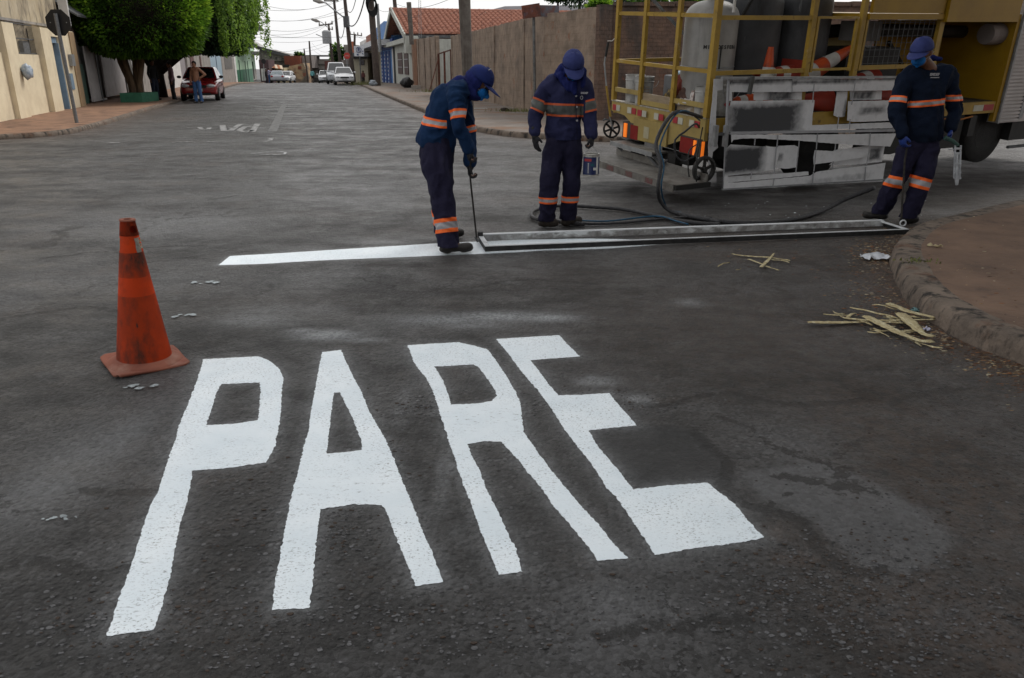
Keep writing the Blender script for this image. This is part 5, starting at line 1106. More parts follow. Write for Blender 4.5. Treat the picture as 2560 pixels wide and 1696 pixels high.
mb = MB(); mb.lathe([(tr + .002, .555), (tr + .007, .56), (tr + .002, .565)], 40, (ta, tb_, 0)); mb.obj('weld_seam', M_GALV, tk)
mb = MB(); mb.lathe([(.09, 1.38), (.09, 1.75)], 16, (ta, tb_, 0)); mb.obj('filler_neck', M_TANK, tk)
mb = MB(); mb.tube([(ta - .1, tb_ - tr - .02, .55), (ta - .1, tb_ - tr - .02, .80)], .010, 6); mb.obj('sight_tube', M_BLK, tk)
mb = MB(); mb.tube([(ta + .02, tb_ - tr - .03, 1.2), (ta + .02, tb_ - tr - .03, 1.75)], .018, 8); mb.obj('coil_hose', M_WHITE, tk)
# lettering wrapped on the tank
def wrap_text(s, a, b, r_, z, size, m, parent, ang0, dang):
    for i, ch in enumerate(s):
        an = ang0 + dang * i; nrm = Vector((math.cos(an), math.sin(an), 0)); p = TM @ (Vector((a, b, z)) + nrm * (r_ + .002)); xd = TM.to_3x3() @ Vector((-nrm.y, nrm.x, 0)) 
        text_mesh(ch, size, 'lettering', m, parent, frame_mtx(p, xd, TW), .001, .002)
cl = TM.inverted() @ Vector((0, 0, CAM_H)); a0_ = math.atan2(cl.y - tb_, cl.x - ta)
wrap_text('MICROESFERA', ta, tb_, tr,   .80, .060, M_BLK, tk, a0_ - R(8), R(7.2))
tank('paint_tank', M_TANKD, 1.28, .95, .46, .02, 1.28, .3); tank('paint_tank', M_TANKD, 2.22, .95, .42, .02, 1.3, .3)
mb = MB(); mb.tube([(1.05, .6, 1.75), (1.0, .5, 1.45), (.9, .5, 1.3), (.85, .55, 1.15)], .025, 8); mb.obj('tank_hose', M_BLK, trk)
random.seed(5)
for (a, b) in ((1.15, .40), (2.2, .40)):
    for k in range(7):
        P = [(a + random.uniform(-.05, .3), b - .02, 1.75)]
        for j in range(4): P.append((P[-1][0] + random.uniform(-.02, .06), b - .03 + random.uniform(-.02, .02), 1.7 - j * .09 - random.uniform(0, .04)))
        mb = MB(); mb.tube(P, .012, 6); mb.obj('splattered_hose', mat('splattered_brown', (.12, .09, .075), (.3, .27, .24), scale=30, lo=.5, hi=.7), trk)
# measuring wheel hung on the rear far corner
mw = thing('measuring_wheel', 'measuring wheel with thin yellow and steel handle hung at the truck far corner', 'measuring wheel', tl((-.05, 2.2, -.4)))
def sm(p): return tl(p)
def small_wheel(parent, c, r_, ax, w, spokes, m=M_RUB):
    ax = Vector(ax).normalized(); M = ax.to_track_quat('Z', 'Y').to_matrix(); mb = MB()
    P = [(r_ * .80, -w / 2), (r_ * .97, -w / 2), (r_, 0), (r_ * .97, w / 2), (r_ * .80, w / 2), (r_ * .80, -w / 2)]
    mb.lathe(P, 28, c, M, cap=False); o = mb.obj('tyre', m, parent, world=True); recalc(o).data.shade_smooth()
    mb = MB()
    for k in range(spokes):
        a = 2 * math.pi * k / spokes + .3; mb.bar(Vector(c), Vector(c) + M @ Vector((r_ * .82 * math.cos(a), r_ * .82 * math.sin(a), 0)), .03, w * .5, up=ax)
    mb.lathe([(0, -w * .6), (.03, -w * .6), (.03, w * .6), (0, w * .6)], 12, c, M); mb.obj('rim', M_BLK, parent, world=True)
wd = 12.2
c = D(1529, 323, wd); small_wheel(mw, c, .138, (.15, -1, .1), .035, 6)
mb = MB(); mb.tube([c + Vector((.02, -.04, 0)), D(1524, 292, wd - .05)], .012, 6); mb.obj('fork', M_GALV, mw, world=True)
mb = MB(); mb.tube([D(1526, 292, wd - .05), D(1516, 215, wd - .05)], .016, 8); mb.obj('lower_handle', M_YEL, mw, world=True)
mb = MB(); mb.tube([D(1516, 215, wd - .05), D(1511, 160, wd - .05), D(1514, 140, wd - .05)], .012, 8); mb.obj('upper_handle', M_GALV, mw, world=True)
mb = MB(); mb.tube([D(1514, 142, wd - .05), D(1521, 106, wd - .05)], .018, 8); mb.obj('grip', M_BLK, mw, world=True)
mb = MB(); mb.tube([D(1519, 103, wd - .05), D(1530, 103, wd), D(1537, 96, wd)], .006, 5); mb.obj('hook_wire', M_WHITE, mw, world=True)
mb = MB(); mb.tube([D(1508, 302, wd - .05), D(1512, 298, wd - .05), D(1522, 300, wd - .05)], .014, 6); mb.obj('brake_lever', M_DGREY, mw, world=True)
tg = thing('barrow_wheel', 'black spoked handcart wheel on the ground between the platform and the stencils', 'wheel', G(1752, 452))
small_wheel(tg, D(1760, 424, 9.62), .165, TV, .06, 5)

# loads on the deck ------------------------------------------------
def bucket(label, a, b, z, r_, h, m, lidm=None, tilt=0, marks=None):
    M = TM @ Matrix.Translation(Vector((a, b, z))) @ Matrix.Rotation(tilt, 4, 'X')
    t = thing('paint_bucket', label, 'bucket', mtx=M, group='paint buckets and cans on the truck bed'); mb = MB()
    mb.lathe([(0, 0), (r_ * .88, 0), (r_ * .98, h * .80), (r_ * 1.04, h * .82), (r_ * .99, h * .84), (r_, h * .97), (r_ * 1.05, h), (r_ * .95, h), (r_ * .93, h * .9), (0, h * .9)], 28); auto_smooth(recalc(mb.obj('pail', m, t)), 30)
    mb = MB(); mb.tube([(r_ * 1.02 * math.cos(k), -r_ * .25 + r_ * .0, h * .86 - .10 * math.sin(k)) for k in [i * math.pi / 8 for i in range(9)]], .004, 5); o = mb.obj('handle', M_GALV, t); o.location = (0, -r_ * .85, 0)
    if marks:
        for k in range(marks): mb = MB(); an = R(-112 + 0 * k); mb.lathe([(r_ * .965 + .002, h * (.2 + .09 * k)), (r_ * .97 + .002, h * (.225 + .09 * k))], 1 and 28, (0, 0, 0)); 
        for k in range(marks):
            z0 = h * (.22 + .10 * k); vs = []
            for i in range(5): an = R(-125 + i * 9); rr = r_ * (.88 + .1 * z0 / h) + .003; vs += [(rr * math.cos(an), rr * math.sin(an), z0), (rr * math.cos(an), rr * math.sin(an), z0 + h * .035)]
            MB().add(vs, [(2 * i, 2 * i + 2, 2 * i + 3, 2 * i + 1) for i in range(4)]).obj('print_line', mat('label_print', (.38, .22, .13), (.30, .28, .26), scale=60), t)
    return t
M_PAIL = mat('dirty_white_plastic', (.40, .40, .39), (.28, .275, .26), scale=9, rough=.5, streak=[((.16, .15, .14), (9, 9, 4), .56, .7)])
M_TIN = mat('dirty_tin', (.36, .355, .34), (.22, .215, .2), scale=10, rough=.45, metal=.2, streak=[((.12, .11, .1), (8, 8, 5), .54, .68)])
bucket('white plastic paint pail standing at the far rear corner of the truck bed', .18, 1.84, .01, .135, .36, M_PAIL, marks=5)
bucket('white plastic paint pail just right of the corner pail on the truck bed', .16, 1.58, .01, .13, .36, M_PAIL, marks=5)
bucket('white printed paint pail beside the thick near corner post of the truck', .16, .27, .01, .12, .34, M_PAIL, marks=6)
cn = bucket('metal solvent can with a red diamond label behind the thick corner post', .36, .16, .01, .13, .36, M_TIN)
mb = MB(); mb.prism([(.0, -.137, .10), (.045, -.137, .145), (0, -.137, .19), (-.045, -.137, .145)], (0, -.004, 0)); o = recalc(mb.obj('diamond_label', M_REDT, cn)); o.rotation_euler = (0, 0, R(-14))
M_CRATE = mat('grey_bin', (.20, .205, .215), (.14, .145, .15), scale=4, rough=.55)
def loadbox(name, label, cat, lo, hi, m, rot=0):
    c = [(a + b) / 2 for a, b in zip(lo, hi)]; t = MB(); t.box((0, 0, 0), [b - a for a, b in zip(lo, hi)]); o = t.obj(name, m); o.matrix_world = TM @ Matrix.Translation(Vector(c)) @ Matrix.Rotation(rot, 4, 'Z')
    bv = o.modifiers.new('b', 'BEVEL'); bv.width = .012; bv.segments = 2; return tag(o, label, cat)
o = loadbox('storage_bin', 'grey storage bin with dark lettering between the pails and the tank', 'bin', (.35, .95, .01), (.75, 1.40, .40), M_CRATE)
loadbox('storage_bin', 'grey storage bin with a pale blue sack on it, behind the second rear post', 'bin', (.78, 1.25, .01), (1.2, 1.75, .42), M_CRATE)
def cloth_lump(name, label, cat, c, size, m, seed, sub=3, amp=.35):
    bm = bmesh.new(); bmesh.ops.create_icosphere(bm, subdivisions=sub, radius=1)
    for v in bm.verts:
        k = 1 + amp * noise.noise(v.co * 1.7 + Vector((seed, 0, 0))) + amp * .5 * noise.noise(v.co * 4.5 + Vector((0, seed, 0))) + amp * .25 * noise.noise(v.co * 10)
        v.co = Vector((v.co.x * size[0] * k, v.co.y * size[1] * k, max(v.co.z * size[2] * k, -size[2] * .8)))
    me = bpy.data.meshes.new(name); bm.to_mesh(me); bm.free(); me.materials.append(m); me.shade_smooth(); o = bpy.data.objects.new(name, me); col.objects.link(o)
    o.location = c; return tag(o, label, cat)
M_REDRAG = mat('dull_red_cloth', (.22, .045, .03), (.10, .03, .025), scale=8); M_BROWNRAG = mat('brown_rag', (.13, .07, .05), (.06, .035, .03), scale=10); M_WHRAG = mat('white_rag', (.55, .52, .48), (.35, .31, .28), scale=12)
cloth_lump('sack', 'pale blue and white plastic sack lying on the grey bin', 'sack', tl((.55, 1.2, .43)), (.16, .25, .035), mat('blue_white_sack', (.30, .45, .55), (.5, .5, .5), scale=9, lo=.45, hi=.55), 1)
cloth_lump('rag_pile', 'dull red cloth heap on the truck bed behind the third rear post', 'cloth', tl((.22, .80, .30)), (.12, .12, .15), M_REDRAG, 2)
cloth_lump('rag_pile', 'brown canvas heap between the planks and the big grey tank', 'cloth', tl((.2, .72, .20)), (.11, .13, .12), M_BROWNRAG, 3)
cloth_lump('rag_pile', 'black and ochre hose heap above the plank on the truck bed', 'cloth', tl((.22, 1.0, .17)), (.10, .16, .09), mat('black_ochre', (.015, .014, .013), (.20, .13, .03), scale=9, lo=.5, hi=.6), 4)
cloth_lump('rag', 'crumpled white rag beside the printed pail on the truck bed', 'cloth', tl((.12, .52, .14)), (.07, .15, .04), M_WHRAG, 5, amp=.7)
cloth_lump('rag', 'upright brown and white stained rag leaning on the printed pail', 'cloth', tl((.10, .43, .18)), (.03, .04, .10), mat('stained_rag', (.3, .16, .11), (.55, .52, .5), scale=14), 6, amp=.6)
cloth_lump('rag', 'white spattered sheet lying over the edge of the bed planks', 'cloth', tl((.10, .66, .12)), (.05, .14, .05), M_WHRAG, 7, amp=.5)
# traffic cones on the truck
M_CONE_O = mat('cone_orange', (.48, .075, .018), (.36, .055, .018), scale=6, rough=.5, streak=[((.12, .035, .02), (9, 9, 9), .58, .68)])
M_CONE_W = mat('cone_white', (.50, .49, .47), (.38, .37, .35), scale=8, rough=.5)
M_CONE_R = mat('cone_dull_red', (.30, .035, .02), (.20, .03, .02), scale=6, rough=.55)
def cone(label, mtx, h=.75, r0=.17, m1=M_CONE_O, m2=M_CONE_W, base=True, group=None):
    t = thing('traffic_cone', label, 'traffic cone', mtx=mtx, group=group)
    zs = [0.04, .22, .38, .54, .70, 1.]; ms = [m1, m2, m1, m2, m1]
    for i in range(5):
        def rr(z): return r0 * (1 - z) + .035 * z
        mb = MB(); mb.lathe([(rr(zs[i]), zs[i] * h), (rr(zs[i + 1]), zs[i + 1] * h)], 24); mb.f = mb.f[:-2] if i < 4 else mb.f[:-2]; mb.m = mb.m[:len(mb.f)]; mb.obj('band', ms[i], t, smooth=True)
    if base: mb = MB(); mb.box((0, 0, .018), (.42, .42, .036)); mb.obj('base', m1, t)
    return t
def tcone(label, p, tip, **k):
    d = Vector(tip) - Vector(p); q = d.to_track_quat('Z', 'Y').to_matrix().to_4x4(); q.translation = Vector(p); return cone(label, TM @ q, h=d.length, group='cones stowed on the truck', **k)
tcone('orange and white traffic cone standing upright in front of the dark tank on the truck', (1.12, .26, .0), (1.13, .26, .80), r0=.14)
tcone('orange and white cone lying on its side, pointing right below the second dark tank', (1.65, .42, .28), (2.75, .36, .80), r0=.18, base=False)
tcone('red and white cone lying low behind the upright cone', (1.72, .42, .42), (1.05, .42, .48), r0=.15, m1=M_CONE_R)
tcone('red cone lying flat under the wire mesh guard', (3.15, .3, .33), (2.4, .3, .32), r0=.17, m1=M_CONE_R, base=False)
tcone('dull red cone lying behind the upper stencil opening', (2.15, .12, .10), (1.45, .2, .14), r0=.17, m1=M_CONE_R, m2=M_CONE_R, base=False)
tcone('orange cone lying behind the left end of the stencils', (1.05, .15, .14), (.45, .2, .16), r0=.15, base=False)
tcone('orange cone lying at the right end behind the stencils', (3.4, .06, .14), (2.7, .12, .14), r0=.16, m1=M_CONE_R, m2=M_CONE_R, base=False)

# hoses ------------------------------------------------------------
M_HOSE = mat('black_hose', (.018, .018, .02), (.05, .05, .055), scale=60, rough=.5, bump=.6, bscale=120); M_HBLUE = mat('blue_hose', (.012, .09, .17), (.01, .05, .10), scale=30, rough=.35)
def hose(label, pts, r_, m, name='hose', ribs=False):
    P = catmull([Vector(p) for p in pts], .04 if ribs else .06); mb = MB()
    rr = [r_ * (1 + (.16 if (i % 2) else 0.)) for i in range(len(P))] if ribs else r_
    mb.tube(P, rr, 8); o = mb.obj(name, m, smooth=True); return tag(o, label, 'hose')
gp_ = lambda x, y, z=.03: G(x, y, z)
def dpt(x, y, Y): return D(x, y, Y)
hose('black hose arching from the truck corner down to the asphalt', [tl((-.05, .02, .02)), dpt(1700, 279, 9.3), dpt(1668, 300, 9.1), dpt(1640, 360, 8.9), dpt(1652, 410, 8.7), dpt(1645, 470, 8.6), dpt(1652, 505, 8.7), gp_(1680, 530), gp_(1740, 542), gp_(1800, 556)], .020, M_HOSE, ribs=True)
hose('blue hose running along the black arching hose', [tl((-.05, .05, -.02)), dpt(1712, 277, 9.35), dpt(1680, 298, 9.15), dpt(1650, 365, 8.92), dpt(1660, 415, 8.72), dpt(1653, 470, 8.62), gp_(1668, 520), gp_(1705, 533), gp_(1755, 545)], .010, M_HBLUE)
hose('thin blue hose looping below the deck corner', [tl((-.06, .04, -.1)), dpt(1738, 310, 9.4), dpt(1712, 330, 9.3), dpt(1688, 350, 9.3), dpt(1690, 390, 9.3), dpt(1712, 404, 9.3), dpt(1735, 392, 9.3), dpt(1746, 350, 9.35)], .012, M_HOSE)
hose('thin black cable hanging from the deck corner to the platform', [tl((-.04, 0, -.1)), dpt(1745, 380, 9.3), dpt(1742, 400, 9.25), dpt(1741, 455, 9.2)], .008, M_BLK)
hose('thin black cable hanging left of the other beside the tail light', [tl((-.04, .05, -.3)), dpt(1722, 380, 9.2), dpt(1721, 430, 9.15), dpt(1723, 442, 9.1)], .008, M_BLK)
hose('ribbed black hose looping behind the feet of the middle worker', [gp_(1800, 562), gp_(1720, 556), gp_(1640, 540), gp_(1560, 524), gp_(1500, 519), gp_(1430, 515), gp_(1370, 517), gp_(1335, 528), gp_(1330, 541), gp_(1350, 550), gp_(1400, 555), gp_(1460, 561)], .020, M_HOSE, ribs=True)
hose('thin smooth black hose on the asphalt between the middle worker and the frame', [gp_(1420, 556, .02), gp_(1480, 560, .02), gp_(1560, 557, .02), gp_(1640, 549, .02), gp_(1720, 543, .02), gp_(1780, 545, .02)], .014, M_HOSE)
hose('blue hose lying along the ribbed hose by the frame', [gp_(1440, 551, .02), gp_(1520, 553, .02), gp_(1640, 541, .04), gp_(1690, 553, .03), gp_(1720, 561, .03)], .009, M_HBLUE)
hose('long black hose curving from the arch under the truck to the right worker', [gp_(1700, 536), gp_(1760, 548), gp_(1840, 557), gp_(1930, 556), gp_(2000, 545), gp_(2060, 525), dpt(2110, 500, 9.0), dpt(2160, 480, 8.9), dpt(2185, 470, 8.8)], .024, M_HOSE, ribs=True)

# letter stencils hanging on the side -------------------------------
M_STEN = mat('overspray_white', (.38, .385, .40), (.31, .31, .325), scale=6, rough=.7, bump=.25, bscale=60)
def stencil_material():
    m = bpy.data.materials.new('stencil_metal'); m.use_nodes = True; nt = m.node_tree; l = nt.links.new; b = nt.nodes['Principled BSDF']
    a = nt.nodes.new('ShaderNodeAttribute'); a.attribute_name = 'bare'; g_ = nt.nodes.new('ShaderNodeNewGeometry')
    n = nt.nodes.new('ShaderNodeTexNoise'); n.inputs['Scale'].default_value = 14; n.inputs['Detail'].default_value = 8; l(g_.outputs['Position'], n.inputs['Vector'])
    m1 = nt.nodes.new('ShaderNodeMath'); m1.operation = 'MULTIPLY_ADD'; l(n.outputs['Fac'], m1.inputs[0]); m1.inputs[1].default_value = .8; m1.inputs[2].default_value = -.42
    m2 = nt.nodes.new('ShaderNodeMath'); m2.operation = 'ADD'; m2.use_clamp = True; l(a.outputs['Fac'], m2.inputs[0]); l(m1.outputs[0], m2.inputs[1])
    n3 = nt.nodes.new('ShaderNodeTexNoise'); n3.inputs['Scale'].default_value = 5; n3.inputs['Detail'].default_value = 5; l(g_.outputs['Position'], n3.inputs['Vector'])
    mw_ = nt.nodes.new('ShaderNodeMix'); mw_.data_type = 'RGBA'; mw_.inputs[6].default_value = (.52, .525, .54, 1); mw_.inputs[7].default_value = (.72, .725, .74, 1); l(n3.outputs['Fac'], mw_.inputs[0])
    r = nt.nodes.new('ShaderNodeMix'); r.data_type = 'RGBA'; l(mw_.outputs[2], r.inputs[6]); r.inputs[7].default_value = (.035, .037, .042, 1); l(m2.outputs[0], r.inputs[0]); l(r.outputs[2], b.inputs['Base Color']); b.inputs['Roughness'].default_value = .6; return m
M_ST2 = stencil_material()
def plate(parent, name, pts, b, bare=None, th=.004, jag=.004):
    """sheet metal piece on the truck side at offset b; bare = list of (a,z,ra,rz,amount) unpainted blotches"""
    P = [Vector((*p, 0)) for p in pts]; loop = lin(P, .03); bm = bmesh.new(); vs = []
    for p in loop: k = noise.noise(Vector((p.x * 23, p.y * 23, b * 9))) * jag; vs.append(bm.verts.new((p.x + k, b, p.y + k)))
    es = [bm.edges.new((vs[i], vs[(i + 1) % len(vs)])) for i in range(len(vs))]
    bmesh.ops.triangle_fill(bm, use_beauty=True, edges=es)
    for _k in range(6):
        es_ = [e for e in bm.edges if e.calc_length() > .045]
        if not es_: break
        bmesh.ops.subdivide_edges(bm, edges=es_, cuts=1); bmesh.ops.triangulate(bm, faces=[f for f in bm.faces if len(f.verts) > 3])
    fs = bm.faces[:]; bmesh.ops.solidify(bm, geom=fs, thickness=th); bmesh.ops.recalc_face_normals(bm, faces=bm.faces)
    me = bpy.data.meshes.new(name); bm.to_mesh(me); bm.free(); me.materials.append(M_ST2)
    at_ = me.attributes.new('bare', 'FLOAT', 'POINT'); val = []
    for v in me.vertices:
        x = 0.
        for (ca, cz, ra, rz, am) in (bare or []):
            q = max(abs(v.co.x - ca) / ra, abs(v.co.z - cz) / rz); x = max(x, am * max(0., min(1., (1.22 - q) / .55)))
        val.append(x)
    at_.data.foreach_set('value', val); o = bpy.data.objects.new(name, me); col.objects.link(o); o.parent = parent; return o
def S(px, py, b=-.1): return on_side(px, py, b)
def pz1(x, y): return (1780 + x * .1914, 180 + y * .1913)     # detail crops of the photograph
def pz2(x, y): return (1980 + x * .1913, 180 + y * .1913)
def hangers(parent, segs, b, r_=.007):
    for (p, q) in segs: a = S(*p, b); c = S(*q, b); mb = MB(); mb.tube([(a[0], b, a[1]), (c[0], b, c[1])], r_, 6); mb.obj('brace_rod', M_STEN, parent)
stA = thing('letter_stencil', 'upper white-sprayed sheet metal letter stencil hung along the truck side', 'stencil', mtx=TM.copy())
B = -.12
def pp(z, pts, b=B): return [S(*z(*p), b) for p in pts]
plate(stA, 'top_strip', pp(pz1, [(205, 100), (1254, 95), (1254, 262), (640, 265), (450, 268), (262, 262), (258, 380), (200, 380)]) , B, [(0, 0, .01, .01, 0)] + [(S(*pz1(700, 125), B)[0], S(*pz1(700, 118), B)[1], 3., .028, .95)])
plate(stA, 'top_strip', pp(pz2, [(0, 95), (1340, 95), (1330, 240), (800, 248), (280, 252), (0, 262)]), B - .006, [(S(*pz2(700, 125), B)[0], S(*pz2(700, 112), B)[1], 3., .028, .9)])
c_ = S(*pz1(690, 620), B); plate(stA, 'letter_block', pp(pz1, [(258, 382), (1254, 370)]) + pp(pz2, [(300, 370), (300, 410), (275, 560), (270, 695), (600, 750), (590, 795), (0, 800)]) + pp(pz1, [(215, 800), (225, 500)]), B + .008, [(c_[0] - .0, c_[1] - .01, .60, .19, 1.2)])
plate(stA, 'letter_block', pp(pz2, [(735, 385), (1310, 372), (1300, 600), (1290, 640), (790, 655), (722, 635)]), B + .003, [(S(*pz2(1050, 500), B)[0], S(*pz2(1050, 500), B)[1], .24, .05, .8)])
plate(stA, 'letter_block', pp(pz2, [(620, 262), (760, 255), (745, 420), (720, 590), (640, 600), (575, 575)]), B + .04, [(S(*pz2(740, 480), B)[0], S(*pz2(740, 480), B)[1], .05, .12, .6)])
plate(stA, 'letter_block', pp(pz1, [(585, 265), (1254, 265)]) + pp(pz2, [(170, 262), (165, 370)]) + pp(pz1, [(580, 375)]), B + .05, [(S(*pz1(930, 310), B)[0], S(*pz1(930, 310), B)[1], .24, .07, .9)])
plate(stA, 'letter_block', pp(pz2, [(800, 255), (1215, 250), (1210, 368), (800, 375)]), B + .05, [(S(*pz2(960, 310), B)[0], S(*pz2(960, 310), B)[1], .22, .06, .9)])
plate(stA, 'bottom_bar', pp(pz2, [(270, 700), (1330, 660), (1330, 740), (600, 752)]), B + .02)
tbar('frame_bar', M_GALV, (*[S(1803, 196, B)[0]], B - .01, S(1803, 196, B)[1]), (S(2238, 193, B)[0], B - .01, S(2238, 193, B)[1]), .04, .03, parent=stA)
tbar('frame_bar', M_STEN, (S(1823, 333, B)[0], B - .01, S(1823, 333, B)[1]), (S(2235, 326, B)[0], B - .01, S(2235, 326, B)[1]), .035, .03, parent=stA)
hangers(stA, [(pz2(290, 150), pz2(270, 400)), (pz2(825, 140), pz2(780, 430)), (pz2(760, 620), pz2(748, 800)), (pz2(612, 580), pz2(592, 745)), (pz2(1310, 640), pz2(1325, 790))], B - .012)
tbar('edge_bar', M_STEN, (S(1821, 200, B)[0], B, S(1821, 200, B)[1]), (S(1810, 470, B)[0], B, S(1810, 470, B)[1]), .02, .03, parent=stA, up=(0, 1, 0))
# lever handle standing on the stencil
lv = thing('lever_handle', 'grey steel lever standing up against the upper stencil near its left end', 'lever', tl((S(1880, 230, B)[0], B, S(1880, 230, B)[1])))
mb = MB(); a = S(1873, 236, B - .04); c = S(1882, 191, B - .05); mb.bar(tl((a[0], B - .04, a[1])), tl((c[0], B - .05, c[1])), .045, .03, up=TV); mb.obj('lever', mat('lever_grey', (.06, .06, .058), (.10, .10, .095), scale=12), lv, world=True)
stB = thing('letter_stencil', 'lower slanting white-sprayed letter stencil hung below the upper one on the truck side', 'stencil', mtx=TM.copy())
B = -.16
plate(stB, 'top_strip', pp(pz1, [(222, 815), (1254, 815)]) + pp(pz2, [(1330, 800), (1250, 970), (960, 958), (560, 935), (80, 895)]) + pp(pz1, [(1140, 895), (860, 880), (560, 862), (380, 865), (250, 880), (225, 920)]), B, [])
c_ = S(*pz1(400, 1150), B); plate(stB, 'letter_block', pp(pz1, [(215, 942), (560, 965), (845, 975), (840, 1080), (800, 1260), (540, 1310), (180, 1350), (185, 1440), (350, 1435), (850, 1390), (1254, 1350)]) + pp(pz2, [(290, 1300), (640, 1250), (980, 1215), (1190, 1180), (1150, 1425), (0, 1480)]) + pp(pz1, [(800, 1505), (120, 1535), (135, 1340), (150, 1000)]), B - .004, [(c_[0], c_[1], .34, .165, 1.2), (S(*pz2(600, 1370), B)[0], S(*pz2(600, 1400), B)[1], .6, .04, .35)])
plate(stB, 'letter_block', pp(pz1, [(850, 965), (1060, 955), (1115, 985), (1110, 1100), (1085, 1245), (960, 1262), (830, 1255)]), B + .02, [(S(*pz1(900, 1120), B)[0], S(*pz1(900, 1120), B)[1], .05, .05, .7)])
plate(stB, 'letter_block', pp(pz2, [(275, 1020), (985, 1055), (985, 1100), (600, 1160), (262, 1205), (255, 1110)]), B + .01, [])
plate(stB, 'letter_block', pp(pz2, [(560, 1030), (1050, 960), (1230, 970), (1190, 1180), (780, 1220), (500, 1220), (560, 1170)]), B + .06, [(S(*pz2(1130, 1080), B)[0], S(*pz2(1130, 1080), B)[1], .12, .09, .9)])
plate(stB, 'bottom_strip', pp(pz1, [(190, 1365), (520, 1350), (850, 1330), (1254, 1300), (1254, 1350), (850, 1388), (350, 1432), (190, 1445)]), B + .03, [])
tbar('frame_bar', M_GALV, (S(1805, 474, B)[0], B, S(1805, 474, B)[1]), (S(2210, 449, B)[0], B, S(2210, 449, B)[1]), .025, .02, parent=stB)
hangers(stB, [(pz1(862, 820), pz1(845, 1000)), (pz1(840, 1000), pz1(810, 1330)), (pz1(565, 865), pz1(555, 960)), (pz1(1140, 900), pz1(1095, 1320)), (pz1(520, 1310), pz1(505, 1400)), (pz1(812, 1390), pz1(795, 1500)), (pz2(335, 810), pz2(318, 1010)), (pz2(315, 1020), pz2(285, 1300)), (pz2(280, 1310), pz2(270, 1470)), (pz2(570, 940), pz2(560, 1030)), (pz2(1025, 800), pz2(1005, 1060)), (pz2(1000, 1060), pz2(975, 1215)), (pz2(965, 1240), pz2(950, 1430)), (pz2(540, 1170), pz2(525, 1260))], B - .012)
stC = thing('letter_stencil', 'narrow end of a third stencil standing edge-on at the left of the hanging ones', 'stencil', mtx=TM.copy())
B = -.05
plate(stC, 'end_strip', pp(pz1, [(75, 100), (195, 100), (190, 245), (120, 250), (95, 730), (90, 790), (130, 1000), (60, 1060), (40, 1200), (30, 1340), (105, 1330), (105, 1510), (0, 1510), (0, 1000), (20, 660), (55, 380)]), B, [(S(*pz1(50, 1480), B)[0], S(*pz1(50, 1480), B)[1], .2, .04, .8)])
for x in (55, 190):
    a = S(*pz1(x, 700), -.2); c = S(*pz1(x - 25, 975), -.2); tbar('hinge_tube', M_GALV, (a[0], -.2, a[1]), (c[0], -.2, c[1]), .05, .05, parent=stC, up=(0, 1, 0))
a = S(*pz1(40, 815), -.2); c = S(*pz1(170, 815), -.2); tbar('hinge_pin', M_DGREY, (a[0], -.19, a[1]), (c[0], -.19, c[1]), .03, .03, parent=stC)

# metal template lying on the road ----------------------------------
tp = thing('line_template', 'long narrow white-sprayed angle-iron frame lying across the asphalt over the stop line', 'template', G(1700, 600))
cNL, cNR, cFR, cFL = G(1213, 631), G(2270, 587), G(2208, 567), G(1196, 604)
M_TOP = mat('frame_paint', (.62, .64, .66), (.48, .50, .52), scale=9, rough=.5, streak=[((.12, .12, .12), (7, 7, 7), .63, .68)]); M_SIDE = mat('frame_side', (.012, .012, .013), (.03, .03, .03), scale=20, rough=.6)
M_INN = mat('frame_inner', (.36, .36, .36), (.16, .155, .15), scale=14, rough=.8, streak=[((.55, .57, .58), (5, 5, 9), .50, .6)])
def angle(p, q, inward, h, w, top_m, side_m, inner_m, z0=.006):
    p = Vector(p); q = Vector(q); n = Vector(inward).normalized()
    mb = MB(); a = [p, q, q + n * w, p + n * w]; mb.prism([x + Vector((0, 0, z0 + h)) for x in a], (0, 0, .006)); recalc(mb.obj('top_flange', top_m, tp, world=True))
    mb = MB(); mb.prism([p + Vector((0, 0, z0)), q + Vector((0, 0, z0)), q + Vector((0, 0, z0 + h)), p + Vector((0, 0, z0 + h))], n * .005); recalc(mb.obj('web', side_m, tp, world=True))
nn = Vector((-(cNR - cNL).y, (cNR - cNL).x, 0)).normalized()
angle(cNL, cNR, nn, .045, .022, M_TOP, M_SIDE, M_SIDE)
angle(cFL, cFR, nn, .055, .055, M_TOP, M_INN, M_INN)
e_ = (cNR - cNL).normalized(); angle(cNL + nn * .023 + Vector((0, 0, .0003)), cFL - nn * .002 + Vector((0, 0, .0003)), e_, .045, .045, M_TOP, M_SIDE, M_SIDE); angle(cNR + nn * .023 + Vector((0, 0, .0003)), cFR - nn * .002 + Vector((0, 0, .0003)), -e_, .045, .05, M_TOP, M_SIDE, M_SIDE)
mb = MB(); mb.box(cFL + Vector((.02, 0, .07)), (.05, .06, .05)); mb.obj('lifting_lug', M_SIDE, tp, world=True)
mb = MB(); mb.tube([cFR + Vector((.14, -.12, .06)) + Vector((.03 * math.cos(a), 0, .03 * math.sin(a))) for a in [i * math.pi / 5 for i in range(11)]], .008, 5); mb.obj('lifting_ring', M_TOP, tp, world=True)

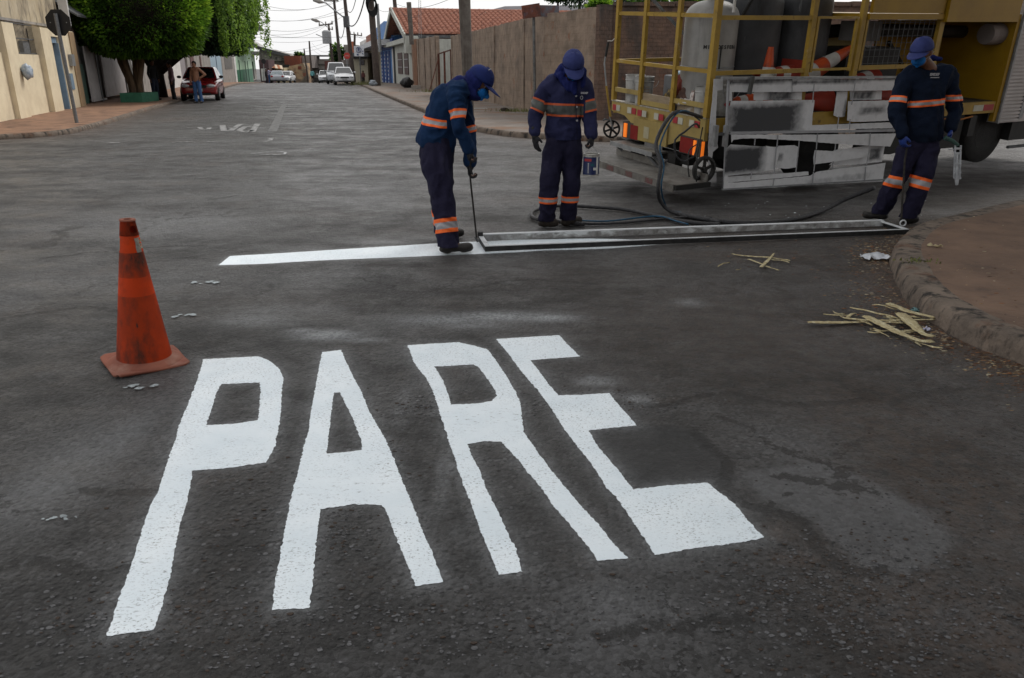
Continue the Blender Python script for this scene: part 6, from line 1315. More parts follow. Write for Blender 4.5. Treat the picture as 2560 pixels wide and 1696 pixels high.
# big traffic cone in the foreground ---------------------------------
M_C1 = mat('cone_dark_red', (.42, .042, .007), (.27, .032, .008), scale=5, rough=.65, spec=.15, bump=.08, streak=[((.060, .024, .016), (7, 7, 3.5), .48, .66), ((.035, .022, .02), (16, 16, 5), .62, .68), ((.42, .30, .27), (30, 30, 12), .70, .73)])
M_C2 = mat('cone_bright', (.58, .052, .006), (.42, .04, .007), scale=5, rough=.6, spec=.15, bump=.08, streak=[((.20, .035, .012), (9, 9, 5), .50, .70), ((.06, .025, .02), (18, 18, 7), .66, .70)])
M_C3 = mat('cone_dusty_base', (.24, .085, .055), (.16, .055, .038), scale=5, rough=.85, streak=[((.30, .17, .13), (4, 4, 4), .52, .7), ((.08, .035, .03), (9, 9, 9), .6, .7)])
cbm = Matrix.Translation(G(363, 905)) @ Matrix.Rotation(R(2.0), 4, 'Y') @ Matrix.Rotation(R(-1.0), 4, 'X')
tcb = thing('traffic_cone', 'large worn orange-red traffic cone with dark bands beside the painted letter P', 'traffic cone', mtx=cbm)
HC = .815
def crr(z): return .150 * (1 - z) + .036 * z
for z0, z1, m_ in ((.045, .50, M_C1), (.50, .625, M_C2), (.625, .79, M_C1), (.79, .90, M_C2)):
    mb = MB(); mb.lathe([(crr(z0 + (z1 - z0) * k / 4), (z0 + (z1 - z0) * k / 4) * HC) for k in range(5)], 48); del mb.f[-2:]; del mb.m[-2:]; mb.obj('band', m_, tcb, smooth=True)
# collar with a round hole through it
bm = bmesh.new(); seg = 48; rows = 14; vs = []
for j in range(rows + 1):
    z = (.90 + .10 * j / rows); vs.append([bm.verts.new((crr(z) * math.cos(2 * math.pi * i / seg) * 1.03, crr(z) * math.sin(2 * math.pi * i / seg) * 1.03, z * HC)) for i in range(seg)])
for j in range(rows):
    for i in range(seg):
        an = 2 * math.pi * (i + .5) / seg; z = .90 + .10 * (j + .5) / rows; ok = True
        for ha in (R(-28), R(152)):
            da = (an - ha + math.pi) % (2 * math.pi) - math.pi
            if (da * .045 / .019) ** 2 + ((z - .942) * HC / .020) ** 2 < 1: ok = False
        if ok: bm.faces.new((vs[j][i], vs[j][(i + 1) % seg], vs[j + 1][(i + 1) % seg], vs[j + 1][i]))
bmesh.ops.solidify(bm, geom=bm.faces[:], thickness=.004)
me = bpy.data.meshes.new('collar'); bm.to_mesh(me); bm.free(); me.materials.append(M_C1); me.shade_smooth(); o = bpy.data.objects.new('collar', me); col.objects.link(o); o.parent = tcb
mb = MB(); mb.lathe([(.020, HC + .001), (.020, HC + .004), (.040, HC + .004), (.042, HC - .004)], 32); del mb.f[-2:]; del mb.m[-2:]; mb.obj('rim', M_C3, tcb, smooth=True)
mb = MB(); mb.lathe([(crr(.045) - .002, .045 * HC + .004), (.156, .036), (.180, .026), (.196, .017), (.20, .010)], 48); del mb.f[-2:]; del mb.m[-2:]; mb.obj('flare', M_C3, tcb, smooth=True)
bm = bmesh.new(); Nn = 26
def sq(u, v):
    x, y = (u - .5) * .40, (v - .5) * .40; cc_ = max(0, abs(x) + abs(y) - .365) * .5; x -= math.copysign(cc_, x); y -= math.copysign(cc_, y); dd = max(abs(x), abs(y)); z = .012 + .008 * noise.noise((x * 7, y * 7, 2)) + .03 * max(0, (abs(x) + abs(y)) - .34)
    return (x, y, z + .004)
mb = MB(); mb.grid(sq, Nn, Nn); bmesh_o = mb.obj('base', M_C3, tcb, smooth=True); bmesh_o.rotation_euler = (0, 0, R(38)); sm_ = bmesh_o.modifiers.new('s', 'SOLIDIFY'); sm_.thickness = .014; sm_.offset = -1
for (an, z0, z1, w_, nm) in ((R(205), .80, .885, .35, 'tape_patch'), (R(-22), .79, .885, .25, 'tape_patch')):
    mb = MB(); vs = []
    for j in range(4):
        z = z0 + (z1 - z0) * j / 3
        for i in range(4): a = an + w_ * (i - 1.5) / 1.5 * (1 + .2 * (j % 2)); vs.append((crr(z) * 1.02 * math.cos(a), crr(z) * 1.02 * math.sin(a), z * HC))
    mb.add(vs, [(j * 4 + i, j * 4 + i + 1, j * 4 + i + 5, j * 4 + i + 4) for j in range(3) for i in range(3)]); mb.obj(nm, mat('dirty_tape', (.30, .28, .25), (.18, .16, .14), scale=40), tcb)
mb = MB(); a0 = Vector((crr(.85) * math.cos(R(-20)), crr(.85) * math.sin(R(-20)), .85 * HC)); random.seed(9)
for k in range(7): d = Vector((random.uniform(.3, 1), random.uniform(-.5, .1), random.uniform(-.6, .5))).normalized() * random.uniform(.02, .045); mb.add([a0 + Vector((0, 0, .01 * k - .03)), a0 + d + Vector((0, 0, .004 * k)), a0 + d * .8 + Vector((0, 0, .012 + .003 * k))], [(0, 1, 2)])
mb.obj('torn_tape', mat('torn_tape', (.42, .40, .34), (.28, .2, .1), scale=60), tcb, kind='stuff')
# ------------------------------------------------------------------ people
def capsule(mb, p, q, r0, r1, side=None, flat=1., n=14, rings=4):
    p = Vector(p); q = Vector(q); d = (q - p); Ln = max(d.length, 1e-4); d.normalize()
    if side is None: side = Vector((0, 1, 0)) if abs(d.y) < .8 else Vector((1, 0, 0))
    side = Vector(side); a = (side - d * side.dot(d)).normalized(); b = d.cross(a)
    rows = []
    for k in range(rings + 1): t = math.pi / 2 * k / rings; rows.append((p - d * r0 * math.cos(t), r0 * math.sin(t)))
    for k in range(1, 4): t = k / 4; rows.append((p + d * Ln * t, r0 + (r1 - r0) * t))
    for k in range(rings + 1): t = math.pi / 2 * (1 - k / rings); rows.append((q + d * r1 * math.cos(t), r1 * math.sin(t)))
    vs = []
    for c, r_ in rows:
        r_ = max(r_, 1e-4)
        for i in range(n): an = 2 * math.pi * i / n; vs.append(c + a * math.cos(an) * r_ + b * math.sin(an) * r_ * flat)
    m = len(rows); fs = [(j * n + i, j * n + (i + 1) % n, (j + 1) * n + (i + 1) % n, (j + 1) * n + i) for j in range(m - 1) for i in range(n)]
    fs += [tuple(range(n - 1, -1, -1)), tuple((m - 1) * n + i for i in range(n))]; mb.add(vs, fs)
def ellipsoid(mb, c, rad, M, n=18, m=12):
    c = Vector(c); vs = [c + M @ Vector((0, 0, -rad[2]))]
    for j in range(1, m):
        t = math.pi * j / m - math.pi / 2
        for i in range(n): an = 2 * math.pi * i / n; vs.append(c + M @ Vector((rad[0] * math.cos(t) * math.cos(an), rad[1] * math.cos(t) * math.sin(an), rad[2] * math.sin(t))))
    vs.append(c + M @ Vector((0, 0, rad[2])))
    fs = [(0, 1 + (i + 1) % n, 1 + i) for i in range(n)] + [(1 + j * n + i, 1 + j * n + (i + 1) % n, 1 + (j + 1) * n + (i + 1) % n, 1 + (j + 1) * n + i) for j in range(m - 2) for i in range(n)]
    k = 1 + (m - 2) * n; fs += [(k + i, k + (i + 1) % n, len(vs) - 1) for i in range(n)]; mb.add(vs, fs)
def fuse(name, mb, m, parent, voxel=.009, sm=5, fold=0., ff=9., stretch=(1, 1, 1), cut=None, keep_world=None, post=None):
    me = bpy.data.meshes.new(name + '_raw'); me.from_pydata(mb.v, [], mb.f); me.update()
    bm = bmesh.new(); bm.from_mesh(me); bmesh.ops.recalc_face_normals(bm, faces=bm.faces); bm.to_mesh(me); bm.free()
    o = bpy.data.objects.new('tmp', me); col.objects.link(o)
    r_ = o.modifiers.new('r', 'REMESH'); r_.mode = 'VOXEL'; r_.voxel_size = voxel
    if sm: s_ = o.modifiers.new('s', 'SMOOTH'); s_.iterations = sm; s_.factor = .5
    bpy.context.view_layer.update(); dg = bpy.context.evaluated_depsgraph_get(); nm = bpy.data.meshes.new_from_object(o.evaluated_get(dg)); bpy.data.objects.remove(o); bpy.data.meshes.remove(me)
    bm = bmesh.new(); bm.from_mesh(nm)
    if fold:
        bm.normal_update()
        for v in bm.verts:
            c = v.co; q = Vector((c.x * ff * stretch[0], c.y * ff * stretch[1], c.z * ff * stretch[2]))
            w_ = noise.noise(q * .5 + Vector((7, 3, 1))) ; k = (1 - abs(noise.noise(q + Vector((w_, w_, w_)) * 1.5)) * 2) * .6 + noise.noise(q * 2.3) * .35 + w_ * .5
            v.co += v.normal * fold * k
    if cut:
        bmesh.ops.delete(bm, geom=[f for f in bm.faces if cut(f.calc_center_median())], context='FACES')
    if post: post(bm)
    bm.to_mesh(nm); nm.materials.clear(); nm.materials.append(m); nm.name = name; nm.shade_smooth()
    world_bm = bm
    M = WM[root_of(parent).name].inverted(); nm.transform(M); o = bpy.data.objects.new(name, nm); col.objects.link(o); o.parent = parent
    return o, world_bm
def band(src_bm, parent, p, ax, w, Rm, mats, fr=(.27, .46), off=.0035, name='reflective_band', sel=None):
    bm = src_bm.copy(); p = Vector(p); ax = Vector(ax).normalized()
    bmesh.ops.delete(bm, geom=[f for f in bm.faces if (f.calc_center_median() - p).length > Rm * 1.6 or (sel and not sel(f.calc_center_median()))], context='FACES')
    def bis(co, no, clear):
        bmesh.ops.bisect_plane(bm, geom=bm.verts[:] + bm.edges[:] + bm.faces[:], plane_co=co, plane_no=no, clear_outer=clear)
    bis(p + ax * w / 2, ax, True); bis(p - ax * w / 2, -ax, True)
    e1 = -w / 2 + w * fr[0]; e2 = e1 + w * fr[1]; bis(p + ax * e1, ax, False); bis(p + ax * e2, ax, False)
    def rad(c): v = c - p; v -= ax * v.dot(ax); return v.length
    bmesh.ops.delete(bm, geom=[f for f in bm.faces if rad(f.calc_center_median()) > Rm], context='FACES')
    bm.normal_update()
    for v in bm.verts: v.co += v.normal * off
    for f in bm.faces: t = (f.calc_center_median() - p).dot(ax); f.material_index = 1 if e1 < t < e2 else 0
    me = bpy.data.meshes.new(name); bm.to_mesh(me); bm.free()
    for m in mats: me.materials.append(m)
    me.shade_smooth(); me.transform(WM[parent.name].inverted()); o = bpy.data.objects.new(name, me); col.objects.link(o); o.parent = parent; return o
def hand(mb, wrist, d, pn, curl=(.35, .5, .4), side=1, th=.5, sc=1., fat=1.):
    """palm and five unequal, bent fingers; d along the hand, pn palm normal"""
    d = Vector(d).normalized(); pn = Vector(pn); pn = (pn - d * pn.dot(d)).normalized(); a = d.cross(pn) * side
    w = Vector(wrist); M = Matrix((a, pn, d)).transposed()
    capsule(mb, w - d * .03, w + d * .02, .027 * fat * sc, .027 * fat * sc)
    ellipsoid(mb, w + d * .052 * sc, (.041 * sc * fat, .017 * sc * fat, .050 * sc), M)
    for i, (off, ln) in enumerate(((-.030, .88), (-.010, 1.), (.011, .95), (.030, .76))):
        p = w + (d * .088 + a * off) * sc; ang = 0
        for j, sl in enumerate((.038, .026, .020)):
            ang += curl[j] * (1 + .12 * (i - 1.5) * .5); dr = d * math.cos(ang) + pn * math.sin(ang) + a * off * 1.2; q = p + dr * sl * ln * sc
            capsule(mb, p, q, .0092 * fat * sc * (1 - .08 * j), .0088 * fat * sc * (1 - .1 * j), n=8, rings=2); p = q
    p = w + (d * .025 - a * .030) * sc; t1 = (d * .65 - a * .65 + pn * .35 * th * 2).normalized(); q = p + t1 * .038 * sc; capsule(mb, p, q, .013 * fat * sc, .0105 * fat * sc, n=8, rings=2)
    t2 = (d * .9 - a * .15 + pn * .6 * th * 2).normalized(); capsule(mb, q, q + t2 * .030 * sc, .0105 * fat * sc, .009 * fat * sc, n=8, rings=2)
def head_frame(c, f, up=(0, 0, 1)):
    f = Vector(f).normalized(); u = Vector(up); u = (u - f * u.dot(f)).normalized(); s_ = f.cross(u); return Matrix((s_, f, u)).transposed() * 1.12, Vector(c)
M_SKIN = mat('skin', (.16, .075, .045), (.11, .05, .03), scale=12, rough=.55)
M_SKIN2 = mat('tanned_skin', (.28, .14, .085), (.22, .10, .06), scale=12, rough=.55)
M_NAVY = mat('navy_knit', (.010, .030, .082), (.006, .020, .058), scale=5, rough=.9, spec=.12, bump=.35, bscale=50, streak=[((.03, .055, .12), (4, 4, 4), .60, .8)])
M_NAVYD = mat('navy_dark_knit', (.006, .011, .026), (.0045, .008, .018), scale=5, rough=.9, spec=.12, bump=.35, bscale=50)
M_JACK = mat('navy_jacket', (.024, .026, .072), (.015, .017, .050), scale=4, rough=.85, spec=.15, bump=.35, bscale=35, streak=[((.045, .05, .10), (5, 5, 5), .6, .8)])
M_TROU = mat('navy_trousers', (.019, .018, .040), (.012, .011, .027), scale=5, rough=.9, spec=.12, bump=.4, bscale=32, streak=[((.034, .032, .055), (4, 4, 4), .58, .8)])
M_HOOD = mat('royal_blue_cloth', (.012, .018, .105), (.007, .011, .065), scale=8, rough=.85, spec=.15, bump=.3, bscale=40)
M_CAP = mat('faded_blue_cap', (.038, .050, .165), (.024, .032, .115), scale=9, rough=.8, spec=.2, bump=.2, bscale=60)
M_CAPN = mat('navy_cap', (.010, .022, .12), (.007, .014, .075), scale=9, rough=.8, spec=.2, bump=.2, bscale=60)
M_MASK = mat('blue_mask', (.008, .15, .48), (.006, .11, .36), scale=12, rough=.7, spec=.2, bump=.2, bscale=50)
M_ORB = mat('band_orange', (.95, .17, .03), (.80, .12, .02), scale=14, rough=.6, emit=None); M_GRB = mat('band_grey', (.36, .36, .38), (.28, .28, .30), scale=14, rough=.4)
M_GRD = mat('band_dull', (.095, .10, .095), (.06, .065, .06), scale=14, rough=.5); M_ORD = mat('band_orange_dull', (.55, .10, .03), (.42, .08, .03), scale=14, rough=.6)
M_GLBK = mat('black_glove', (.010, .010, .012), (.022, .022, .026), scale=20, rough=.7, bump=.3, bscale=80); M_GLBL = mat('blue_glove', (.018, .045, .22), (.012, .03, .15), scale=14, rough=.5)
M_BOOT = mat('black_boot', (.015, .014, .013), (.035, .032, .03), scale=12, rough=.55, bump=.25, bscale=60); M_BOOTG = mat('dusty_boot', (.045, .036, .030), (.022, .018, .015), scale=12, rough=.8, bump=.4, bscale=60)
M_WHT2 = mat('white_elastic', (.45, .45, .44)); M_SHADE = mat('dark_lenses', (.006, .006, .007), rough=.12, spec=.7)

def make_person(label, J, C, hands, vox=.0095):
    """J joints (world), C clothes options"""
    t = thing('person', label, 'person', ((J['aL'] + J['aR']) / 2).to_2d().to_3d())
    HM, hc = head_frame(J['head'], J['face'], J.get('hup', (0, 0, 1))); S_ = lambda v: hc + HM @ Vector(v)
    fwd = Vector(J['fwd']).normalized(); side = (J['sR'] - J['sL']).normalized()
    # body: one continuous figure, hands included
    mb = MB()
    ellipsoid(mb, S_((0, 0, .01)), (.074, .092, .108), HM); ellipsoid(mb, S_((0, .035, -.065)), (.052, .055, .055), HM); capsule(mb, S_((0, .088, -.005)), S_((0, .106, -.032)), .009, .013); 
    for s in (-1, 1): ellipsoid(mb, S_((s * .076, -.005, -.01)), (.010, .02, .03), HM)
    capsule(mb, S_((0, -.015, -.06)), J['neck'] - (J['neck'] - J['chest']) * .1, .052, .062)
    capsule(mb, J['chest'], J['waist'], .12, .11, side, .7); capsule(mb, J['waist'], J['pelvis'], .11, .13, side, .8); capsule(mb, J['sL'], J['sR'], .055, .055)
    for s in 'LR':
        capsule(mb, J['s' + s], J['e' + s], .044, .032); capsule(mb, J['e' + s], J['w' + s], .032, .022)
        capsule(mb, J['h' + s], J['k' + s], .080, .052); capsule(mb, J['k' + s], J['a' + s], .050, .036); capsule(mb, J['a' + s], J['t' + s], .032, .022); capsule(mb, J['pelvis'], J['h' + s], .11, .085)
        hd = hands[s]; hand(mb, J['w' + s], hd[0], hd[1], hd[2], hd[3], sc=.93)
    fuse('body', mb, C.get('skin', M_SKIN), t, .0075, 3)
    # trousers
    mb = MB(); tr_ = C.get('tr', 1.)
    capsule(mb, J['waist'].lerp(J['pelvis'], .45), J['pelvis'], .135 * tr_, .15 * tr_, side, .82)
    for s in 'LR':
        capsule(mb, J['pelvis'].lerp(J['h' + s], .6), J['h' + s].lerp(J['k' + s], .25), .118 * tr_, .108 * tr_, side, 1.); capsule(mb, J['h' + s].lerp(J['k' + s], .2), J['k' + s], .108 * tr_, .084 * tr_)
        hem = J['k' + s].lerp(J['a' + s], 1.06); capsule(mb, J['k' + s], hem, .083 * tr_, .076 * tr_); capsule(mb, J['k' + s].lerp(J['a' + s], .80), hem, .078 * tr_, .080 * tr_)
    zL = {s: J['t' + s].z + .030 for s in 'LR'}
    def hemcut(c): s = 'L' if (c - J['a' + 'L']).length < (c - J['aR']).length else 'R'; return c.z < zL[s]
    tro, tbm = fuse('trousers', mb, C.get('trm', M_TROU), t, vox, 4, C.get('tf', .027), 7.0, (1, 1, .75), cut=hemcut)
    # shirt
    mb = MB(); k_ = C.get('sh', 1.); sl_ = C.get('sl', 1.)
    capsule(mb, J['chest'], J['waist'], .150 * k_, .148 * k_, side, C.get('flat', .78)); capsule(mb, J['waist'], J['hem'], .148 * k_, .158 * k_, side, C.get('flat2', .86))
    capsule(mb, J['sL'].lerp(J['neck'], .15), J['sR'].lerp(J['neck'], .15), .078 * k_, .078 * k_); capsule(mb, J['sL'].lerp(J['neck'], .3), J['chest'], .09 * k_, .11 * k_); capsule(mb, J['sR'].lerp(J['neck'], .3), J['chest'], .09 * k_, .11 * k_)
    capsule(mb, J['neck'].lerp(J['chest'], .25), J['chest'], .075, .11 * k_, side, .9); capsule(mb, J['sL'].lerp(J['neck'], .4), J['neck'].lerp(J['chest'], .15), .055, .06); capsule(mb, J['sR'].lerp(J['neck'], .4), J['neck'].lerp(J['chest'], .15), .055, .06)
    for s in 'LR':
        capsule(mb, J['s' + s], J['e' + s], .072 * sl_, .060 * sl_); capsule(mb, J['e' + s], J['w' + s].lerp(J['e' + s], .08), .060 * sl_, .044 * sl_)
    hd_ = (J['hem'] - J['waist']).normalized(); ho = J['hem'] + hd_ * C.get('hemlow', .07)
    sh, sbm = fuse(C.get('shn', 'shirt'), mb, C['shm'], t, vox, 4, C.get('sf', .026), 7.5, (1, 1, .9), cut=lambda c: (c - ho).dot(hd_) > 0 and (c - ho).length < .25 and abs((c - ho).dot(side)) < .20)
    # boots
    for s in 'LR':
        mb = MB(); d = (J['t' + s] - J['a' + s]); d.z = 0; d.normalize(); g0 = J['a' + s].copy(); hl = Vector((g0.x, g0.y, J['t' + s].z)) - d * .045
        capsule(mb, J['a' + s] + Vector((0, 0, .03)), hl + d * .03, .054, .048); capsule(mb, hl, J['t' + s] - d * .03 + Vector((0, 0, .012)), .044, .048, (-d.y, d.x, 0), .8); capsule(mb, J['t' + s] - d * .07, J['t' + s] - d * .025, .050, .044, (-d.y, d.x, 0), .8)
        zt = J['t' + s].z - .036
        def cutf(bm, zt=zt):
            for v in bm.verts:
                if v.co.z < zt: v.co.z = zt
        bt, _b = fuse('boot', mb, C.get('boot', M_BOOT), t, .008, 3, post=cutf)
    # gloves
    for s in 'LR':
        if C.get('glove') is None: break
        mb = MB(); hd = hands[s]; hand(mb, J['w' + s], hd[0], hd[1], hd[2], hd[3], sc=1.02, fat=1.2); dd = Vector(hd[0]).normalized(); capsule(mb, J['w' + s] - dd * .06, J['w' + s], .036, .031)
        fuse('glove', mb, C['glove'], t, .0042, 2)
    return t, S_, HM, hc, tbm, sbm
def cap_on(t, S_, HM, hc, m, z0=.018, rot=0., brim=.085, wid=1.05):
    mb = MB(); n, mm = 30, 9; vs = []
    for j in range(mm + 1):
        e = math.pi / 2 * j / mm
        for i in range(n):
            a = 2 * math.pi * i / n; k = 1 + .03 * noise.noise((math.cos(a) * 2, math.sin(a) * 2, e * 2)); pk = 1 + .10 * math.sin(e) * max(0, math.sin(a))
            vs.append(S_((.093 * math.cos(e) ** .75 * math.cos(a) * k, .111 * math.cos(e) ** .75 * math.sin(a) * k, z0 + .105 * math.sin(e) * k * pk)))
    mb.add(vs, [(j * n + i, j * n + (i + 1) % n, (j + 1) * n + (i + 1) % n, (j + 1) * n + i) for j in range(mm) for i in range(n)])
    cp = mb.obj('cap', m, t, world=True, smooth=True); so_ = cp.modifiers.new('s', 'SOLIDIFY'); so_.thickness = .004; so_.offset = -1
    mb = MB(); vs = []; nu, nv = 18, 6
    for j in range(nv + 1):
        for i in range(nu + 1):
            a = math.pi / 2 + (i / nu - .5) * 2 * wid; r_ = j / nv; edge = math.cos((i / nu - .5) * math.pi) ** .45
            x = .093 * math.cos(a) * (1 + .02 * r_); y = .108 * math.sin(a) + brim * r_ * edge; z = z0 + .004 - .028 * r_ * edge - .10 * (x / .093) ** 2 * .16
            vs.append(S_((x, y, z)))
    mb.add(vs, [(j * (nu + 1) + i, j * (nu + 1) + i + 1, (j + 1) * (nu + 1) + i + 1, (j + 1) * (nu + 1) + i) for j in range(nv) for i in range(nu)])
    b_ = mb.obj('brim', m, cp, smooth=True)
    b_.data.transform(WM[t.name].inverted()); so_ = b_.modifiers.new('s', 'SOLIDIFY'); so_.thickness = .004
    mb = MB(); mb.lathe([(0, .006), (.008, .003), (.009, 0)], 10, (0, 0, 0)); bt = mb.obj('cap_button', m, cp, smooth=True); bt.matrix_local = WM[t.name].inverted() @ (Matrix.Translation(S_((0, 0, z0 + .108))) @ HM.to_4x4())
    return cp
def mask_on(t, S_, HM, pointed=.0):
    mb = MB(); ellipsoid(mb, S_((0, .062, -.052)), (.060, .052, .052), HM); capsule(mb, S_((0, .07, -.03)), S_((0, .115, -.055)), .035, .022); capsule(mb, S_((0, .06, -.07)), S_((0, .085, -.095)), .035, .018)
    mk, _ = fuse('mask', mb, M_MASK, t, .006, 2, .002, 30)
    mb = MB(); mb.tube([S_((-.058, .05, -.045)), S_((-.079, .0, -.03)), S_((-.082, -.05, -.01))], .0022, 5); mb.tube([S_((.058, .05, -.045)), S_((.079, .0, -.03)), S_((.082, -.05, -.01))], .0022, 5); mb.obj('strap', M_WHT2, mk).data.transform(WM[t.name].inverted())
    return mk
def glasses_on(t, S_):
    mb = MB()
    for s in (-1, 1):
        vs = [S_((s * x, y, z)) for x, y, z in ((.008, .099, .016), (.034, .094, .020), (.062, .076, .016), (.064, .074, -.008), (.036, .092, -.018), (.010, .100, -.010))]; mb.add(vs, [(0, 1, 2, 3, 4, 5)])
    g_ = mb.obj('sunglasses', M_SHADE, t, world=True); so_ = g_.modifiers.new('s', 'SOLIDIFY'); so_.thickness = .004
def hood_on(t, J, S_, HM, hc, m, shawl, low=-.10, up=.036):
    mb = MB(); ellipsoid(mb, S_((0, -.010, .0)), (.087, .102, .104), HM); capsule(mb, S_((0, -.015, -.06)), J['neck'], .075, .074); ellipsoid(mb, S_((0, .01, -.09)), (.082, .075, .05), HM)
    for p, q, r0, r1 in shawl: capsule(mb, p, q, r0, r1)
    inv = HM.inverted()
    def cut(c): v = inv @ (c - hc); return v.y > .035 and -.085 < v.z < up and abs(v.x) < .072
    h_, _ = fuse('hood', mb, m, t, .0075, 3, .008, 15, (1.3, 1.3, .7), cut=cut); so_ = h_.modifiers.new('s', 'SOLIDIFY'); so_.thickness = .003; so_.offset = 1
    return h_

# worker 1: bending over the frame, facing right
V = Vector
J1 = dict(pelvis=D(1092, 372, 7.05), hL=D(1088, 392, 6.94), hR=D(1096, 388, 7.16), kL=D(1106, 492, 6.85), kR=D(1104, 480, 7.25), aL=D(1122, 612, 6.76), aR=D(1110, 583, 7.36),
          waist=D(1100, 322, 7.04), chest=D(1124, 258, 7.02), hem=D(1090, 352, 7.05), neck=D(1156, 212, 7.05), head=D(1196, 205, 7.04), sL=D(1141, 238, 6.86), sR=D(1150, 240, 7.22),
          eL=D(1150, 318, 6.80), eR=D(1172, 318, 7.20), wL=D(1172, 374, 6.86), wR=D(1176, 412, 6.99), face=(.80, -.12, -.52), fwd=(1, 0, 0), hup=(.5, 0, .85))
J1['tL'] = V(G(1178, 632)); J1['tL'].z = .045; J1['tR'] = V(G(1156, 594)); J1['tR'].z = .045
h1 = dict(L=((.05, .12, -1), (1, .2, 0), (1.0, 1.0, .8), 1), R=((-.08, -.1, -1), (1, -.1, 0), (1.0, 1.0, .8), -1))
t, S_, HM, hc, tbm, sbm = make_person('worker in navy shirt bending down over the metal frame, holding a thin black rod', J1, dict(shm=M_NAVY, glove=M_GLBK, tr=1.16, sh=1.08, flat=1.0, flat2=1.0, sl=1.0), h1)
hood_on(t, J1, S_, HM, hc, M_HOOD, [(D(1150, 208, 6.98), D(1128, 216, 6.98), .06, .04), (D(1165, 215, 7.0), D(1182, 238, 6.98), .06, .045)])
cap_on(t, S_, HM, hc, M_CAPN, brim=.10, wid=1.0); mask_on(t, S_, HM); glasses_on(t, S_)
mb = MB(); mb.tube([S_((-.09, .045, .06)), S_((-.099, .02, .03)), S_((-.098, .03, -.03)), S_((-.06, .06, -.05))], .003, 5); mb.tube([S_((-.0925, .02, .08)), S_((-.06, .03, .118)), S_((0, .03, .132)), S_((.06, .03, .118))], .003, 5); mb.obj('strap', M_WHT2, t, world=True)
OG = [M_ORB, M_GRB]
ta_ = (J1['chest'] - J1['waist']).normalized(); band(sbm, t, D(1100, 302, 7.03), ta_ + V((-.30, 0, .05)), .070, .22, OG, sel=lambda c: c.y > 6.905 or c.x < D(1117, 300, 6.9).x)
band(sbm, t, D(1147, 286, 6.82), J1['sL'] - J1['eL'], .078, .085, OG, sel=lambda c: c.y < 6.95 and c.x > D(1112, 290, 6.85).x)
band(sbm, t, D(1172, 325, 7.18), J1['sR'] - J1['eR'], .06, .085, OG, sel=lambda c: c.y > 7.08 and c.x > D(1160, 325, 7.1).x)
band(tbm, t, J1['kL'].lerp(J1['aL'], .60), J1['kL'] - J1['aL'] + V((0, 0, 0)), .125, .13, OG, sel=lambda c: c.y < 7.04)
band(tbm, t, J1['kR'].lerp(J1['aR'], .60), J1['kR'] - J1['aR'], .125, .13, OG, sel=lambda c: c.y > 7.06)
rod = thing('spray_rod', 'thin black hooked rod held by the bending worker against the frame end', 'rod', G(1192, 604))
mb = MB(); mb.tube([D(1186, 372, 6.94), D(1180, 384, 6.94), D(1175, 420, 6.95), D(1176, 450, 6.95), D(1192, 600, 7.16)], .0085, 8); mb.obj('rod', mat('rod_black', (.015, .014, .014), (.04, .035, .03), scale=30), rod, world=True)
mb = MB(); mb.tube([D(1188, 592, 7.15), D(1194, 604, 7.15), D(1201, 600, 7.15)], .012, 6); mb.obj('hook', M_DGREY, rod, world=True)

# worker 2: standing, looking down, holding a paint can
J2 = dict(pelvis=D(1408, 352, 7.95), hL=D(1387, 366, 7.95), hR=D(1430, 366, 7.95), kL=D(1374, 458, 7.86), kR=D(1430, 455, 7.90), aL=D(1366, 545, 7.93), aR=D(1420, 538, 8.0),
          waist=D(1408, 300, 7.95), chest=D(1412, 245, 7.93), hem=D(1408, 330, 7.95), neck=D(1424, 196, 7.90), head=D(1433, 160, 7.82), sL=D(1366, 222, 7.95), sR=D(1462, 224, 7.90),
          eL=D(1337, 290, 7.92), eR=D(1474, 288, 7.88), wL=D(1337, 338, 7.82), wR=D(1478, 340, 7.80), face=(.10, -.80, -.62), fwd=(.2, -1, 0), hup=(0, -.3, 1))
J2['tL'] = V(G(1392, 570)); J2['tL'].z = .045; J2['tR'] = V(G(1450, 562)); J2['tR'].z = .045
h2 = dict(L=((.12, -.1, -1), (.6, .4, 0), (.25, .35, .3), -1), R=((.12, -.05, -1), (-.9, .3, 0), (.95, 1.1, .9), 1))
t, S_, HM, hc, tbm, sbm = make_person('worker in dark blue buttoned jacket and hood standing by the truck, holding a paint can', J2, dict(shm=M_JACK, shn='jacket', glove=M_GLBK, sh=1.13, flat=.82, flat2=.85, sl=1.05, boot=M_BOOTG, trm=M_TROU), h2)
hood_on(t, J2, S_, HM, hc, M_HOOD, [(D(1406, 172, 7.90), D(1385, 203, 7.92), .045, .028), (D(1402, 190, 7.86), D(1422, 222, 7.80), .035, .03), (D(1428, 205, 7.82), D(1437, 234, 7.77), .055, .018), (D(1456, 178, 7.84), D(1456, 214, 7.80), .036, .022)], up=.03)
cap_on(t, S_, HM, hc, M_CAP, z0=.012, brim=.09, wid=1.15); mask_on(t, S_, HM)
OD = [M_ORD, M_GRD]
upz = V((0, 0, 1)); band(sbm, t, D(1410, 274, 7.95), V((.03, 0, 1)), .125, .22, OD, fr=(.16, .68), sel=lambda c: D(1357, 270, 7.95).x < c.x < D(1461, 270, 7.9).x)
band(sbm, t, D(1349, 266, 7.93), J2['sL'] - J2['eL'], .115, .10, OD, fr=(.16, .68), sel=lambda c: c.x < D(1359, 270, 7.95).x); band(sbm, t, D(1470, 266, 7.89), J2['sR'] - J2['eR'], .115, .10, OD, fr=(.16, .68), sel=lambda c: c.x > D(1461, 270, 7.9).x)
for s in 'LR': xm = D(1405, 480, 7.9).x; band(tbm, t, D(1371 if s == 'L' else 1424, 499, 7.9), upz, .066, .12, OG, sel=(lambda c: c.x < xm) if s == 'L' else (lambda c: c.x > xm))
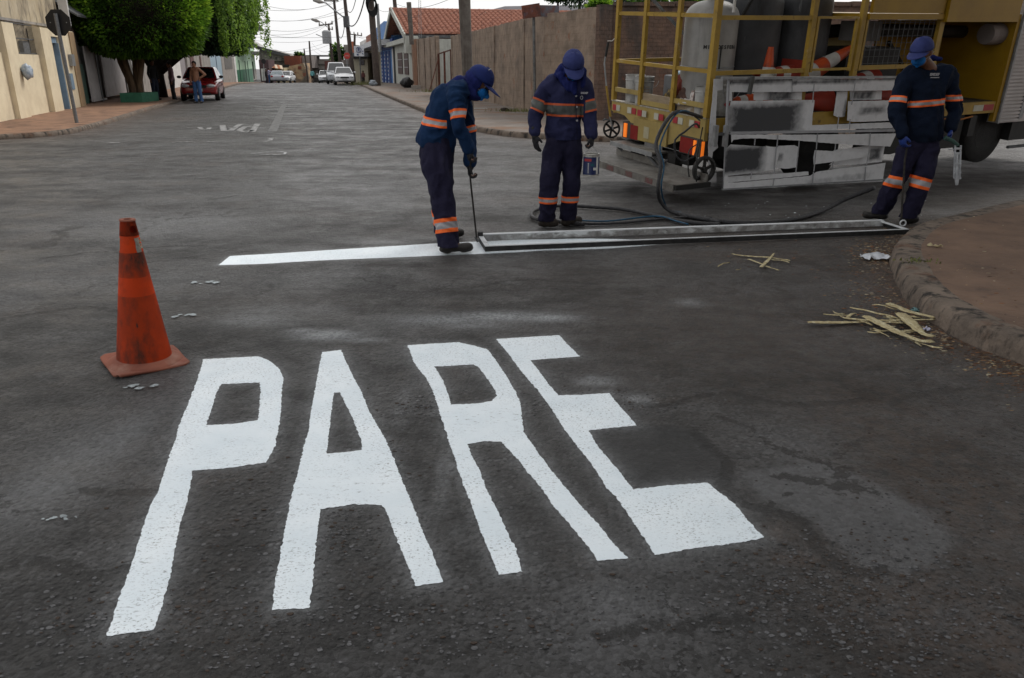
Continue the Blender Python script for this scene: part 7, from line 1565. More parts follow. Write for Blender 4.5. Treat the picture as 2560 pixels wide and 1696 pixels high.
def front_y(bm, x, z, dx=.02):
    ys = [v.co.y for v in bm.verts if abs(v.co.x - x) < dx and abs(v.co.z - z) < dx]; return min(ys) if ys else 7.8
for (px, py) in ((1440, 240), (1442, 268), (1443, 302)):
    p = D(px, py, 7.80); y = front_y(sbm, p.x, p.z); MB().lathe([(0, .004), (.009, .003), (.011, 0)], 12).obj('button', M_GRB, t).matrix_local = WM[t.name].inverted() @ Matrix.Translation((p.x, y - .004, p.z)) @ Matrix.Rotation(R(90), 4, 'X')
p = D(1440, 290, 7.8); mb = MB(); ptsl = []
for k in range(14): q = D(1438 + k * .4, 232 + k * 8, 7.8); ptsl.append((q.x, front_y(sbm, q.x, q.z) - .003, q.z))
mb.tube(ptsl, .003, 5); mb.obj('placket', M_TROU, t, world=True)
p = D(1463, 233, 7.8); y = front_y(sbm, p.x - .03, p.z) - .006
text_mesh('EMDEF', .024, 'chest_print', M_GRB, t, frame_mtx((p.x - .01, y, p.z), (1, .25, 0), (0, 0, 1)), .002, .0015)
mb = MB(); mb.tube([(p.x - .035 + .012 * math.cos(a), y - .002, p.z - .042 + .016 * math.sin(a)) for a in [i * math.pi / 8 for i in range(17)]], .003, 5); mb.obj('chest_emblem', M_GRB, t, world=True)
pc = D(1478, 411, 7.78)
can = thing('paint_can', 'open paint can with a dark blue printed label hanging from the middle worker hand', 'paint can', (pc.x, pc.y, pc.z - .11))
mb = MB(); mb.lathe([(0, 0), (.079, 0), (.079, .205), (.083, .21), (.079, .216), (.066, .216), (.066, .20), (.074, .198), (.074, .15), (0, .15)], 32); auto_smooth(recalc(mb.obj('can_body', mat('can_tin', (.42, .41, .38), (.28, .27, .25), scale=10, rough=.35, metal=.4), can)), 30)
mb = MB(); mb.lathe([(.0805, .015), (.0805, .185)], 32, cap=False); mb.obj('label_band', mat('label_blue', (.010, .018, .075), (.035, .045, .10), scale=22, rough=.4), can, smooth=True)
for (a0, a1, z0, z1, mm_) in ((-150, -95, .145, .17, M_REDT), (-80, -58, .06, .085, M_WHITE), (-120, -112, .03, .13, M_GRB), (-100, -75, .10, .125, mat('label_teal', (.02, .09, .12))), (-58, -40, .02, .19, M_WHITE)):
    vs = []; 
    for i in range(5): a = R(a0 + (a1 - a0) * i / 4); vs += [(.0815 * math.cos(a), .0815 * math.sin(a), z0), (.0815 * math.cos(a), .0815 * math.sin(a), z1)]
    MB().add(vs, [(2 * i, 2 * i + 2, 2 * i + 3, 2 * i + 1) for i in range(4)]).obj('label_print', mm_, can)
mb = MB(); hp_ = J2['wR'] + V((.012, -.0, -.095)); mb.tube([pc + V((-.08, 0, .085)), (pc + V((-.055, 0, .12))).lerp(hp_, .3), hp_, (pc + V((.055, 0, .12))).lerp(hp_, .3), pc + V((.08, 0, .085))], .0025, 5); mb.obj('handle', M_GALV, can, world=True)

# worker 3: by the kerb, looking left, spray gun in hand
J3 = dict(pelvis=D(2302, 348, 8.15), hL=D(2278, 362, 8.15), hR=D(2322, 362, 8.15), kL=D(2243, 445, 8.12), kR=D(2305, 445, 8.05), aL=D(2200, 535, 8.35), aR=D(2270, 545, 8.12),
          waist=D(2308, 300, 8.15), chest=D(2316, 228, 8.15), hem=D(2304, 335, 8.15), neck=D(2327, 168, 8.15), head=D(2305, 130, 8.08), sL=D(2262, 202, 8.15), sR=D(2372, 194, 8.2),
          eL=D(2240, 285, 8.1), eR=D(2388, 278, 8.2), wL=D(2256, 338, 8.0), wR=D(2377, 322, 8.12), face=(-.72, -.62, -.33), fwd=(-.1, -1, 0))
J3['tL'] = V(G(2158, 548)); J3['tL'].z = .045; J3['tR'] = V(G(2290, 560)); J3['tR'].z = .045
h3 = dict(L=((.2, -.1, -1), (.9, .3, 0), (.7, .8, .6), -1), R=((-.08, -.2, -1), (-.9, .2, 0), (.9, 1.0, .7), 1))
t, S_, HM, hc, tbm, sbm = make_person('worker in dark long-sleeved shirt and blue cap at the kerb, holding a paint spray gun', J3, dict(shm=M_NAVYD, glove=M_GLBL, sh=1.2, flat=.82, flat2=.85, sl=1.12, tr=1.04), h3)
cap_on(t, S_, HM, hc, M_CAP, z0=.02, brim=.09, wid=1.1); mask_on(t, S_, HM); glasses_on(t, S_)
mb = MB(); ellipsoid(mb, S_((0, -.02, .0)), (.080, .090, .075), HM); inv = HM.inverted(); hc3 = hc.copy()
fuse('hair', mb, mat('black_hair', (.01, .009, .008)), t, .008, 1, cut=lambda c: (inv @ (c - hc3)).y > .02 or (inv @ (c - hc3)).z > .03)
mb = MB(); capsule(mb, D(2330, 145, 8.25), D(2352, 148, 8.22), .028, .016); capsule(mb, D(2318, 150, 8.28), D(2332, 146, 8.26), .02, .028); fuse('neck_cloth', mb, M_HOOD, t, .007, 2, .006, 20)
def mid3(c): return D(2258, 250, 8.1).x < c.x < D(2366, 250, 8.1).x
band(sbm, t, D(2314, 256, 8.15), V((-.10, 0, 1)), .062, .25, OG, sel=mid3); band(sbm, t, D(2249, 251, 8.12), J3['sL'] - J3['eL'], .062, .11, OG, sel=lambda c: c.x < D(2259, 250, 8.1).x); band(sbm, t, D(2382, 245, 8.2), J3['sR'] - J3['eR'] + V((.12, 0, 0)), .062, .11, OG, sel=lambda c: c.x > D(2366, 250, 8.1).x)
xm3 = D(2262, 455, 8.1).x
band(tbm, t, D(2226, 452, 8.14), V((.16, 0, 1)), .115, .13, OG, sel=lambda c: c.x < xm3); band(tbm, t, D(2297, 456, 8.06), V((.24, 0, 1)), .115, .13, OG, sel=lambda c: c.x > xm3)
p = D(2343, 187, 8.0)
for k, (tx, sz_, dz_) in enumerate((('EMDEF', .034, 0.), ('======', .022, -.027))):
    if k == 0: text_mesh(tx, sz_, 'chest_print', M_GRB, t, frame_mtx((p.x, front_y(sbm, p.x, p.z) - .012, p.z + dz_), (1, .15, 0), (0, 0, 1)), .002, .0015)
mb = MB()
for k in range(6): q = p + V((-.042 + k * .0165, 0, -.028)); mb.box((q.x, front_y(sbm, q.x, q.z) - .008, q.z), (.011, .004, .010))
mb.obj('chest_print_row', M_GRB, t, world=True, kind='stuff')
rod2 = thing('steel_rod', 'thin dark rod between the legs of the right worker, standing on the frame end', 'rod', G(2252, 560))
mb = MB(); mb.tube([D(2270, 358, 8.0), D(2262, 400, 7.98), D(2252, 566, 7.92)], .010, 8); mb.obj('rod', MATS['rod_black'], rod2, world=True)
gun = thing('spray_gun', 'paint-caked spray gun with a long white nozzle frame in the right worker hand', 'spray gun', D(2400, 455, 8.0))
M_CAKE = mat('caked_paint', (.50, .53, .56), (.32, .34, .37), scale=18, rough=.6, bump=.8, bscale=50); Y_ = 8.0
mb = MB(); mb.tube([D(2362, 345, Y_), D(2380, 352, Y_), D(2395, 364, Y_)], [.022, .020, .018], 10); mb.obj('grip', mat('grip_green', (.02, .07, .06), (.05, .09, .08), scale=20), gun, world=True)
for dx in (-6, 8): mb = MB(); mb.tube([D(2394 + dx, 364, Y_), D(2391 + dx, 446, Y_)], .010, 8); mb.obj('side_bar', M_CAKE, gun, world=True)
for py in (372, 384, 410, 432, 446): mb = MB(); mb.tube([D(2386, py, Y_), D(2402, py, Y_)], .011, 8); mb.obj('cross_piece', M_CAKE, gun, world=True)
mb = MB(); mb.tube([D(2393, 384, Y_), D(2392, 452, Y_), D(2392, 463, Y_)], [.012, .02, .014], 10); mb.obj('nozzle', M_CAKE, gun, world=True)
mb = MB(); mb.tube([D(2386, 374, Y_), D(2370, 373, Y_)], .006, 6); mb.obj('trigger_lever', M_CAKE, gun, world=True)
# ------------------------------------------------------------------ unseen trees and house added beyond the view to shade the truck
def big_tree(label, base, c, rx, ry, rz, n, size, seed):
    t = thing('added_shade_tree', label, 'tree', base); b = Vector(base); c = Vector(c)
    trunk(t, M_BARK, [b, b + Vector((.1, 0, 1.2)), b.lerp(c, .45) + Vector((0, 0, .4)), c], [.30, .24, .2, .1])
    rg_ = random.Random(seed)
    for k in range(7): a = k * .9; e = c + Vector((math.cos(a) * rx * .6, math.sin(a) * ry * .6, rg_.uniform(-.4, .6) * rz * .5)); trunk(t, M_BARK, [b.lerp(c, .4) + Vector((0, 0, .4)), b.lerp(c, .7).lerp(e, .3) + Vector((0, 0, .4)), e], [.13, .09, .04], 'limb')
    p, nn, ti = crown_pts(c, rx, ry, rz, n, seed, 2.2, depth=1.6, bump=.22); leaves('crown', p, nn, size, ML2, t, ti, seed)
big_tree('unseen big leafy tree added on the earth corner to shade the truck', (9.6, 8.2, .1), (7.6, 9.4, 7.2), 6.2, 5.2, 2.3, 15000, .42, 71)
big_tree('second unseen leafy tree added for shade on the earth corner close to the camera side', (11.0, 1.5, .1), (10.2, 2.6, 6.8), 4.4, 4.2, 2.2, 9000, .42, 72)

big_tree('unseen broad leafy tree added behind the viewpoint to shade the near faces', (4.6, -7.5, .1), (3.4, -5.0, 6.8), 6.0, 4.6, 2.6, 9000, .5, 73)
big_tree('unseen broad leafy tree added for shade farther right behind the viewpoint', (13.0, -6.5, .1), (12.0, -5.0, 6.4), 5.6, 4.6, 2.8, 8000, .5, 74)
hb = thing('added_shade_house', 'unseen plain single-storey house added behind the viewpoint to shade the near faces', 'house', (10, -14, 0))  # unseen house added to block sky light from behind the viewpoint
mb = MB(); mb.b2((1, -20, 0), (24, -12.5, 4.6)); mb.obj('wall', M_TAN, hb, world=True)
mb = MB(); mb.prism([(.4, -12.1, 4.6), (24.6, -12.1, 4.6), (24.6, -16.2, 6.4), (.4, -16.2, 6.4)], (0, 0, .15)); recalc(mb.obj('roof', M_TILE, hb, world=True))
for x in (4, 9, 15, 20): mb = MB(); mb.b2((x, -12.499, .9), (x + 1.6, -12.44, 2.4)); mb.obj('window', M_GLASSD, hb, world=True)
# ------------------------------------------------------------------ cars
M_CHROME = mat('car_chrome', (.45, .45, .46), rough=.25, metal=.8); M_HEADL = mat('headlight_glass', (.55, .57, .6), (.30, .31, .33), scale=12, rough=.12, spec=.8); M_TRIM = mat('car_trim', (.018, .018, .019), rough=.6); M_TAIL = mat('tail_glass', (.35, .03, .03), rough=.2)
M_WIND = mat('car_window', (.012, .014, .016), rough=.06, spec=.9); M_WINDL = mat('car_window_bright', (.16, .20, .22), (.06, .08, .09), scale=3, rough=.1, spec=.9); M_PLATE = mat('number_plate', (.42, .42, .43), (.25, .25, .26), scale=40)
def car(label, loc, fwd, Ln, Wd, Ht, paint, hood=.95, wind=M_WIND, rear=False, suv=False, cat='car', roofm=None):
    f = Vector((fwd[0], fwd[1], 0)).normalized(); M = Matrix((Vector((f.y, -f.x, 0)), f, Vector((0, 0, 1)))).transposed().to_4x4(); M.translation = Vector(loc)
    t = thing('car', label, cat, mtx=M); h = Ln / 2; w = Wd / 2; belt = hood if not suv else hood + .02
    # local axes: x right, y forward. body loft
    st = [(-h, .38, belt * .86, .86), (-h + .12, .26, belt * .99, .95), (-h * .55, .22, belt, 1.), (0, .22, belt, 1.), (h * .42, .22, belt * .98, 1.), (h * .72, .23, belt * .88, .985), (h - .16, .26, belt * .78, .93), (h, .34, belt * .66, .82)]
    mb = MB(); nr = 11; rows = []
    for y, z0, z1, k in st:
        hw = w * k; rows.append([(-hw * .9, y, z0), (-hw * .98, y, z0 + .06), (-hw, y, z0 + (z1 - z0) * .45), (-hw * .985, y, z0 + (z1 - z0) * .8), (-hw * .92, y, z1 - .02), (0, y, z1 + .03), (hw * .92, y, z1 - .02), (hw * .985, y, z0 + (z1 - z0) * .8), (hw, y, z0 + (z1 - z0) * .45), (hw * .98, y, z0 + .06), (hw * .9, y, z0)])
    mb.add([v for r_ in rows for v in r_], [(i * nr + j, i * nr + (j + 1) % nr, (i + 1) * nr + (j + 1) % nr, (i + 1) * nr + j) for i in range(len(st) - 1) for j in range(nr)] + [tuple(range(nr - 1, -1, -1)), tuple((len(st) - 1) * nr + j for j in range(nr))])
    b = recalc(mb.obj('body', paint, t)); bv = b.modifiers.new('sub', 'SUBSURF'); bv.levels = 2; bv.render_levels = 2; b.data.shade_smooth()
    # cabin
    yb0, yb1 = (-h * .92, h * .46) if not suv else (-h * .95, h * .44); yr0, yr1 = (-h * .62, h * .06) if not suv else (-h * .85, h * .10); zr = Ht
    B_ = [(-w * .90, yb0, belt - .04), (w * .90, yb0, belt - .04), (w * .90, yb1, belt - .03), (-w * .90, yb1, belt - .03)]; T_ = [(-w * .70, yr0, zr - .06), (w * .70, yr0, zr - .06), (w * .70, yr1, zr - .05), (-w * .70, yr1, zr - .05)]
    mb = MB(); mb.add(B_ + T_, [(0, 1, 5, 4), (1, 2, 6, 5), (2, 3, 7, 6), (3, 0, 4, 7)]); 
    mb.add(T_ + [(x * .9, y + (.08 if y < 0 else -.08), zr) for x, y, z in T_], [(0, 1, 5, 4), (1, 2, 6, 5), (2, 3, 7, 6), (3, 0, 4, 7), (4, 5, 6, 7)])
    cb = recalc(mb.obj('roof', roofm or paint, t)); bm_ = cb.modifiers.new('b', 'BEVEL'); bm_.width = .03; bm_.segments = 2; bm_.limit_method = 'ANGLE'
    def glass(nm, q, k=.10, m=wind):
        q = [Vector(p) for p in q]; c = sum(q, Vector()) / 4; n = (q[1] - q[0]).cross(q[3] - q[0]).normalized(); 
        if n.dot(c - Vector((0, 0, belt * .9))) < 0: n = -n
        mb = MB(); mb.add([c + (p - c) * (1 - k) + n * .012 for p in q], [(0, 1, 2, 3)]); mb.obj(nm, m, t)
    glass('windscreen', (B_[3], B_[2], T_[2], T_[3])); glass('rear_window', (B_[1], B_[0], T_[0], T_[1]))
    for s in (0, 1):
        i = (1, 2) if s else (0, 3); mid = lambda a, b: tuple((x + y) / 2 for x, y in zip(a, b))
        glass('side_window', (B_[i[0]], mid(B_[i[0]], B_[i[1]]), mid(T_[i[0]], T_[i[1]]), T_[i[0]]), .09); glass('side_window', (mid(B_[i[0]], B_[i[1]]), B_[i[1]], T_[i[1]], mid(T_[i[0]], T_[i[1]])), .09)
    for s in (-1, 1):
        mb = MB(); ellipsoid(mb, (s * w * .66, h - .10, belt * .67), (.19, .10, .085), Matrix.Rotation(s * -.25, 3, 'Z')); mb.obj('headlight', M_HEADL, t, smooth=True)
        mb = MB(); ellipsoid(mb, (s * w * .72, -h + .06, belt * .78), (.15, .08, .10), Matrix.Identity(3)); mb.obj('tail_light', M_TAIL, t, smooth=True)
        mb = MB(); ellipsoid(mb, (s * (w + .09), yb1 - .28, belt + .05), (.10, .05, .065), Matrix.Identity(3)); mb.obj('mirror', M_TRIM if suv or 'red' in label else paint, t, smooth=True)
        for y in (-h * .62, h * .64):
            r_ = .30 if not suv else .36; mb = MB(); mb.lathe([(r_ * .62, -.10), (r_ * .96, -.10), (r_, -.05), (r_, .05), (r_ * .96, .10), (r_ * .62, .10)], 22, (s * (w - .10), y, r_), Matrix.Rotation(R(90), 3, 'Y')); wo_ = mb.obj('wheel', M_RUB, t, smooth=True)
            mb = MB(); mb.lathe([(0, s * .10), (r_ * .3, s * .105), (r_ * .62, s * .095)], 16, (s * (w - .10), y, r_), Matrix.Rotation(R(90), 3, 'Y')); mb.obj('rim', M_GALV, wo_)
    mb = MB(); mb.b2((-w * .42, h - .035, belt * .58), (w * .42, h + .008, belt * .70)); mb.obj('grille', M_TRIM, t)
    mb = MB(); mb.b2((-w * .62, h - .06, .26), (w * .62, h + .012, .36)); mb.obj('air_intake', M_TRIM, t)
    for y, sg in ((h + .016, 1), (-h - .012, -1)): mb = MB(); mb.b2((-.2, y - .005, .42), (.2, y + .005, .55)); mb.obj('number_plate', M_PLATE, t)
    return t
SD = Vector((.243, -.97, 0)).normalized()
M_CRED = mat('car_red', (.22, .012, .014), (.19, .010, .012), rough=.25, spec=.6, coat=.6); M_CWHT = mat('car_white', (.62, .63, .65), (.56, .57, .59), rough=.3, spec=.5, coat=.4); M_CSIL = mat('car_silver', (.42, .44, .47), (.36, .38, .41), rough=.3, metal=.2, coat=.4); M_CDRK = mat('car_graphite', (.16, .17, .18), (.12, .125, .13), rough=.3, metal=.2, coat=.4)
def cpos(px, py, Y, Ln): p = D(px, py, Y); p.z = gz(Y); return p - SD * (Ln / 2)
car('dark red hatchback parked nose towards the camera under the trees', cpos(498, 250, 37.3, 3.9), (.25, -.97), 3.9, 1.70, 1.50, M_CRED, hood=1.0)
car('white hatchback parked at the right kerb, nearest of the far cars', cpos(863, 213, 66.5, 4.0), SD, 4.0, 1.66, 1.42, M_CWHT, hood=.95)
car('tall silver-grey van parked just behind the white hatchback', cpos(845, 211, 72.5, 4.6), SD, 4.6, 1.85, 1.85, M_CSIL, hood=1.12, suv=True, roofm=M_CWHT)
car('small pale car far down the street left of the tall van', cpos(814, 203, 95, 3.8), SD, 3.8, 1.62, 1.42, M_CWHT, hood=.95)
car('silver saloon seen from behind in front of the striped awning', cpos(694, 204, 97, 4.2) , -SD, 4.2, 1.70, 1.42, M_CSIL, hood=.98, wind=M_WINDL)
car('white car facing the camera beside the silver saloon at the street end', cpos(716, 204, 101, 4.0), (.05, -1), 4.0, 1.66, 1.42, M_CWHT, hood=.93)

# ------------------------------------------------------------------ bystanders
def bystander(label, loc, H, yaw, top, trou, skin=M_SKIN, pose='stand', bare=False, vox=.016, shoe=None):
    """yaw: direction faced (0 = towards +y)"""
    k = H / 1.75; M = Matrix.Translation(Vector(loc)) @ Matrix.Rotation(yaw, 4, 'Z'); P = lambda x, y, z: M @ Vector((x * k, y * k, z * k))
    J = dict(pelvis=P(0, 0, .95), hL=P(-.09, 0, .90), hR=P(.09, 0, .90), kL=P(-.11, .03, .49), kR=P(.11, .02, .49), aL=P(-.12, -.02, .09), aR=P(.13, 0, .09), tL=P(-.15, .15, .04), tR=P(.16, .16, .04),
             waist=P(0, .01, 1.10), chest=P(0, .0, 1.30), hem=P(0, 0, .98), neck=P(0, -.01, 1.46), head=P(0, .03, 1.62), sL=P(-.17, 0, 1.42), sR=P(.17, 0, 1.42), eL=P(-.25, -.02, 1.14), eR=P(.25, -.02, 1.14), wL=P(-.25, .06, .90), wR=P(.25, .06, .90))
    if pose == 'akimbo': J['eL'] = P(-.40, -.08, 1.20); J['wL'] = P(-.19, .06, 1.04)
    if pose == 'reach': J['eR'] = P(.28, .25, 1.32); J['wR'] = P(.25, .50, 1.30)
    if pose == 'walk': J['kL'] = P(-.10, .16, .50); J['aL'] = P(-.10, .12, .10); J['tL'] = P(-.10, .28, .05); J['aR'] = P(.10, -.20, .12); J['tR'] = P(.10, -.06, .04)
    J['face'] = M.to_3x3() @ Vector((0, 1, -.1)); J['fwd'] = M.to_3x3() @ Vector((0, 1, 0))
    hd = dict(L=(M.to_3x3() @ Vector((0, .1, -1)), M.to_3x3() @ Vector((1, 0, 0)), (.3, .4, .3), -1), R=(M.to_3x3() @ Vector((0, .1, -1)), M.to_3x3() @ Vector((-1, 0, 0)), (.3, .4, .3), 1))
    t, S_, HM, hc, _t, _s = make_person(label, J, dict(shm=top, trm=trou, sh=.98, sl=.9, skin=skin, tr=.95, sf=.006, tf=.008, shn='bare_torso' if bare else 'shirt'), hd, vox=vox)
    mb = MB(); ellipsoid(mb, S_((0, -.012, .03)), (.082, .098, .100), HM); inv = HM.inverted(); h0 = hc.copy()
    fuse('hair', mb, MATS['black_hair'], t, .012, 1, cut=lambda c: (inv @ (c - h0)).y > .045 and (inv @ (c - h0)).z < .06)
    return t
M_JEAN = mat('blue_jeans', (.055, .12, .27), (.035, .08, .19), scale=6, rough=.9); M_JEAND = mat('dark_jeans', (.012, .016, .032)); M_BLKC = mat('black_cloth', (.010, .010, .012)); M_PINK = mat('striped_pinkish_shirt', (.20, .12, .14), (.14, .09, .11), scale=20)
M_CYAN = mat('turquoise_shirt', (.14, .38, .40), (.11, .30, .32)); M_GRNS = mat('green_shirt', (.06, .25, .16)); M_LILAC = mat('lilac_shirt', (.34, .33, .45)); M_BEIGE = mat('beige_trousers', (.40, .34, .24))
b_ = D(498, 256, 35.4); bystander('shirtless man in blue jeans, hand on hip, standing before the red car', (b_.x, b_.y, 0), 1.74, R(172), M_SKIN2, M_JEAN, M_SKIN2, 'akimbo', True)
b_ = D(437, 252, 36.6); bystander('man in a pinkish shirt and dark trousers standing left of the red car', (b_.x, b_.y, .02), 1.70, R(120), M_PINK, M_BLKC)
b_ = D(392, 255, 36.0); bystander('man in black shirt and dark jeans in the shade by the dark trunk', (b_.x, b_.y, .10), 1.72, R(-110), M_BLKC, M_JEAND)
b_ = D(782, 203, 108); bystander('man in a turquoise shirt walking far down the street before the grey warehouse', (b_.x, b_.y, gz(108)), 1.72, R(10), M_CYAN, M_BLKC, pose='walk', vox=.03)
b_ = D(804, 203, 106); bystander('short person in green shirt by the warehouse door, far down the street', (b_.x, b_.y, gz(106)), 1.30, R(0), M_GRNS, M_BLKC, vox=.03)
b_ = D(674, 205, 98); bystander('person in a lilac shirt reaching out to the silver saloon', (b_.x, b_.y, gz(98)), 1.74, R(-80), M_LILAC, M_JEAN, pose='reach', vox=.03)
b_ = D(667, 205, 99); bystander('person in dark clothes standing behind the one in lilac shirt', (b_.x, b_.y, gz(99)), 1.62, R(-60), M_BLKC, M_JEAND, vox=.03)
b_ = D(909, 206, 78); bystander('small person in dark red clothes by the wall behind the parking sign', (b_.x, b_.y, gz(78)), 1.15, R(160), mat('dark_red_shirt', (.10, .035, .035)), M_BLKC, vox=.03)

# ------------------------------------------------------------------ rubbish, litter, strips
M_BAGB = mat('black_bag', (.010, .010, .011), (.02, .02, .022), scale=9, rough=.3, bump=.5, bscale=14); M_BAGG = mat('grey_bag', (.28, .32, .36), (.2, .22, .25), scale=9, rough=.35, bump=.4)
b_ = D(1018, 224, 55); cloth_lump('rubbish_bag', 'black plastic rubbish bag by the foot of the rough wall near the gabled house', 'rubbish bag', (b_.x, b_.y, .42), (.42, .35, .38), M_BAGB, 11)
b_ = D(933, 217, 60); cloth_lump('rubbish_bag', 'pale grey rubbish bag at the foot of the dark power pole', 'rubbish bag', (b_.x, b_.y, .30), (.30, .25, .22), M_BAGG, 12)
b_ = D(1041, 225, 52); t_ = MB(); t_.box((0, 0, .12), (.62, .3, .22)); o = t_.obj('cardboard_box', mat('pale_box', (.33, .30, .27), (.22, .2, .18), scale=12)); o.location = (b_.x, b_.y, .12); tag(o, 'small pale crushed box lying beside the black rubbish bag', 'box')
b_ = G(1200, 272, .13); t_ = MB(); t_.box((0, 0, 0), (.55, .12, .01)); o = t_.obj('paper_strip', mat('litter_white', (.45, .45, .44))); o.location = b_; o.rotation_euler = (0, 0, .25); tag(o, 'white scrap strip lying on the pavement behind the bending worker', 'litter')
b_ = G(1262, 278, .12); cloth_lump('clod', 'dark clod of earth at the foot of the long wall', 'litter', (b_.x, b_.y, .16), (.14, .1, .07), mat('dark_clod', (.03, .022, .018)), 13)
# crumpled paper by the kerb
def paper(label, c, w, d_, m, seed, name='crumpled_paper', h=.035):
    mb = MB(); mb.grid(lambda u, v: ((u - .5) * w, (v - .5) * d_ + noise.noise((u * 2, seed, 0)) * .05, abs(noise.noise((u * 3.1, v * 2.3, seed))) * h * 2.2 + abs(math.sin(u * 5 + seed)) * h * .6 + .004), 14, 8)
    o = mb.obj(name, m, smooth=True); o.location = c; o.rotation_euler = (0, 0, seed * .3); so_ = o.modifiers.new('s', 'SOLIDIFY'); so_.thickness = .002; return tag(o, label, 'litter')
paper('crumpled white paper lying against the corner kerb', G(2190, 650, .0), .25, .12, mat('crumpled_white', (.62, .64, .68), (.45, .47, .52), scale=20), 1)
paper('small crumpled teal plastic scrap by the kerb above the fibre strips', G(2285, 782, .0), .07, .05, mat('teal_scrap', (.14, .24, .24), (.08, .15, .16), scale=30), 4, 'plastic_scrap', .02)
paper('small lilac white plastic scrap beside the fibre strip heap', G(2316, 828, .0), .035, .03, mat('lilac_scrap', (.5, .5, .62)), 6, 'plastic_scrap', .012)
paper('pale dry curled leaf piece lying on the brown earth corner', G(2337, 620, .135), .12, .03, mat('dry_curl', (.42, .36, .22), (.28, .22, .13), scale=30), 8, 'dry_leaf', .02)
M_FIB = mat('dry_fibre', (.50, .43, .25), (.34, .27, .15), scale=30, rough=.9, bump=.6, bscale=90, wscale=(1, 1, 1), streak=[((.60, .55, .37), (40, 9, 9), .5, .65), ((.16, .12, .07), (30, 30, 9), .62, .72)])
def strip(label, pts, w, z=.008, grp='dry fibre strips lying on the asphalt', seed=0, th=.0025):
    P = catmull([G(x, y) for x, y in pts], .025); n = len(P); mb = MB(); nv = 6; vs = []; rg2 = random.Random(seed)
    for i, p in enumerate(P):
        t = (P[min(i + 1, n - 1)] - P[max(i - 1, 0)]).normalized(); a = Vector((-t.y, t.x, 0)); u = i / (n - 1); ww = w * (.55 + .45 * math.sin(math.pi * min(1, u * 1.15 + .12)) ** .5) * (1 + .2 * noise.noise((u * 9, seed, 1)))
        for j in range(nv + 1):
            v = j / nv - .5; vs.append(p + a * ww * v + Vector((0, 0, z + .003 * (1 - 4 * v * v) + .008 * abs(noise.noise((u * 9, v * 9, seed))) + .010 * math.sin(u * 3.1 + seed) ** 2)))
    mb.add(vs, [(i * (nv + 1) + j, i * (nv + 1) + j + 1, (i + 1) * (nv + 1) + j + 1, (i + 1) * (nv + 1) + j) for i in range(n - 1) for j in range(nv)])
    o = mb.obj('fibre_strip', M_FIB, smooth=True); so_ = o.modifiers.new('s', 'SOLIDIFY'); so_.thickness = th; return tag(o, label, 'dry strip', grp)
def c4(x, y): return (1760 + x * .338, 540 + y * .338)
def sp(label, pts, w, **k): return strip(label, [c4(*p) for p in pts], w, **k)
sp('long pale strip ending in a white-dusted tip, leftmost of the heap by the kerb', [(765, 808), (900, 810), (1080, 800), (1230, 800)], .042, seed=1)
sp('straight narrow strip running right through the middle of the heap by the kerb', [(1060, 790), (1200, 800), (1400, 800), (1620, 805), (1700, 800)], .022, seed=2, z=.02)
sp('widest pale strip slanting down to the right in the heap by the kerb', [(1190, 770), (1280, 820), (1400, 890), (1500, 930), (1600, 960), (1690, 960)], .070, seed=3, z=.025)
sp('broad frayed strip slanting steeply at the right of the heap', [(1440, 765), (1500, 820), (1560, 870), (1620, 920), (1690, 945)], .080, seed=4, z=.035)
sp('strip nearest the kerb along the top of the heap', [(1350, 690), (1450, 720), (1560, 760), (1700, 800)], .060, seed=5, z=.03)
sp('brownish strip on the upper left of the heap by the kerb', [(1075, 712), (1180, 735), (1270, 765), (1430, 795)], .022, seed=6, z=.03)
sp('thin curved twig-like strip at the far left of the heap', [(880, 745), (960, 757), (1050, 752), (1110, 740)], .008, seed=7)
sp('thin short strip above the curved twig-like one', [(950, 725), (990, 742), (1040, 750)], .006, seed=8)
sp('short wide scrap of strip near the left of the heap', [(1050, 770), (1085, 750), (1125, 738)], .022, seed=9)
sp('thin brown fibre at the top left end of the heap', [(1255, 685), (1330, 700), (1420, 720)], .010, seed=10, z=.02)
sp('fine fibre trailing from the lower right tip of the heap', [(1560, 955), (1650, 975), (1760, 1003)], .008, seed=11)
sp('long upper strip of the small crossed group left of the paper', [(205, 293), (350, 312), (450, 322), (635, 345)], .022, seed=12)
sp('lower strip of the small crossed group, slanting down right', [(325, 332), (400, 365), (480, 392), (555, 413)], .018, seed=13)
sp('short wide strip lying across the others in the small crossed group', [(420, 408), (470, 350), (515, 305)], .030, seed=14, z=.02)
sp('thin forked end strip of the small crossed group', [(480, 330), (560, 345), (630, 360)], .010, seed=15)
sp('short separate sliver left of the small crossed group', [(102, 387), (150, 368), (190, 355)], .012, seed=16)
sp('tiny sliver below the small crossed group', [(235, 418), (272, 405)], .006, seed=17)
rg5 = random.Random(31)
for k in range(14):
    x0 = rg5.uniform(1000, 1500); y0 = rg5.uniform(745, 880) ; ln = rg5.uniform(90, 260); an = rg5.uniform(-.1, .75); 
    sp('thin pale fibre lying among the strips of the heap by the corner kerb', [(x0, y0), (x0 + ln * .5 * math.cos(an), y0 + ln * .5 * math.sin(an) * .6 + rg5.uniform(-6, 6)), (x0 + ln * math.cos(an), y0 + ln * math.sin(an) * .6)], rg5.uniform(.006, .020), seed=40 + k, z=rg5.uniform(.004, .02))
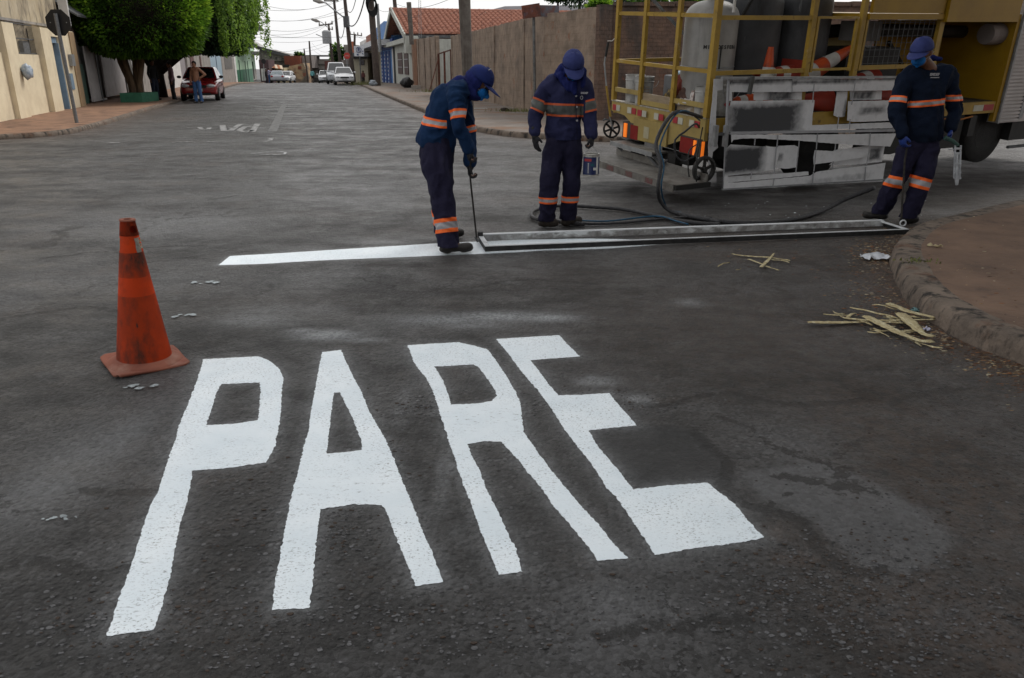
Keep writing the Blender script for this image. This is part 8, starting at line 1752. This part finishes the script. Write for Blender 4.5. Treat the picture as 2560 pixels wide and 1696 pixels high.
# leaf litter and gravel as stuff
def scatter(name, mats_, pts, sizes, flatk, seed, label=None, lift=.0, hk=.35):
    rg2 = random.Random(seed); mb = MB()
    for (x, y, z), s in zip(pts, sizes):
        a = rg2.uniform(0, 6.28); k = rg2.randint(3, 6); mi = rg2.randrange(len(mats_)); tilt = rg2.uniform(-.35, .35); vs = []
        for i in range(k): t = a + 2 * math.pi * i / k; r_ = s * rg2.uniform(.6, 1.); vs.append((x + math.cos(t) * r_, y + math.sin(t) * r_ * flatk, z + lift + math.sin(t) * r_ * tilt * .5 + s * hk * .5))
        c = (x, y, z + lift + s * hk * rg2.uniform(.5, 1.2)); n = len(vs); base_ = [(vx, vy, z - .002) for vx, vy, vz in vs]
        mb.add(vs + [c] + base_, [(i, (i + 1) % n, n) for i in range(n)] + [(n + 1 + i, n + 1 + (i + 1) % n, (i + 1) % n, i) for i in range(n)], mi)
    o = mb.obj(name, mats_); o['kind'] = 'stuff'; 
    if label: o['label'] = label
    return o
GM = [mat('stone_grey', (.105, .105, .11), (.06, .06, .064), scale=60, rough=.55), mat('stone_dark', (.05, .05, .052), (.03, .03, .03), scale=60, rough=.6), mat('stone_pale', (.12, .12, .125), (.08, .08, .084), scale=60, rough=.55), mat('stone_brown', (.06, .042, .032), (.04, .03, .024), scale=60, rough=.8)]
letter_polys = [([(q.x, q.y) for q in o_]) for o_, _h in LET.values()]
def free(P_): 
    m = np.zeros(len(P_), bool)
    for pl in letter_polys: m |= inside(P_, pl) | (segdist(P_, pl) < .015)
    return ~m
r3 = np.random.default_rng(4); pts = []; 
for (px, py, wx, wy, n) in [(2250, 1550, 480, 170, 1500), (2000, 1450, 300, 120, 600), (640, 1400, 250, 200, 420), (300, 1560, 300, 110, 500), (1100, 1560, 500, 110, 800), (860, 1330, 60, 60, 150), (1480, 1010, 260, 30, 300), (1060, 1015, 60, 30, 120), (2400, 1200, 220, 160, 450), (980, 1150, 90, 110, 180)]:
    for k in range(n):
        x, y = px + r3.normal() * wx * .6, py + r3.normal() * wy * .6
        if -150 < x < 2750 and 900 < y < 1800: p = G(x, y); pts.append((p.x, p.y, .0))
pts = np.array(pts); ok = free(pts[:, :2]) & ~inside(pts[:, :2], [(k.x, k.y) for k in KERB] + [(40, 21), (40, -10), (3, -10)]) & (pts[:, 1] > 1.3); pts = pts[ok]
scatter('gravel', GM, pts, list(np.clip(r3.lognormal(-5.15, .40, len(pts)), .002, .013)), .7, 5, 'loose stone chips standing out of the worn asphalt')
LM = [mat('litter_tan', (.42, .28, .15), (.26, .17, .09), scale=50), mat('litter_orange', (.28, .12, .055)), mat('litter_brown2', (.18, .10, .055)), mat('litter_pale', (.46, .40, .28)), mat('litter_brown', (.09, .05, .03))]
kp = catmull(KERB[:9], .02); pts = []
for k in range(4200):
    i = int(r3.uniform(0, len(kp) - 2)); p = kp[i]; t = (kp[i + 1] - kp[i]).normalized(); n = Vector((t.y, -t.x, 0)); 
    if n.x > 0: n = -n
    q = p + n * abs(r3.normal()) * .20 + n * .01; pts.append((q.x, q.y, .0))
for k in range(120):
    q = G(2050 + r3.normal() * 160, 640 + r3.normal() * 25); pts.append((q.x, q.y, .0))
for k in range(260):
    x, y = r3.uniform(2240, 2700), r3.uniform(540, 900); q = G(x, y, .135)
    if inside(np.array([[q.x, q.y]]), [(k_.x + .25, k_.y + .0) for k_ in KERB] + [(40, 21), (40, -10), (3.4, -10)])[0]: pts.append((q.x, q.y, .137))
scatter('leaf_litter', LM, pts, list(np.clip(r3.lognormal(-4.75, .5, len(pts)), .003, .022)), .28, 6, 'dry leaf and straw litter gathered along the corner kerb', hk=.18)
pts = []
for k in range(500):
    i = int(r3.uniform(5, 60)); kk = catmull(KERB_R, .4); p = kk[min(i + 40, len(kk) - 1)]; pts.append((p.x + r3.normal() * .4, p.y - abs(r3.normal()) * .35 - .05, gz(p.y)))
scatter('leaf_litter', LM, pts, list(np.clip(r3.lognormal(-4.2, .5, len(pts)), .005, .04)), .6, 7, 'dry leaves along the far right kerb behind the workers')
# flecks of dried paint and stones under and behind the truck
pts = [tuple(G(x, y)) for x, y in zip(r3.uniform(1750, 2330, 26), r3.uniform(500, 545, 26))]
scatter('paint_flecks', [M_PAINT], pts, list(r3.uniform(.004, .016, 26)), .5, 8, 'white dried paint flecks on the asphalt by the truck')
